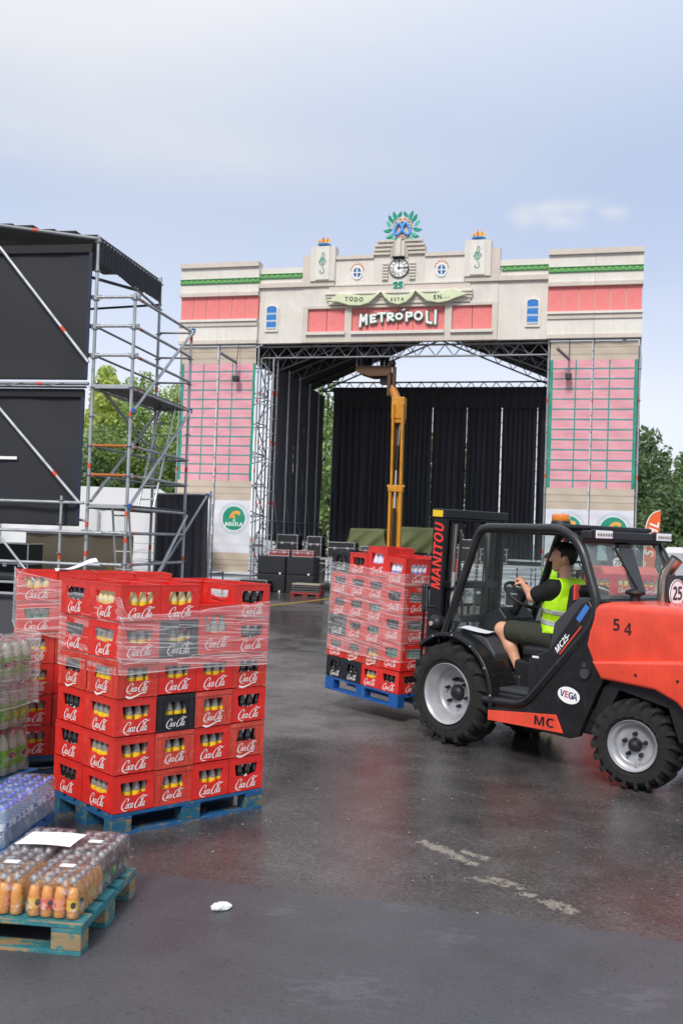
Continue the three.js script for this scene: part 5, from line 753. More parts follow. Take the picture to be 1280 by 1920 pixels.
// wheels
const rimMat = K.silver.clone(); rimMat.side = THREE.DoubleSide;
function wheel(cx, cy, cz, R, Rr, w, n, dish, bolts, turn, left) {
  const g = new THREE.Group(); g.name = 'wheel'; g.position.set(cx, cy, cz); g.rotation.y = turn + (left ? 0 : Math.PI); fork.add(g); // its outer face looks to -z
  const h = w / 2, c = R - 0.042;
  part('tyre', lathe([[Rr - 0.01, h * 0.72], [Rr + 0.015, h * 0.86], [mix(Rr, c, 0.35), h], [mix(Rr, c, 0.7), h * 0.99], [c - 0.03, h * 0.92], [c, h * 0.72], [c + 0.006, h * 0.3], [c + 0.008, 0], [c + 0.006, -h * 0.3], [c, -h * 0.72], [c - 0.03, -h * 0.92], [mix(Rr, c, 0.7), -h * 0.99], [mix(Rr, c, 0.35), -h], [Rr + 0.015, -h * 0.86], [Rr - 0.01, -h * 0.72]], 56).rotateX(Math.PI / 2), K.rubber, g);
  part('bead_ring', new THREE.TorusGeometry(mix(Rr, c, 0.32), 0.006, 6, 56).translate(0, 0, -h * 0.99), K.rubberWet, g);
  // tread bars: a slanted block that turns over the shoulder
  const bw = 2 * Math.PI * R / n * 0.40, bar = (s) => { const sh = [], N = 6; for (let i = 0; i <= N; i++) { const t = i / N; sh.push([mix(-0.012, h * 1.02, t), mix(0, bw * 1.15, t * t * 0.5 + t * 0.5), t]); }
    const pos = [], q = (a, b, cc, d) => pos.push(...a, ...b, ...cc, ...a, ...cc, ...d); const ring = sh.map(([z, off, t]) => { const drop = t > 0.66 ? (t - 0.66) / 0.34 : 0, top = R - 0.03 * drop * drop - 0.004 * t, bot = c - 0.012 - 0.085 * drop; const f = (x, y) => { const a = x / R; return [Math.sin(a) * y, Math.cos(a) * y, z * s]; }; const k = 1 + 0.18 * (1 - t); return [f(off - bw / 2 * k, bot), f(off - bw * 0.36 * k, top), f(off + bw * 0.36 * k, top), f(off + bw / 2 * k, bot)]; });
    for (let i = 0; i < N; i++) for (let k = 0; k < 3; k++) q(ring[i][k], ring[i][k + 1], ring[i + 1][k + 1], ring[i + 1][k]);
    q(ring[0][3], ring[0][2], ring[0][1], ring[0][0]); q(ring[N][0], ring[N][1], ring[N][2], ring[N][3]);
    const b = new THREE.BufferGeometry(); b.setAttribute('position', new THREE.Float32BufferAttribute(pos, 3)); b.computeVertexNormals(); b.setAttribute('uv', new THREE.BufferAttribute(new Float32Array(pos.length / 3 * 2), 2)); return b; };
  const bl = bar(-1), br = bar(1); const dm = K.rubber.clone(); dm.side = THREE.DoubleSide;
  for (let i = 0; i < n; i++) { part('tread_bar', bl, dm, g).rotation.z = i / n * Math.PI * 2; part('tread_bar', br, dm, g).rotation.z = (i + 0.5) / n * Math.PI * 2; }
  part('rim', lathe([[0.05, -h * 0.9 + dish + 0.012], [Rr * 0.55, -h * 0.9 + dish + 0.004], [Rr * 0.72, -h * 0.9 + dish], [Rr * 0.80, -h * 0.9 + dish * 0.75], [Rr * 0.82, -h * 0.9 + dish * 0.45], [Rr * 0.90, -h * 0.9 + dish * 0.35], [Rr * 0.92, -h * 0.9 + 0.02], [Rr * 0.985, -h * 0.9 + 0.012], [Rr * 1.0, -h * 0.9 - 0.008], [Rr * 1.03, -h * 0.9 - 0.006], [Rr * 1.03, h * 0.8], [Rr * 0.98, h * 0.8]], 56).rotateX(Math.PI / 2), rimMat, g);
  const zf = -h * 0.9 + dish;
  part('hub', lathe([[0.001, zf - 0.06], [Rr * 0.12, zf - 0.058], [Rr * 0.2, zf - 0.045], [Rr * 0.27, zf - 0.02], [Rr * 0.28, zf + 0.02]], 24).rotateX(Math.PI / 2), K.satin, g);
  for (let i = 0; i < bolts; i++) { const a = i / bolts * Math.PI * 2 + 0.3; part('wheel_nut', new THREE.CylinderGeometry(0.013, 0.02, 0.05, 6).rotateX(-Math.PI / 2), K.satin, g, [Math.cos(a) * Rr * 0.45, Math.sin(a) * Rr * 0.45, zf - 0.018]); }
  part('valve_guard', rb(0.03, 0.05, 0.04, 0.006), K.silver, g, [Rr * 0.5 * Math.cos(4.4), Rr * 0.76 * Math.sin(4.4), zf - 0.03]);
  return g;
}
wheel(2.02, 0.485, -0.545, 0.49, 0.283, 0.31, 17, 0.16, 6, 0, true); wheel(2.02, 0.485, 0.545, 0.49, 0.283, 0.31, 17, 0.16, 6, 0, false);
wheel(0.0, 0.362, -0.565, 0.366, 0.2, 0.27, 20, 0.07, 5, 0.2, true); wheel(0.0, 0.362, 0.565, 0.366, 0.2, 0.27, 20, 0.07, 5, 0.2, false);
// chassis
part('chassis', merge([rbAt(-0.68, 1.5, 0.42, 0.86, -0.34, 0.34, 0.03), rbAt(1.4, 2.35, 0.38, 0.72, -0.36, 0.36, 0.03), rodGeo([0, 0.362, -0.5], [0, 0.362, 0.5], 0.07, 12), rodGeo([2.02, 0.485, -0.45], [2.02, 0.485, 0.45], 0.1, 12)]), K.satin, fork);
part('belly_panel', rbAt(0.35, 1.5, 0.36, 0.58, -0.6, 0.6, 0.03), K.satin, fork);
for (const s of [-1, 1]) {
  const z0 = s < 0 ? -0.66 : 0.60, z1 = z0 + 0.06;
  part('side_panel', sideCut([[1.52, 0.49], [1.50, 0.34], [0.60, 0.32], [0.52, 0.35], [0.43, 0.56], [0.33, 0.78], [0.26, 0.90], [0.42, 1.12], [0.37, 1.34], [0.45, 1.47], [0.52, 1.44], [0.84, 1.02], [1.05, 0.93], [1.05, 0.56], [1.2, 0.50]], z0, z1, 0.012), K.black, fork);
  part('sill_stripe', sideCut([[1.50, 0.41], [0.74, 0.485], [0.665, 0.345], [1.50, 0.325]], s < 0 ? -0.676 : 0.664, s < 0 ? -0.664 : 0.676, 0.003), K.red, fork);
  part('grey_panel', sideCut([[0.44, 1.50], [0.56, 1.49], [0.80, 1.26], [0.84, 1.05], [0.84, 0.99], [0.72, 1.12]], s < 0 ? -0.64 : 0.56, s < 0 ? -0.56 : 0.64, 0.015), K.plastic, fork);
  // fender over the front wheel
  const arc = []; for (let i = 0; i <= 20; i++) { const a = mix(48, 184, i / 20) * RAD; arc.push([2.02 + Math.cos(a) * 0.575, 0.49 + Math.sin(a) * 0.575]); } for (let i = 20; i >= 0; i--) { const a = mix(48, 184, i / 20) * RAD; arc.push([2.02 + Math.cos(a) * 0.55, 0.49 + Math.sin(a) * 0.55]); }
  part('fender', sideCut(arc, s < 0 ? -0.70 : 0.36, s < 0 ? -0.36 : 0.70, 0.006), K.black, fork);
  // roll cage loop
  part('cage_tube', bent([[2.13, 1.02, s * 0.63], [1.73, 2.08, s * 0.6], [0.63, 2.085, s * 0.6], [0.34, 1.36, s * 0.63], [1.10, 0.515, s * 0.655], [1.56, 0.50, s * 0.655]], [0, 0.12, 0.28, 0.22, 0.14, 0], 0.042, 120), K.black, fork);
}
for (const i of [0, 1, 2, 3, 4]) part('fender_bolt', new THREE.SphereGeometry(0.009, 8, 6), K.silver, fork, [2.02 + Math.cos((70 + i * 26) * RAD) * 0.562, 0.49 + Math.sin((70 + i * 26) * RAD) * 0.562, -0.701]);
part('floor_plate', rbAt(1.02, 1.62, 0.585, 0.62, -0.58, 0.58, 0.006), mat(0x4a4d50, 0.5, { metalness: 0.3 }), fork);
part('console', merge([sideCut([[1.60, 0.6], [2.12, 0.6], [2.12, 1.06], [1.95, 1.09], [1.70, 1.02], [1.60, 0.90]], -0.52, -0.30, 0.02), sideCut([[1.62, 0.6], [2.12, 0.6], [2.12, 1.05], [1.78, 1.05], [1.66, 0.85]], -0.30, 0.54, 0.02)]), K.plastic, fork);
for (let k = 0; k < 6; k++) { const a = (150 + (k % 3) * 5.5) * RAD; const m = part('warning_label', bx(0.05, 0.002, 0.075), K.white, fork, [2.02 + Math.cos(a) * 0.577, 0.49 + Math.sin(a) * 0.577, -0.58 + (k < 3 ? 0 : 0.1)]); m.rotation.z = a - Math.PI / 2; }
part('seat_base', rbAt(0.88, 1.12, 0.62, 0.90, -0.34, 0.10, 0.03), K.satin, fork); part('seat_cushion', rbAt(0.90, 1.36, 0.90, 1.01, -0.40, 0.16, 0.04), K.satin, fork);
part('seat_back', (() => { const g = rbAt(-0.06, 0.06, 0, 0.62, -0.25, 0.25, 0.05); g.applyMatrix4(new THREE.Matrix4().makeRotationZ(0.16)); return g.translate(0.92, 0.98, -0.12); })(), K.satin, fork);
part('seat_red_tag', rbAt(0.78, 0.80, 1.46, 1.60, -0.40, -0.32, 0.005), K.red, fork);
part('dashboard', sideCut([[1.66, 1.0], [1.92, 1.0], [1.90, 1.22], [1.74, 1.30], [1.66, 1.22]], -0.3, 0.12, 0.02), K.satin, fork);
part('steering_column', rodGeo([1.78, 1.12, -0.12], [1.60, 1.43, -0.12], 0.04, 12), K.satin, fork);
{ const sw = new THREE.Group(); sw.name = 'steering_wheel'; sw.position.set(1.585, 1.45, -0.13); sw.rotation.z = 0.62; fork.add(sw);
  part('wheel_rim', new THREE.TorusGeometry(0.19, 0.016, 10, 40).rotateX(Math.PI / 2), K.satin, sw); for (let i = 0; i < 3; i++) { const a = i * 2.094; part('spoke', rodGeo([0, -0.02, 0], [Math.cos(a) * 0.185, 0, Math.sin(a) * 0.185], 0.012, 8), K.satin, sw); } part('boss', new THREE.CylinderGeometry(0.045, 0.05, 0.05, 16), K.satin, sw); }
for (const [x, z] of [[1.5, 0.3], [1.56, 0.34]]) { rod('lever', [x, 0.95, z], [x - 0.05, 1.25, z], 0.01, K.chrome, fork); part('lever_knob', new THREE.SphereGeometry(0.024, 10, 8), K.satin, fork, [x - 0.05, 1.26, z]); }
for (const z of [-0.16, 0.02]) part('pedal', rb(0.02, 0.09, 0.07, 0.006), K.chrome, fork, [1.68, 0.70, z]);
// roof, glass
part('roof_panel', rbAt(0.66, 1.70, 2.085, 2.125, -0.585, 0.585, 0.015), K.satin, fork); part('roof_liner', rbAt(0.70, 1.68, 2.062, 2.083, -0.55, 0.55, 0.006), K.plastic, fork);
for (const [x, y] of [[1.73, 2.07], [0.6, 2.0]]) rod('cross_tube', [x, y, -0.6], [x, y, 0.6], 0.036, K.black, fork);
const pane = (a, b, z0, z1) => { const g = new THREE.BufferGeometry(); const p = [[...a, z0], [...b, z0], [...b, z1], [...a, z1]]; g.setAttribute('position', new THREE.Float32BufferAttribute([...p[0], ...p[1], ...p[2], ...p[0], ...p[2], ...p[3]], 3)); g.computeVertexNormals(); return g; };
part('windscreen', pane([2.09, 1.08], [1.745, 2.05], -0.59, 0.59), K.glass, fork); part('rear_window', pane([0.40, 1.50], [0.585, 1.98], -0.57, 0.57), K.glass, fork);
part('side_window', (() => { const s = new THREE.Shape([[2.04, 1.08], [1.72, 2.03], [0.72, 2.03], [0.48, 1.5], [1.2, 1.08]].map((p) => new THREE.Vector2(...p))); return new THREE.ShapeGeometry(s).translate(0, 0, 0.61); })(), K.glass, fork);
part('rear_wiper', rodGeo([0.39, 1.52, 0.02], [0.555, 1.94, -0.16], 0.012, 6), K.black, fork); part('sun_shade', (() => { const g = boxAt(-0.004, 0.004, -0.2, 0.2, -0.1, 0.1); g.applyMatrix4(new THREE.Matrix4().makeRotationZ(-0.37)); return g.translate(0.485, 1.74, 0.02); })(), K.plastic, fork); part('rear_mirror', rbAt(0.55, 0.60, 1.93, 1.97, -0.10, 0.10, 0.01), K.satin, fork);
// light bar at the rear of the roof
part('light_bar', rbAt(0.50, 0.60, 2.0, 2.075, -0.6, 0.62, 0.015), K.satin, fork); part('roof_grille', merge(Array.from({ length: 26 }, (_, i) => boxAt(0.53, 0.57, 2.077, 2.1, -0.28 + i * 0.022, -0.268 + i * 0.022))), K.satin, fork);
for (const z of [-0.42, 0.5]) { const l = new THREE.Group(); l.name = 'work_light'; l.position.set(0.49, 2.045, z); fork.add(l); part('housing', rb(0.05, 0.085, 0.26, 0.012), K.satin, l, [0.02, 0, 0]); part('lens', rb(0.012, 0.068, 0.235, 0.005), K.lens, l, [-0.01, 0, 0]); for (let i = 0; i < 6; i++) part('diode', new THREE.CylinderGeometry(0.014, 0.014, 0.006, 10).rotateZ(Math.PI / 2), K.chrome, l, [-0.018, 0, -0.095 + i * 0.038]); }
{ const b = new THREE.Group(); b.name = 'beacon'; b.position.set(1.11, 2.125, -0.2); fork.add(b); part('base', new THREE.CylinderGeometry(0.085, 0.095, 0.04, 24), K.satin, b, [0, 0.02, 0]); part('lens', lathe([[0.08, 0.04], [0.084, 0.06], [0.082, 0.085], [0.074, 0.102], [0.001, 0.106]], 24), K.orangeLens, b); }
// hood
part('hood', sideCut([[0.37, 1.40], [0.42, 1.12], [0.36, 1.0], [-0.72, 1.06], [-0.74, 1.30], [-0.60, 1.42], [-0.35, 1.43], [0.24, 1.43]], -0.665, 0.665, 0.06), K.red, fork);
part('hood_flare', sideCut([[0.335, 0.97], [0.27, 0.885], [0.12, 0.88], [-0.22, 0.865], [-0.42, 0.79], [-0.58, 0.66], [-0.78, 0.66], [-0.80, 1.02], [-0.42, 1.05]], -0.70, 0.70, 0.035), K.red, fork);
for (const x of [-0.05, -0.42]) part('hood_bolt', new THREE.CylinderGeometry(0.012, 0.012, 0.008, 10).rotateX(Math.PI / 2), K.satin, fork, [x, 0.93, -0.702]);
part('hood_gap', sideCut([[0.345, 0.985], [-0.70, 1.052], [-0.70, 1.064], [0.35, 0.999]], -0.655, 0.655), K.satin, fork);
part('hood_lip', sideCut([[0.30, 1.488], [0.36, 1.488], [0.40, 1.40], [0.385, 1.40]], -0.6, 0.6), K.satin, fork);
part('counterweight', rbAt(-0.86, -0.66, 0.42, 0.98, -0.58, 0.58, 0.05), K.satin, fork); part('hood_seal', sideCut([[0.44, 1.50], [0.36, 1.40], [0.40, 1.14], [0.46, 1.14], [0.50, 1.46]], -0.55, 0.55, 0.02), K.satin, fork);
part('wheel_housing', merge([sideCut([[0.42, 0.5], [0.30, 0.78], [0.20, 0.86], [-0.25, 0.85], [-0.45, 0.7], [-0.5, 0.45], [-0.4, 0.45], [-0.3, 0.7], [0.15, 0.78], [0.32, 0.45]], -0.62, -0.36), sideCut([[0.42, 0.5], [0.30, 0.78], [0.20, 0.86], [-0.25, 0.85], [-0.45, 0.7], [-0.5, 0.45], [-0.4, 0.45], [-0.3, 0.7], [0.15, 0.78], [0.32, 0.45]], 0.36, 0.62)]), K.satin, fork);
{ const a = new THREE.Group(); a.name = 'air_intake'; a.position.set(0.305, 1.46, -0.2); fork.add(a); part('stem', new THREE.CylinderGeometry(0.042, 0.045, 0.10, 18), K.satin, a, [0, 0.03, 0]); part('cap', lathe([[0.001, 0.128], [0.05, 0.125], [0.083, 0.112], [0.085, 0.085], [0.05, 0.075], [0.001, 0.075]], 24), K.satin, a); }
part('exhaust_pipe', (() => { const g = merge([bent([[0.21, 1.42, 0.08], [0.20, 1.72, 0.08], [0.10, 1.86, 0.10]], 0.16, 0.056, 40), bent([[0.21, 1.42, 0.08], [0.20, 1.72, 0.08], [0.10, 1.86, 0.10]], 0.16, 0.049, 40)]); return g; })(), (() => { const m = K.chrome.clone(); m.side = THREE.DoubleSide; return m; })(), fork);
const facing = { left: (g) => g.rotateY(Math.PI), rear: (g) => g.rotateY(-Math.PI / 2) };
{ const d = new THREE.Group(); d.name = 'speed_disc'; d.position.set(0.03, 1.57, -0.0); fork.add(d);
  part('bracket', rbAt(0.008, 0.02, -0.2, 0.15, -0.14, 0.2, 0.004), K.black, d); part('disc', new THREE.CylinderGeometry(0.118, 0.118, 0.006, 36).rotateZ(Math.PI / 2), K.white, d); part('ring', new THREE.TorusGeometry(0.108, 0.003, 6, 40).rotateY(Math.PI / 2).translate(-0.004, 0, 0), K.black, d); part('lettering', facing.rear(text('25', 0.115, 0.002, { sx: 0.85 })).translate(-0.0045, 0, 0), K.black, d); }
part('lettering', facing.left(text('5', 0.098, 0.002, { sx: 0.95 })).translate(0.165, 1.31, -0.6655), mat(0x3a1512, 0.7), fork); part('lettering', facing.left(text('4', 0.098, 0.002, { sx: 0.95 })).translate(0.055, 1.285, -0.6655), mat(0x3a1512, 0.7), fork);
part('lettering', facing.left(text('MC', 0.078, 0.002, { sx: 1.35 })).translate(0.86, 0.41, -0.677), K.black, fork);
part('lettering', facing.left(text('MC25-', 0.05, 0.002, { shear: 0.25 }).rotateZ(0.87)).translate(0.70, 1.11, -0.6625), K.white, fork);
part('decal_stripe', facing.left(new THREE.BoxGeometry(0.34, 0.012, 0.002).rotateZ(0.87)).translate(0.62, 1.135, -0.6625), K.red, fork);
part('decal_patch', facing.left(new THREE.BoxGeometry(0.16, 0.05, 0.002).rotateZ(0.95)).translate(0.50, 1.375, -0.6625), mat(0x3f78c8, 0.3), fork);
{ const e = new THREE.Group(); e.name = 'oval_sticker'; e.position.set(0.62, 0.67, -0.662); e.rotation.z = 0.12; fork.add(e); part('disc', new THREE.CylinderGeometry(0.1, 0.1, 0.003, 40).rotateX(Math.PI / 2).scale(1.14, 0.7, 1), K.white, e); const navy = mat(0x2b2f66, 0.5), rd = mat(0xc83a2c, 0.5); 'VEGA'.split('').forEach((ch, i) => part('lettering', facing.left(text(ch, 0.056, 0.001)).translate(0.066 - i * 0.044, 0.005, -0.0022), i === 1 ? rd : navy, e)); }
{ const f = new THREE.Group(); f.name = 'fuel_cap'; f.position.set(0.46, 0.90, -0.664); fork.add(f); part('recess', new THREE.CylinderGeometry(0.07, 0.07, 0.006, 24).rotateX(Math.PI / 2).scale(0.9, 1.2, 1), K.satin, f); part('cap', new THREE.CylinderGeometry(0.04, 0.042, 0.02, 20).rotateX(Math.PI / 2), K.plastic, f, [-0.005, -0.025, -0.01]); part('lock', new THREE.CylinderGeometry(0.02, 0.02, 0.012, 16).rotateX(Math.PI / 2), K.plastic, f, [0.005, 0.045, -0.006]); }
part('flag_sticker', merge([boxAt(0.95, 1.02, 0.945, 0.962, -0.6635, -0.6615)]), K.white, fork);
// mast
{ const m = new THREE.Group(); m.name = 'mast'; m.position.set(2.50, 0.22, 0); m.rotation.z = 0.048; fork.add(m);
  for (const s of [-1, 1]) {
    part('outer_channel', merge([rbAt(-0.09, 0.09, 0, 2.0, s * 0.43 - 0.022, s * 0.43 + 0.022, 0.006), rbAt(0.05, 0.09, 0, 2.0, s * 0.38 - 0.05, s * 0.38 + 0.03, 0.006)]), K.mast, m);
    part('inner_channel', rbAt(-0.06, 0.07, 0.1, 1.96, s * 0.33 - 0.02, s * 0.33 + 0.02, 0.006), K.mast, m);
    rod('lift_cylinder', [-0.03, 0.1, s * 0.25], [-0.03, 1.25, s * 0.25], 0.036, K.satin, m); rod('piston_rod', [-0.03, 1.25, s * 0.25], [-0.03, 1.9, s * 0.25], 0.022, K.chrome, m);
    const links = []; for (let i = 0; i < 44; i++) links.push(boxAt(-0.012 + (i % 2) * 0.004, 0.012 - (i % 2) * 0.004, 0.3 + i * 0.036, 0.328 + i * 0.036, s * 0.14 - 0.014, s * 0.14 + 0.014)); part('lift_chain', merge(links), K.chrome, m);
    part('chain_wheel', new THREE.CylinderGeometry(0.05, 0.05, 0.03, 20).rotateX(Math.PI / 2), K.satin, m, [-0.01, 1.88, s * 0.14]);
    part('hose', tubeGeo([[-0.05, 0.3, s * 0.20], [-0.09, 0.9, s * 0.22], [-0.07, 1.5, s * 0.2], [-0.03, 1.85, s * 0.17], [0.02, 1.7, s * 0.16]], 0.016, 30, 8), K.black, m);
  }
  for (const y of [0.15, 0.9, 1.25, 1.93]) part('cross_member', rbAt(-0.08, 0.02, y, y + 0.07, -0.405, 0.405, 0.01), K.mast, m);
  part('top_beam', rbAt(-0.10, 0.10, 1.955, 2.045, -0.47, 0.47, 0.012), K.mast, m); part('yellow_mark', rbAt(-0.055, 0.085, 1.965, 2.03, -0.4735, -0.4695, 0.001), mat(0xe8c21c, 0.5), m);
  rod('grey_pipe', [-0.13, 0.7, -0.34], [-0.13, 1.42, -0.34], 0.02, mat(0xb6babd, 0.4, { metalness: 0.5 }), m);
  part('lettering', facing.left(text('MANITOU', 0.125, 0.003, { sx: 0.82, shear: 0.18 }).rotateZ(Math.PI / 2)).translate(0.0, 1.575, -0.4535), mat(0xe8392a, 0.5), m);
  // carriage and forks
  for (const y of [0.03, 0.42]) part('carriage_bar', rbAt(0.11, 0.17, y, y + 0.09, -0.5, 0.5, 0.01), K.mast, m);
  for (const s of [-1, 1]) { part('carriage_plate', rbAt(0.06, 0.11, 0.0, 0.6, s * 0.3 - 0.03, s * 0.3 + 0.03, 0.008), K.mast, m); part('fork_arm', sideCut([[0.175, 0.55], [0.225, 0.55], [0.235, 0.045], [1.33, 0.012], [1.33, 0.002], [0.19, -0.005]], s * 0.19 - 0.055, s * 0.19 + 0.055, 0.004), K.mast, m); }
  for (let i = 0; i < 5; i++) rod('load_guard_bar', [0.15, 0.5, -0.44 + i * 0.22], [0.15, 1.05, -0.44 + i * 0.22], 0.014, K.mast, m); rod('load_guard_bar', [0.15, 1.05, -0.46], [0.15, 1.05, 0.46], 0.016, K.mast, m);
}
part('tilt_cylinder', rodGeo([1.7, 0.62, -0.3], [2.4, 0.9, -0.3], 0.035, 12), K.satin, fork);
// front lamp, mirror
{ const l = new THREE.Group(); l.name = 'front_lamp'; l.position.set(2.26, 1.14, -0.60); fork.add(l); part('housing', lathe([[0.001, -0.08], [0.05, -0.075], [0.075, -0.03], [0.08, 0.03], [0.075, 0.045]], 20).rotateZ(-Math.PI / 2), K.satin, l); part('lens', new THREE.CylinderGeometry(0.07, 0.07, 0.01, 20).rotateZ(Math.PI / 2), K.lens, l, [0.045, 0, 0]); part('indicator', new THREE.CylinderGeometry(0.022, 0.022, 0.02, 14).rotateX(Math.PI / 2), mat(0xd8b9a8, 0.3), l, [0.0, -0.005, -0.08]); rod('bracket', [-0.02, -0.2, 0.02], [-0.01, -0.05, 0.01], 0.015, K.satin, l); }
{ const l = new THREE.Group(); l.name = 'wing_mirror'; l.position.set(2.21, 1.39, -0.82); l.rotation.y = 0.5; fork.add(l); part('housing', rb(0.05, 0.27, 0.12, 0.024, 3), K.satin, l); part('mirror_glass', rb(0.006, 0.24, 0.098, 0.003), mat(0xcfd6da, 0.05, { metalness: 1 }), l, [-0.026, 0, 0]); }
part('mirror_arm', tubeGeo([[2.2, 1.30, -0.80], [2.17, 1.30, -0.72], [2.15, 1.22, -0.66], [2.12, 1.1, -0.635]], 0.011, 20, 8), K.black, fork);
part('hose_loop', tubeGeo([[2.36, 1.35, -0.36], [2.28, 1.48, -0.36], [2.2, 1.40, -0.34], [2.2, 1.2, -0.32], [2.3, 1.05, -0.32]], 0.015, 30, 8), K.black, fork);
{ const g = new THREE.PlaneGeometry(0.30, 0.21, 10, 6).rotateX(-Math.PI / 2), p = g.attributes.position; for (let i = 0; i < p.count; i++) p.setY(i, 0.02 * sstep(-0.1, 0.15, p.getX(i)) + 0.004 * Math.sin(p.getZ(i) * 25)); g.computeVertexNormals(); const pm = mat(0xffffff, 0.7, { side: THREE.DoubleSide, map: (() => { const c = document.createElement('canvas'); c.width = 256; c.height = 180; const x = c.getContext('2d'); x.fillStyle = '#e9ebf2'; x.fillRect(0, 0, 256, 180); x.strokeStyle = '#8890a8'; x.lineWidth = 1.5; for (let i = 0; i < 5; i++) { x.beginPath(); x.moveTo(20, 30 + i * 28); x.bezierCurveTo(90, 10 + i * 30, 150, 60 + i * 20, 240, 25 + i * 30); x.stroke(); } const t = new THREE.CanvasTexture(c); t.colorSpace = THREE.SRGBColorSpace; return t; })() });
  const w = V(1.86, 1.095, -0.46).applyMatrix4(VM); const s = solo('site_plan', g, pm, 'white paper plan lying on the forklift fender', 'paper', w.toArray(), VR + 0.25); s.rotation.z = 0.05; }
// -------- the load
const FF = VM.clone().multiply(new THREE.Matrix4().makeTranslation(4.18, 0.225, -0.41)).multiply(new THREE.Matrix4().makeRotationY(Math.PI)).multiply(new THREE.Matrix4().makeRotationZ(-2.6 * RAD));
pallet('bright blue pallet lifted on the forks', FF, freshBlue, freshBlue);
const kindsF = [['black', 'new', 'blacknew', 'old', 'new', 'black'], ['black', 'old', 'new', 'new', 'new', 'new'], ['new', 'old', 'new', 'new', 'new', 'tall'], ['new', 'tall', 'tall', 'tall', 'tall']], botF = [['d', 'd', 'd', 'd', 'd', 'd'], ['d', 'd', 'd', 'd', 'd', 'd'], ['y', 'y', 'g', 'g', 'd', 'p'], ['d', 'g', 'd', 'd', 'p']], colF = ['far', 'second', 'third', 'near'];
kindsF.forEach((col, i) => { let y = TOP; col.forEach((k, j) => { const H = k === 'tall' ? (i === 3 ? 0.298 : 0.33) : 0.238, style = k === 'tall' ? 'new' : k, colr = style.startsWith('black') ? 'black' : style === 'old' ? 'faded red' : 'red'; crate(FF, (i + 0.5) * 0.3, y, 0.2, style, H, `${colr} crate on the forks, ${colF[i]} column, ${j === col.length - 1 ? 'top' : nth[j]}${j && j < col.length - 1 ? ' up' : ''}`, 'crates carried by the forklift', { b: botF[i][j], few: true, say: `the ${j === col.length - 1 ? 'top' : nth[j]} crate of the forklift load's ${colF[i]} column`, side: i === 3 ? 1 : 0 }); y += H; }); });
{ let y = TOP; ['new', 'tall', 'tall', 'tall', 'tall'].forEach((k, j) => { const H = k === 'tall' ? 0.298 : 0.238; crate(FF, 1.05, y, 0.6, 'new', H, `red crate on the forks against the mast, rear column, ${j === 4 ? 'top' : nth[j]}${j && j < 4 ? ' up' : ''}`, 'crates carried by the forklift', { side: 1, b: 'g', sideOnly: true, say: `the ${j === 4 ? 'top' : nth[j]} crate of the load's column against the mast` }); y += H; });
  for (let i = 0; i < 3; i++) for (let j = 0; j < 6; j++) crate(FF, (i + 0.5) * 0.3, TOP + j * 0.238, 0.6, 'new', 0.238, `red crate on the forks in the row behind the ${colF[i]} column, ${nth[j]}${j && j < 5 ? ' up' : ''}`, 'crates carried by the forklift'); }
wrap('clear stretch film wound round the crates on the forks', FF, [[-0.008, 0.806], [-0.008, -0.008], [1.208, -0.008], [1.208, 0.806]], (s) => TOP + 0.30 + 0.05 * s, (s) => TOP + 1.33 - 0.1 * s, 11, 'stretch film on crate stacks');
// -------- second machine standing farther back
{ const c = copyOf(fork, 'second red and black forklift parked beyond, seen through the rear window', [6.55, 0, -23.5], 82 * RAD); }
// ------------------------------------------------------------------ people
const smin = (a, b, k) => { const h = clamp(0.5 + 0.5 * (b - a) / k); return b + (a - b) * h - k * h * (1 - h); };
function capsule(p, b) { const [ax, ay, az, ra, bx2, by, bz, rb2] = b; const dx = bx2 - ax, dy = by - ay, dz = bz - az, t = clamp(((p[0] - ax) * dx + (p[1] - ay) * dy + (p[2] - az) * dz) / (dx * dx + dy * dy + dz * dz + 1e-9)); return Math.hypot(p[0] - ax - dx * t, p[1] - ay - dy * t, p[2] - az - dz * t) - mix(ra, rb2, t); }
const joined = (bones, k) => (p) => { let d = 1e3; for (const b of bones) d = smin(d, capsule(p, b), b[8] ?? k); return d; };
function meshField(f, lo, hi, cell) {
  const size = Math.max(hi[0] - lo[0], hi[1] - lo[1], hi[2] - lo[2]) + 6 * cell, n = Math.ceil(size / cell), c = [0, 1, 2].map((i) => (lo[i] + hi[i]) / 2), half = n * cell / 2;
  const mc = new MarchingCubes(n, new THREE.MeshBasicMaterial(), false, false, 160000); mc.isolation = 0;
  for (let z = 0; z < n; z++) for (let y = 0; y < n; y++) for (let x = 0; x < n; x++) { const p = [c[0] + (x - n / 2) * cell, c[1] + (y - n / 2) * cell, c[2] + (z - n / 2) * cell]; let out = false; for (let i = 0; i < 3; i++) if (p[i] < lo[i] - 2 * cell || p[i] > hi[i] + 2 * cell) out = true; mc.field[z * n * n + y * n + x] = out ? -1 : -f(p); }
  mc.update(); const g = new THREE.BufferGeometry(), m = mc.count, P = mc.positionArray.slice(0, m * 3), N = mc.normalArray.slice(0, m * 3);
  for (let i = 0; i < m; i++) for (let k = 0; k < 3; k++) P[3 * i + k] = c[k] + P[3 * i + k] * half;
  g.setAttribute('position', new THREE.BufferAttribute(P, 3)); g.setAttribute('normal', new THREE.BufferAttribute(N, 3)); g.setAttribute('uv', new THREE.BufferAttribute(new Float32Array(m * 2), 2)); return g;
}
const boxOf = (bones, pad = 0.03) => { const lo = [1e3, 1e3, 1e3], hi = [-1e3, -1e3, -1e3]; for (const b of bones) for (const o of [0, 4]) for (let i = 0; i < 3; i++) { lo[i] = Math.min(lo[i], b[o + i] - b[o + 3] - pad); hi[i] = Math.max(hi[i], b[o + i] + b[o + 3] + pad); } return [lo, hi]; };
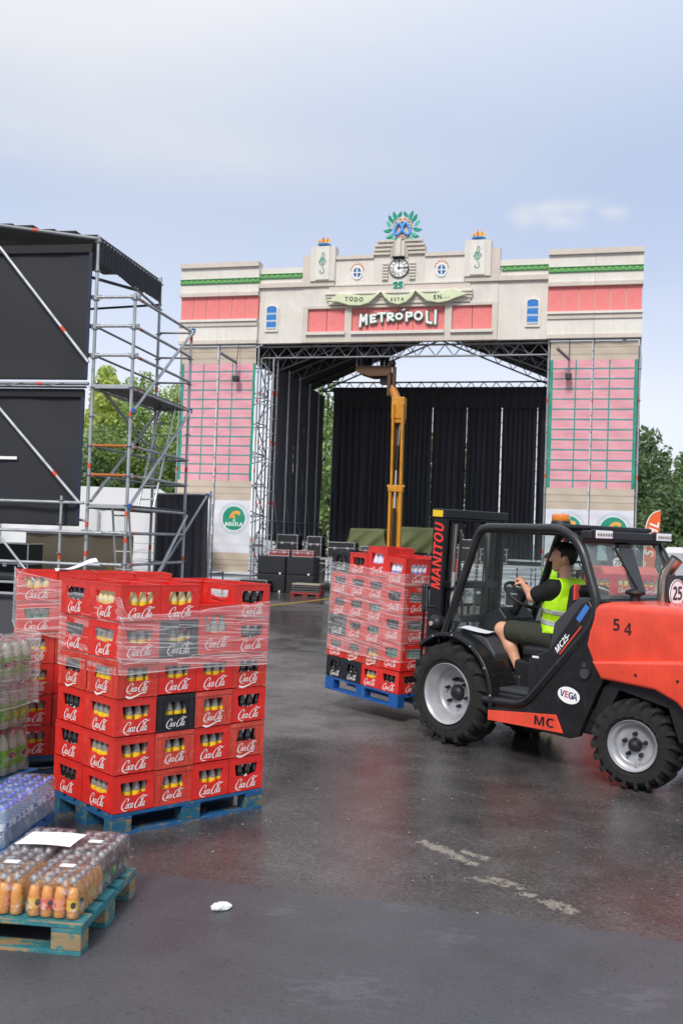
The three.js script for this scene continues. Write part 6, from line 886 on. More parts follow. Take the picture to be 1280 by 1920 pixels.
const skin = phys(0xdba386, 0.5, { sheen: 0.1 }), hairM = mat(0x1a1512, 0.6), hiVis = phys(0xb4ea12, 0.55, { sheen: 0.4 }), greyStripe = mat(0xa4a8aa, 0.4), tee = mat(0x101012, 0.85), shortsM = mat(0x34362b, 0.9), shoeM = mat(0x2a2420, 0.7), soleM = mat(0xcfc8b8, 0.7);
{ // driver, in the forklift's axes
  const dz = -0.13, t = thing('person', 'forklift driver in a yellow hi-vis vest, black tee and dark shorts, hand on wheel', 'person', VP, VR);
  const torso = [[1.12, 1.09, dz - 0.09, 0.12, 1.12, 1.09, dz + 0.09, 0.12], [1.13, 1.12, dz, 0.155, 1.10, 1.38, dz, 0.165], [1.10, 1.40, dz - 0.07, 0.13, 1.09, 1.50, dz - 0.10, 0.105], [1.10, 1.40, dz + 0.07, 0.13, 1.09, 1.50, dz + 0.10, 0.105], [1.085, 1.555, dz - 0.165, 0.072, 1.085, 1.555, dz + 0.165, 0.072]];
  const armL = [[1.085, 1.55, -0.315, 0.062, 1.275, 1.46, -0.37, 0.05], [1.275, 1.46, -0.37, 0.047, 1.475, 1.555, -0.25, 0.031]], armR = [[1.085, 1.55, 0.055, 0.062, 1.30, 1.43, 0.10, 0.05], [1.30, 1.43, 0.10, 0.047, 1.48, 1.45, 0.02, 0.031]];
  const legL = [[1.14, 1.09, -0.22, 0.098, 1.675, 1.125, -0.31, 0.066], [1.675, 1.115, -0.31, 0.064, 1.58, 0.97, -0.295, 0.058], [1.58, 0.97, -0.295, 0.058, 1.47, 0.74, -0.28, 0.036], [1.45, 0.695, -0.28, 0.036, 1.60, 0.672, -0.29, 0.03]];
  const legR = [[1.14, 1.09, -0.04, 0.098, 1.66, 1.11, 0.02, 0.066], [1.66, 1.1, 0.02, 0.064, 1.64, 0.95, 0.02, 0.056], [1.64, 0.95, 0.02, 0.056, 1.60, 0.74, 0.02, 0.036], [1.59, 0.695, 0.02, 0.036, 1.74, 0.672, 0.02, 0.03]];
  const hx = 1.15, hy = 1.83, hz = -0.11;
  const neck = [[1.085, 1.58, dz, 0.062, hx - 0.03, 1.72, hz, 0.054]];
  const headB = [[hx - 0.02, hy + 0.02, hz, 0.097, hx + 0.005, hy + 0.005, hz, 0.09, 0.03], [hx + 0.02, hy - 0.03, hz - 0.01, 0.075, hx + 0.045, hy - 0.085, hz, 0.045, 0.03], [hx + 0.078, hy + 0.02, hz, 0.018, hx + 0.108, hy - 0.028, hz, 0.014, 0.016], [hx + 0.07, hy - 0.068, hz - 0.016, 0.014, hx + 0.07, hy - 0.068, hz + 0.016, 0.014, 0.014], [hx + 0.055, hy - 0.105, hz, 0.026, hx + 0.05, hy - 0.105, hz, 0.026, 0.02], [hx + 0.07, hy + 0.035, hz - 0.035, 0.016, hx + 0.07, hy + 0.035, hz + 0.035, 0.016, 0.02], [hx - 0.015, hy - 0.005, hz - 0.093, 0.014, hx - 0.012, hy - 0.04, hz - 0.09, 0.010, 0.01], [hx - 0.015, hy - 0.005, hz + 0.093, 0.014, hx - 0.012, hy - 0.04, hz + 0.09, 0.010, 0.01]];
  const body = [...torso, ...neck, ...armL, ...armR, ...legL, ...legR], fb = joined(body, 0.035);
  const [lo, hi] = boxOf(body);
  const geos = [meshField(fb, lo, hi, 0.0125)];
  const look = new THREE.Matrix4().makeTranslation(hx, hy, hz).multiply(new THREE.Matrix4().makeRotationY(44 * RAD)).multiply(new THREE.Matrix4().makeTranslation(-hx, -hy, -hz)); // head turned to its left
  geos.push(meshField((p) => joined(headB, 0.03)(p), [hx - 0.14, hy - 0.17, hz - 0.13], [hx + 0.15, hy + 0.14, hz + 0.13], 0.0045).applyMatrix4(look));
  // hands: palm, four curled fingers over the wheel rim, thumb
  const hand = (wx, wy, wz, s, up) => { const b = [[wx, wy, wz, 0.029, wx + 0.055, wy + up * 0.05, wz + s * 0.02, 0.03, 0.02]]; for (let i = 0; i < 4; i++) { const o = (i - 1.5) * 0.019, L = [0.9, 1, 0.96, 0.8][i]; const k = [wx + 0.07, wy + up * 0.055 + o * 0.25, wz + s * 0.022 + o]; const m = [k[0] + 0.03 * L, k[1] - 0.004, k[2]], e = [k[0] + 0.022 * L, k[1] - 0.034 * L, k[2]]; b.push([wx + 0.045, wy + up * 0.045, wz + s * 0.02 + o, 0.013, ...k, 0.0105, 0.008], [...k, 0.0105, ...m, 0.0095, 0.006], [...m, 0.0095, ...e, 0.008, 0.005]); } b.push([wx + 0.03, wy + up * 0.02, wz - 0.02, 0.013, wx + 0.06, wy + up * 0.01 - 0.004, wz - 0.042, 0.011, 0.008], [wx + 0.06, wy + up * 0.01 - 0.004, wz - 0.042, 0.0105, wx + 0.088, wy + up * 0.012 - 0.018, wz - 0.03, 0.009, 0.006]); return b; };
  for (const b of [hand(1.475, 1.555, -0.25, 0.6, 1), hand(1.48, 1.45, 0.02, -0.4, 0.3)]) { const [l2, h2] = boxOf(b, 0.01); geos.push(meshField(joined(b, 0.012), l2, h2, 0.0035)); }
  part('body', merge(geos), skin, t);
  part('tee_shirt', meshField((p) => { const d = joined([...torso, [...armL[0].slice(0, 4), 1.225, 1.485, -0.355, 0.062], [...armR[0].slice(0, 4), 1.24, 1.465, 0.086, 0.062]], 0.04)(p) - 0.014; return Math.max(d, p[1] - 1.63, 1.08 - p[1], -(Math.hypot(p[0] - 1.10, p[1] - 1.655, p[2] - dz) - 0.085)); }, [0.85, 1.05, -0.48], [1.36, 1.66, 0.2], 0.0095), tee, t);
  const vestF = (o) => (p) => Math.max(joined(torso, 0.04)(p) - o + 0.016 * (fbm(p[0] * 9 + 3 * p[1], p[1] * 16 + p[2] * 7, 3, 19) - 0.5), 1.135 - p[1] - 0.03 * (p[0] - 1.1), p[1] - 1.64, -(Math.hypot((p[0] - 1.17) * 0.75, (p[1] - 1.66) * 0.62, p[2] - dz) - 0.088), Math.abs(p[2] - dz) - (0.215 - 0.22 * Math.max(0, p[1] - 1.42)));
  part('safety_vest', meshField(vestF(0.027), [0.85, 1.08, -0.42], [1.36, 1.66, 0.15], 0.009), hiVis, t);
  for (const y of [1.335, 1.225]) part('reflective_stripe', meshField((p) => Math.max(vestF(0.0315)(p), Math.abs(p[1] - y - 0.12 * (p[0] - 1.1)) - 0.023), [0.85, y - 0.06, -0.42], [1.36, y + 0.06, 0.15], 0.0075), greyStripe, t);
  part('shorts', meshField((p) => { const d = 0.014 * (fbm(p[0] * 18, p[1] * 12 + p[2] * 14, 3, 23) - 0.5) + joined([torso[0], [1.14, 1.09, -0.22, 0.105, 1.60, 1.118, -0.30, 0.092], [1.14, 1.09, -0.04, 0.105, 1.60, 1.105, 0.012, 0.092]], 0.04)(p) - 0.012; return Math.max(d, p[0] - 1.585, p[1] - 1.215); }, [0.9, 0.93, -0.46], [1.62, 1.24, 0.16], 0.0095), shortsM, t);
  for (const L of [legL, legR]) { const f = L[3]; const sh = part('shoe', meshField((p) => Math.max(joined([[f[0] - 0.03, f[1] + 0.0, f[2], 0.042, f[4] + 0.02, f[5] - 0.004, f[6], 0.038], [f[0] - 0.015, f[1] + 0.055, f[2], 0.04, f[0], f[1], f[2], 0.042]], 0.03)(p) - 0.008, 0.645 - p[1]), [f[0] - 0.13, 0.62, f[2] - 0.09], [f[4] + 0.1, 0.80, f[6] + 0.09], 0.006), shoeM, t); part('sole', extrude((() => { const s = new THREE.Shape(); s.ellipse(0, 0, 0.135, 0.05, 0, Math.PI * 2); return s; })(), 0.024, 0.004).rotateX(-Math.PI / 2).translate((f[0] + f[4]) / 2, 0.628, (f[2] + f[6]) / 2), soleM, t); }
  part('hair', meshField((p) => { const n = 0.016 * (fbm(p[0] * 70 + p[1] * 30, p[1] * 22 + p[2] * 80, 3, 15) - 0.5); const d = joined([[hx - 0.025, hy + 0.025, hz, 0.103, hx + 0.015, hy + 0.035, hz, 0.093]], 0.02)(p) - 0.013 + n; return Math.max(d, (p[0] - hx - 0.025) - 1.3 * Math.max(0, p[1] - hy - 0.045), (hy - 0.005 - p[1]) - 1.6 * Math.max(0, hx - 0.035 - p[0]), -(Math.hypot(p[0] - hx + 0.012, p[1] - hy + 0.02, (Math.abs(p[2] - hz) - 0.11) * 0.8) - 0.036)); }, [hx - 0.16, hy - 0.14, hz - 0.14], [hx + 0.14, hy + 0.16, hz + 0.14], 0.005).applyMatrix4(look), hairM, t);
  for (const s of [-1, 1]) part('eye', new THREE.SphereGeometry(0.008, 10, 8).translate(hx + 0.082, hy + 0.012, hz + s * 0.032).applyMatrix4(look), mat(0x1c1410, 0.2), t);
  part('eyebrow', merge([-1, 1].map((s) => rodGeo([hx + 0.086, hy + 0.036, hz + s * 0.018], [hx + 0.066, hy + 0.036, hz + s * 0.05], 0.005, 6))).applyMatrix4(look), hairM, t);
  part('wristwatch', new THREE.TorusGeometry(0.034, 0.008, 8, 20).rotateY(Math.PI / 2).rotateZ(0.45).rotateY(0.5).translate(1.455, 1.545, -0.262), mat(0x303846, 0.4), t); part('wristband', new THREE.TorusGeometry(0.035, 0.006, 8, 20).rotateY(Math.PI / 2).rotateZ(0.45).rotateY(0.5).translate(1.438, 1.537, -0.273), mat(0xa83040, 0.6), t);
}
function standing(label, pos, ry, o) { // simple standing figure, x forward
  const t = thing('person', label, 'person', pos, ry, o.group), h = 1;
  const B = { torso: [[0, 0.95, -0.08, 0.12, 0, 0.95, 0.08, 0.12], [0, 1.0, 0, 0.13, 0, 1.3, 0, 0.145], [0, 1.42, -0.16, 0.065, 0, 1.42, 0.16, 0.065]], head: [[0, 1.46, 0, 0.055, 0.01, 1.56, 0, 0.055], [0, 1.66, 0, 0.095, 0.025, 1.61, 0, 0.078], [0.095, 1.64, 0, 0.02, 0.105, 1.62, 0, 0.016]], legs: [[0, 0.9, -0.09, 0.095, 0.03, 0.48, -0.1, 0.065], [0.03, 0.48, -0.1, 0.06, 0, 0.08, -0.1, 0.042], [0, 0.05, -0.1, 0.042, 0.14, 0.035, -0.1, 0.036], [0, 0.9, 0.09, 0.095, 0.02, 0.48, 0.1, 0.065], [0.02, 0.48, 0.1, 0.06, -0.02, 0.08, 0.1, 0.042], [-0.02, 0.05, 0.1, 0.042, 0.12, 0.035, 0.1, 0.036]] };
  const arms = o.raise ? [[0, 1.41, -0.2, 0.055, 0.12, 1.62, -0.24, 0.045], [0.12, 1.62, -0.24, 0.043, 0.22, 1.85, -0.2, 0.03], [0.22, 1.85, -0.2, 0.03, 0.24, 1.95, -0.19, 0.03], [0, 1.41, 0.2, 0.055, 0.05, 1.14, 0.26, 0.045], [0.05, 1.14, 0.26, 0.043, 0.24, 1.1, 0.2, 0.03], [0.24, 1.1, 0.2, 0.03, 0.33, 1.11, 0.18, 0.03]] : [[0, 1.41, -0.2, 0.055, 0.02, 1.13, -0.26, 0.045], [0.02, 1.13, -0.26, 0.043, 0.12, 0.9, -0.24, 0.03], [0.12, 0.9, -0.24, 0.03, 0.15, 0.81, -0.23, 0.03], [0, 1.41, 0.2, 0.055, 0.02, 1.13, 0.26, 0.045], [0.02, 1.13, 0.26, 0.043, 0.12, 0.9, 0.24, 0.03], [0.12, 0.9, 0.24, 0.03, 0.15, 0.81, 0.23, 0.03]];
  const all = [...B.torso, ...B.head, ...B.legs, ...arms], [lo, hi] = boxOf(all); part('body', meshField(joined(all, 0.035), lo, hi, 0.022), skin, t);
  part('top', meshField((p) => Math.max(joined([...B.torso, arms[0], arms[3]], 0.04)(p) - 0.016, 0.9 - p[1], p[1] - 1.5), [-0.25, 0.85, -0.4], [0.3, o.raise ? 1.75 : 1.55, 0.4], 0.018), o.top, t);
  part('trousers', meshField((p) => Math.max(joined([B.torso[0], B.legs[0], B.legs[1], B.legs[3], B.legs[4]], 0.035)(p) - 0.016, p[1] - 1.02, 0.1 - p[1]), [-0.2, 0.05, -0.26], [0.2, 1.06, 0.26], 0.018), o.legs, t);
  for (const k of [2, 5]) part('shoe', meshField((p) => Math.max(capsule(p, B.legs[k]) - 0.014, -p[1]), [-0.1, -0.02, B.legs[k][2] - 0.08], [0.22, 0.14, B.legs[k][2] + 0.08], 0.012), shoeM, t);
  part(o.helmet ? 'helmet' : 'hair', meshField((p) => Math.max(capsule(p, [0, 1.67, 0, 0.11, 0.01, 1.67, 0, 0.108]), (1.66 - p[1]) - (p[0] < 0 ? 0.06 : 0)), [-0.14, 1.56, -0.14], [0.15, 1.82, 0.14], 0.014), o.helmet || hairM, t);
  return t;
}
const darkWear = mat(0x1a1b20, 0.9);
{ const bp = V(-1.3, 7.63, -2.1).applyMatrix4(new THREE.Matrix4().makeRotationY(SR).setPosition(...sPos(0.36, 0, 1.1)));
  standing('worker in dark clothes on the boom lift platform, by its outer end', [bp.x - 0.28, bp.y, bp.z], SR + 2.2, { top: mat(0xb4452c, 0.8), legs: darkWear, group: 'workers on the boom lift', raise: true });
  standing('worker in dark clothes on the boom lift platform, beside the jib', [bp.x + 0.3, bp.y, bp.z - 0.08], SR + 1.2, { top: darkWear, legs: mat(0x22222a, 0.9), group: 'workers on the boom lift', raise: true }); }
standing('person in a yellow hi-vis vest standing beyond the forklift cab', [4.25, 0, -20.2], 2.6, { top: hiVis, legs: darkWear });

// ------------------------------------------------------------------ scaffold tower with black screens
const rusty = mat(0xa8662e, 0.7, { metalness: 0.2 }), blueClamp = mat(0x2a55a8, 0.5), scrim = phys(0x24262c, 0.75, { side: THREE.DoubleSide, sheen: 0.5, sheenRoughness: 0.5, sheenColor: 0x9aa2b8 }), scrimEdge = phys(0x101216, 0.7, { side: THREE.DoubleSide });
const TP = V(-4.33, 0, -17.0), TRy = -10.7 * RAD; // tower axes: x along its front, -z away
const tw = (x, y, z) => [TP.x + Math.cos(TRy) * x + Math.sin(TRy) * z, y, TP.z - Math.sin(TRy) * x + Math.cos(TRy) * z];
const tower = thing('scaffold_tower', 'galvanised scaffold tower with ladders beside the black screens', 'scaffold', TP.toArray(), TRy);
const W = 0.71, Dp = -2.88;
function std(x, z, h, bands = []) { rod('standard', [x, 0, z], [x, h, z], 0.029, galv, tower); for (let y = 0.35; y < h - 0.05; y += 0.5) part('rosette', new THREE.CylinderGeometry(0.062, 0.062, 0.011, 10), galvDark, tower, [x, y, z]); for (const y of bands) part('tape_band', new THREE.CylinderGeometry(0.0305, 0.0305, 0.09, 12), redTape, tower, [x, y, z]); part('base_plate', bx(0.15, 0.01, 0.15), galvDark, tower, [x, 0.006, z]); }
std(0, 0, 6.95, [2.0, 3.0, 1.5]); std(W, 0, 5.97, [1.75, 3.9, 2.2]); std(0.02, Dp, 7.0, [4.75, 1.6]); std(W, Dp, 6.02, [5.75, 3.15, 1.4]);
const lev = [1.33, 1.87, 2.85, 3.35, 4.9, 5.4, 5.9];
lev.forEach((y, i) => { const m = i === 3 || i === 2 ? rusty : galv; rod('ledger', [0, y, 0], [W, y, 0], 0.027, m, tower); if (y < 5.95) { const s = rod('ledger', [W, y, 0], [W, y, Dp], 0.027, galv, tower); part('tape_band', new THREE.CylinderGeometry(0.0285, 0.0285, 0.1, 10).rotateX(Math.PI / 2), redTape, tower, [W, y, -0.3]); } if (i > 1 && i < 6) rod('ledger', [0, y, 0.0], [0, y, Dp], 0.021, galvDark, tower); rod('ledger', [0, y - 0.02, Dp], [W, y - 0.02, Dp], 0.021, galvDark, tower); for (const x of [0, W]) for (const e of [-0.07, 0.07]) part('wedge_head', bx(0.05, 0.07, 0.03), galvDark, tower, [x + e * (x ? -1 : 1), y, 0]); });
for (const y of [2.33, 4.37]) { // decks
  for (let k = 0; k < 2; k++) part('deck_plank', rb(0.31, 0.05, -Dp - 0.06, 0.006), mat(0x4a4a4c, 0.6, { metalness: 0.4 }), tower, [0.19 + k * 0.33, y, Dp / 2]);
  for (const z of [0, Dp]) part('deck_bearer', rb(W, 0.07, 0.05, 0.008), galv, tower, [W / 2, y - 0.01, z]);
  for (const x of [0.0, W]) rod('deck_edge_tube', [x, y - 0.04, 0], [x, y - 0.04, Dp], 0.023, galv, tower); part('tape_band', new THREE.CylinderGeometry(0.0245, 0.0245, 0.1, 10).rotateX(Math.PI / 2), redTape, tower, [W, y - 0.04, -0.25]);
}
const br = (a, b, clamp2 = true) => { rod('brace', a, b, 0.028, galv, tower); if (clamp2) for (const p of [a, b]) part('brace_clamp', rb(0.06, 0.09, 0.06, 0.012), blueClamp, tower, p); };
br([W + 0.045, 3.95, 0.0], [W + 0.045, 5.92, Dp]); br([W + 0.045, 2.33, 0.0], [W + 0.045, 4.33, Dp]); br([W + 0.05, 2.25, Dp], [W + 0.05, 0.35, -0.4], false); br([0.04, 2.4, -0.04], [0.04, 4.25, Dp], false); br([0.04, 4.45, -0.04], [0.04, 3.6, Dp + 0.5], false);
// ladders between the decks
function ladder(x0, z0, y0, z1, y1, n) { const l = new THREE.Group(); l.name = 'ladder'; tower.add(l); for (const x of [x0, x0 + 0.3]) rod('stile', [x, y0, z0], [x, y1, z1], 0.02, alu, l); for (let i = 0; i < n; i++) { const t = (i + 0.6) / n; rod('rung', [x0, mix(y0, y1, t), mix(z0, z1, t)], [x0 + 0.3, mix(y0, y1, t), mix(z0, z1, t)], 0.014, alu, l); } }
ladder(0.30, -1.5, 2.36, -2.4, 4.35, 8); ladder(0.28, -0.9, 0.1, -0.4, 2.3, 7);
rod('ledger', [0.0, 2.06, -0.04], [-0.5, 2.1, -0.04], 0.022, galv, tower);
// front rail bay left of the tower
const rail = thing('scaffold_rail', 'low galvanised scaffold rail in front of the black screens', 'scaffold', tw(0, 0, 0.16), TRy);
rod('standard', [-0.40, 0, 0], [-0.40, 2.47, 0], 0.0245, galv, rail); rod('standard', [-2.6, 0, 0], [-2.6, 2.47, 0], 0.0245, galv, rail); for (const y of [0.5, 1.0, 1.5, 2.0, 2.4]) part('rosette', new THREE.CylinderGeometry(0.062, 0.062, 0.011, 10), galvDark, rail, [-0.40, y, 0]);
for (const y of [2.36, 1.86, 1.32]) rod('ledger', [-3.6, y, 0], [y > 2 ? 0.0 : 0.35, y, 0], 0.027, galv, rail); for (const [x, y] of [[-0.75, 2.36], [-1.0, 1.32], [0.2, 1.86]]) part('tape_band', new THREE.CylinderGeometry(0.0242, 0.0242, 0.1, 10).rotateZ(Math.PI / 2), redTape, rail, [x, y, 0]); part('tape_band', new THREE.CylinderGeometry(0.026, 0.026, 0.13, 12), redTape, rail, [-0.40, 1.45, 0]);
rod('brace', [-2.6, 2.95, 0.05], [-0.8, 1.0, 0.05], 0.0225, galv, rail);
// screens
function screen(label, y0, y1, x1, z, seed) {
  const w = 5.2, t = thing('black_screen', label, 'screen', tw(x1 - w / 2, 0, z), TRy, 'black screens on the scaffold'), g = new THREE.PlaneGeometry(w, y1 - y0, 60, 30), p = g.attributes.position;
  for (let k = 0; k < p.count; k++) { const x = p.getX(k), y = p.getY(k); p.setZ(k, 0.05 * (fbm(x * 0.8 + seed, y * 0.35, 3, seed) - 0.5) + 0.018 * Math.sin(x * 5 + 2 * fbm(x, y * 0.6, 2, seed)) * (0.4 + 0.6 * sstep(1.2, -1.2, y)) + 0.012 * Math.sin(y * 3 + x)); } g.computeVertexNormals();
  part('cloth', g.translate(0, (y0 + y1) / 2, 0), scrim, t); part('top_hem', boxAt(-w / 2, w / 2, y1 - 0.13, y1 + 0.01, 0.04, 0.052), scrimEdge, t); part('bottom_hem', boxAt(-w / 2, w / 2, y0 - 0.01, y0 + 0.03, 0.04, 0.052), scrimEdge, t); part('side_hem', boxAt(w / 2 - 0.05, w / 2 + 0.012, y0 + 0.03, y1 - 0.13, 0.04, 0.05), mat(0x15203c, 0.6), t); return t;
}
screen('upper black screen stretched on the scaffold under the flat roof', 4.47, 6.79, -0.08, 0.02, 3); screen('lower black screen with a short white strip, under the upper one', 1.97, 4.30, -0.12, 0.02, 8);
{ const t = thing('white_strip', 'short white tape strip stuck on the lower black screen', 'tape', tw(-1.5, 3.10, 0.10), TRy); part('strip', bx(0.42, 0.05, 0.006), M.white, t); }
{ const t = thing('screen_frame', 'scaffold tubes and diagonal braces holding the black screens', 'scaffold', tw(0, 0, 0.11), TRy);
  for (const [a, b] of [[[-1.75, 6.75], [-0.02, 4.75]], [[-1.75, 4.08], [-0.08, 2.36]]]) { rod('brace', [a[0], a[1], 0.05], [b[0], b[1], 0.05], 0.029, galv, t); part('tape_band', rodGeo([mix(a[0], b[0], 0.70), mix(a[1], b[1], 0.70), 0.05], [mix(a[0], b[0], 0.74), mix(a[1], b[1], 0.74), 0.05], 0.031, 10), redTape, t); }
  rod('beam', [-5.2, 4.40, -0.06], [-0.05, 4.40, -0.06], 0.03, galvDark, t); rod('beam', [-5.2, 4.33, 0.02], [-0.05, 4.33, 0.02], 0.02, K.black, t); for (let k = 0; k < 6; k++) rod('lacing', [-0.5 - k * 0.75, 4.41, -0.03], [-0.9 - k * 0.75, 4.33, 0.0], 0.01, galvDark, t, unitCyl6); part('tape_band', rodGeo([-1.0, 4.40, -0.06], [-0.9, 4.40, -0.06], 0.032, 10), redTape, t); }
{ // flat dark roof sheet with valance
  const t = thing('canopy_roof', 'dark ribbed canopy roof on top of the black screens', 'roof', tw(0, 0, 0), TRy);
  const rm = mat(0x2b2927, 0.7, { side: THREE.DoubleSide }); for (let k = 0; k < 14; k++) part('roof_sheet', new THREE.BoxGeometry(0.38, 0.03, -Dp).rotateZ(0.0).translate(-0.22 - k * 0.4, 6.97 + 0.02 * (k % 2) + k * 0.058, Dp / 2), rm, t);
  rod('edge_tube', [0, 6.9, 0.04], [-5.4, 7.70, 0.04], 0.03, galvDark, t); part('tape_band', rodGeo([-1.1, 7.063, 0.04], [-1.2, 7.078, 0.04], 0.034, 10), redTape, t); rod('edge_tube', [0.02, 6.88, 0], [0.02, 6.88, Dp], 0.03, galvDark, t); rod('rafter', [0.0, 6.5, Dp / 2 - 0.6], [-3.4, 7.3, Dp / 2 + 0.4], 0.03, galvDark, t); rod('rafter', [0, 6.6, -0.1], [0.02, 6.35, Dp], 0.024, galvDark, t); rod('rafter', [-3, 6.3, Dp], [0.05, 6.45, Dp], 0.024, mat(0x26304a, 0.5), t);
  const v = new THREE.PlaneGeometry(-Dp, 0.42, 90, 6).rotateY(Math.PI / 2), p = v.attributes.position; for (let k = 0; k < p.count; k++) p.setX(k, 0.012 * Math.sin(p.getZ(k) * 45 + 3 * fbm(p.getZ(k) * 3, 1, 2, 9)) + 0.02 * (fbm(p.getZ(k) * 3, p.getY(k) * 3, 3, 33) - 0.5)); v.computeVertexNormals(); part('valance', v.translate(0.05, 6.68, Dp / 2), scrim, t);
}
{ // black gathered curtain panel behind the tower
  const t = thing('black_curtain', 'black gathered curtain panel standing between the scaffold and the banner pillar', 'curtain', [-3.3, 0, -20.6], -24 * RAD), m = scrim; const g = drape(1.25, 2.65, 7, 91, 0.05).translate(0, 1.36, 0); part('cloth', g, drapeM, t); rod('top_tube', [-0.68, 2.7, 0], [0.68, 2.7, 0], 0.024, galv, t); for (const x of [-0.66, 0.66]) rod('upright', [x, 0, -0.05], [x, 2.78, -0.05], 0.024, galv, t); rod('brace', [0.64, 2.68, 0.06], [-0.2, 0.02, 1.5], 0.024, galv, t); part('brace_clamp', rb(0.06, 0.09, 0.06, 0.012), blueClamp, t, [0.64, 2.68, 0.05]);
}
// ------------------------------------------------------------------ things behind the scaffold
const tentM = phys(0xf3f4f5, 0.6, { side: THREE.DoubleSide, transmission: 0.25, thickness: 0 });
{ const t = thing('white_marquee', 'white marquee tent behind the scaffold tower', 'tent', [-9.2, 0, -31.5], 0.12);
  const g = new THREE.PlaneGeometry(9, 2.5, 60, 4), p = g.attributes.position; for (let k = 0; k < p.count; k++) p.setZ(k, 0.04 * Math.sin(p.getX(k) * 7) + 0.05 * (fbm(p.getX(k) * 2, p.getY(k), 3, 5) - 0.5)); g.computeVertexNormals(); part('wall_cloth', g.translate(0, 1.27, 0), tentM, t);
  part('roof_cloth', extrude([[-4.6, 2.52], [4.6, 2.52], [3.4, 3.25], [-3.4, 3.25]], 4).translate(0, 0, -4), tentM, t); for (const x of [-4.5, -1.5, 1.5, 4.5]) rod('pole', [x, 0, 0.06], [x, 2.5, 0.06], 0.035, alu, t); for (let k = 0; k < 5; k++) rod('guard_rail', [1.6, 0.4 + k * 0.28, 0.3], [4.2, 0.4 + k * 0.28, 0.3], 0.02, alu, t, unitCyl6); }
{ const t = thing('low_shelter', 'low tan tarpaulin wall behind the scaffold rail', 'shelter', [-5.9, 0, -22.6], 0.05); const g = new THREE.PlaneGeometry(2.4, 1.75, 30, 8), p = g.attributes.position; for (let k = 0; k < p.count; k++) p.setZ(k, 0.03 * Math.sin(p.getX(k) * 9) + 0.03 * Math.sin(p.getY(k) * 6)); g.computeVertexNormals(); part('cloth', g.translate(0, 0.88, 0), mat(0x8a7e68, 0.8, { side: THREE.DoubleSide }), t); for (const x of [-1.15, 1.15]) rod('pole', [x, 0, -0.05], [x, 1.85, -0.05], 0.025, galvDark, t); rod('top_tube', [-1.2, 1.78, 0], [1.2, 1.78, 0], 0.025, galvDark, t); }
const gB = 'gear under the black screens';
flightCase('tall black amplifier rack under the lower black screen', 0.62, 1.05, 0.6, [-6.2, 0.55, -19.4], TRy, cabinet, gB); flightCase('wide black case under the amplifier rack', 0.95, 0.54, 0.62, [-6.2, 0, -19.4], TRy, cabinet, gB); speaker('black speaker beside the amplifier rack under the screen', 0.6, 0.7, 0.6, [-5.35, 0, -19.6], TRy, gB, 1);
flightCase('low black case on the dark platform at the frame edge', 0.9, 0.6, 0.6, [-7.0, 0, -19.2], TRy, cabinet, gB);
{ const t = thing('yellow_crate_box', 'small yellow plastic box by the scaffold foot', 'box', [-4.6, 0, -20.8], 0.2); part('box', rbAt(-0.22, 0.22, 0.9, 1.22, -0.15, 0.15, 0.02), mat(0xc9a24a, 0.6), t); part('trestle', merge([rbAt(-0.3, 0.3, 0.85, 0.9, -0.2, 0.2, 0.006), boxAt(-0.28, -0.24, 0, 0.85, -0.18, 0.18), boxAt(0.24, 0.28, 0, 0.85, -0.18, 0.18)]), galvDark, t); }
{ // low dark riser at the left edge, with pale edge rails
  const t = thing('side_platform', 'low dark stage platform with pale rails below the black screens', 'platform', tw(-2.4, 0, -0.9), TRy); part('deck', rbAt(-2.6, 1.9, 0.98, 1.05, -0.8, 0.6, 0.008), mat(0x1f2022, 0.7), t); for (const y of [0.92, 0.72]) part('edge_rail', rbAt(-2.6, 1.9, y, y + 0.045, 0.61, 0.65, 0.006), alu, t); for (const x of [-2.4, -1, 0.4, 1.8]) rod('platform_leg', [x, 0, 0.5], [x, 0.98, 0.5], 0.03, galvDark, t); part('skirt', boxAt(-2.6, 1.9, 0.02, 0.7, 0.52, 0.53), drapeM, t); }
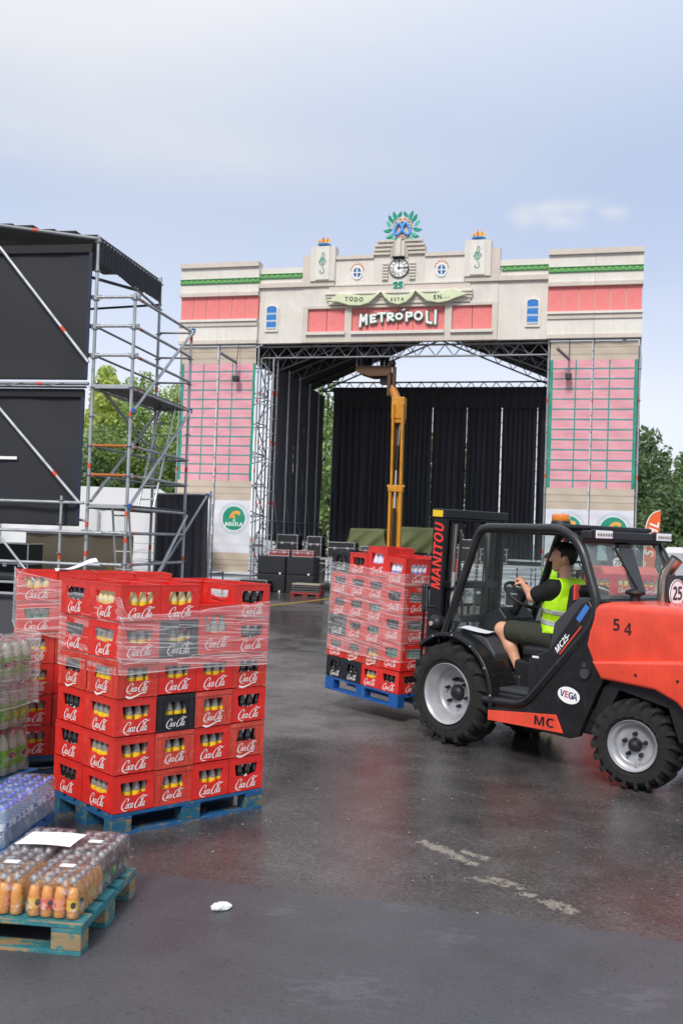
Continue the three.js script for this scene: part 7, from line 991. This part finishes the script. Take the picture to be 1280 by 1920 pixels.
// feather flag
{ const t = thing('feather_flag', 'orange feather flag with white lettering beyond the forklift roof', 'flag', [7.62, 0, -25], 0.1); rod('pole', [0.0, 0, 0], [0.02, 1.6, 0], 0.015, M.white, t);
  const s = new THREE.Shape(); s.moveTo(-0.03, 0.75); s.lineTo(0.0, 2.25); s.bezierCurveTo(0.02, 2.6, 0.16, 2.84, 0.38, 2.88); s.bezierCurveTo(0.42, 2.6, 0.36, 2.2, 0.30, 1.9); s.lineTo(0.22, 0.85); s.lineTo(-0.03, 0.75);
  part('flag_cloth', extrude(s, 0.006), mat(0xe8632a, 0.6), t); part('white_edge', tubeGeo([[-0.03, 0.75, 0], [0.0, 2.25, 0], [0.05, 2.58, 0], [0.18, 2.8, 0], [0.38, 2.885, 0]], 0.014, 24, 6), M.white, t);
  part('lettering', text('STIHL', 0.24, 0.004, { shear: 0.15 }).rotateZ(1.40).translate(0.175, 2.18, 0.0065), M.white, t); }
// white van at the frame edge
{ const t = thing('white_van', 'white van parked at the frame edge beyond the forklift hood', 'van', [11.6, 0, -27.5], 0.12); const wv = phys(0xe9ecee, 0.3, { clearcoat: 0.6 });
  part('body', extrude([[-2.4, 0.4], [2.3, 0.4], [2.35, 0.95], [1.5, 1.1], [0.95, 1.84], [0.6, 1.92], [-2.3, 1.92], [-2.42, 1.8]], 1.7, 0.06).translate(0, 0, -0.85), wv, t);
  for (const s of [-0.92, 0.92]) { part('side_glass', extrude([[0.35, 1.2], [1.3, 1.2], [0.9, 1.76], [0.35, 1.78]], 0.008).translate(0, 0, s), phys(0x15181b, 0.08), t); part('side_glass', extrude([[-2.1, 1.2], [0.2, 1.2], [0.2, 1.78], [-2.1, 1.78]], 0.008).translate(0, 0, s), phys(0x15181b, 0.08), t); }
  for (const x of [-1.5, 1.5]) for (const z of [-0.85, 0.85]) part('wheel', new THREE.CylinderGeometry(0.33, 0.33, 0.2, 24).rotateX(Math.PI / 2), K.rubber, t, [x, 0.33, z]); }
renderer.render(scene, camera);
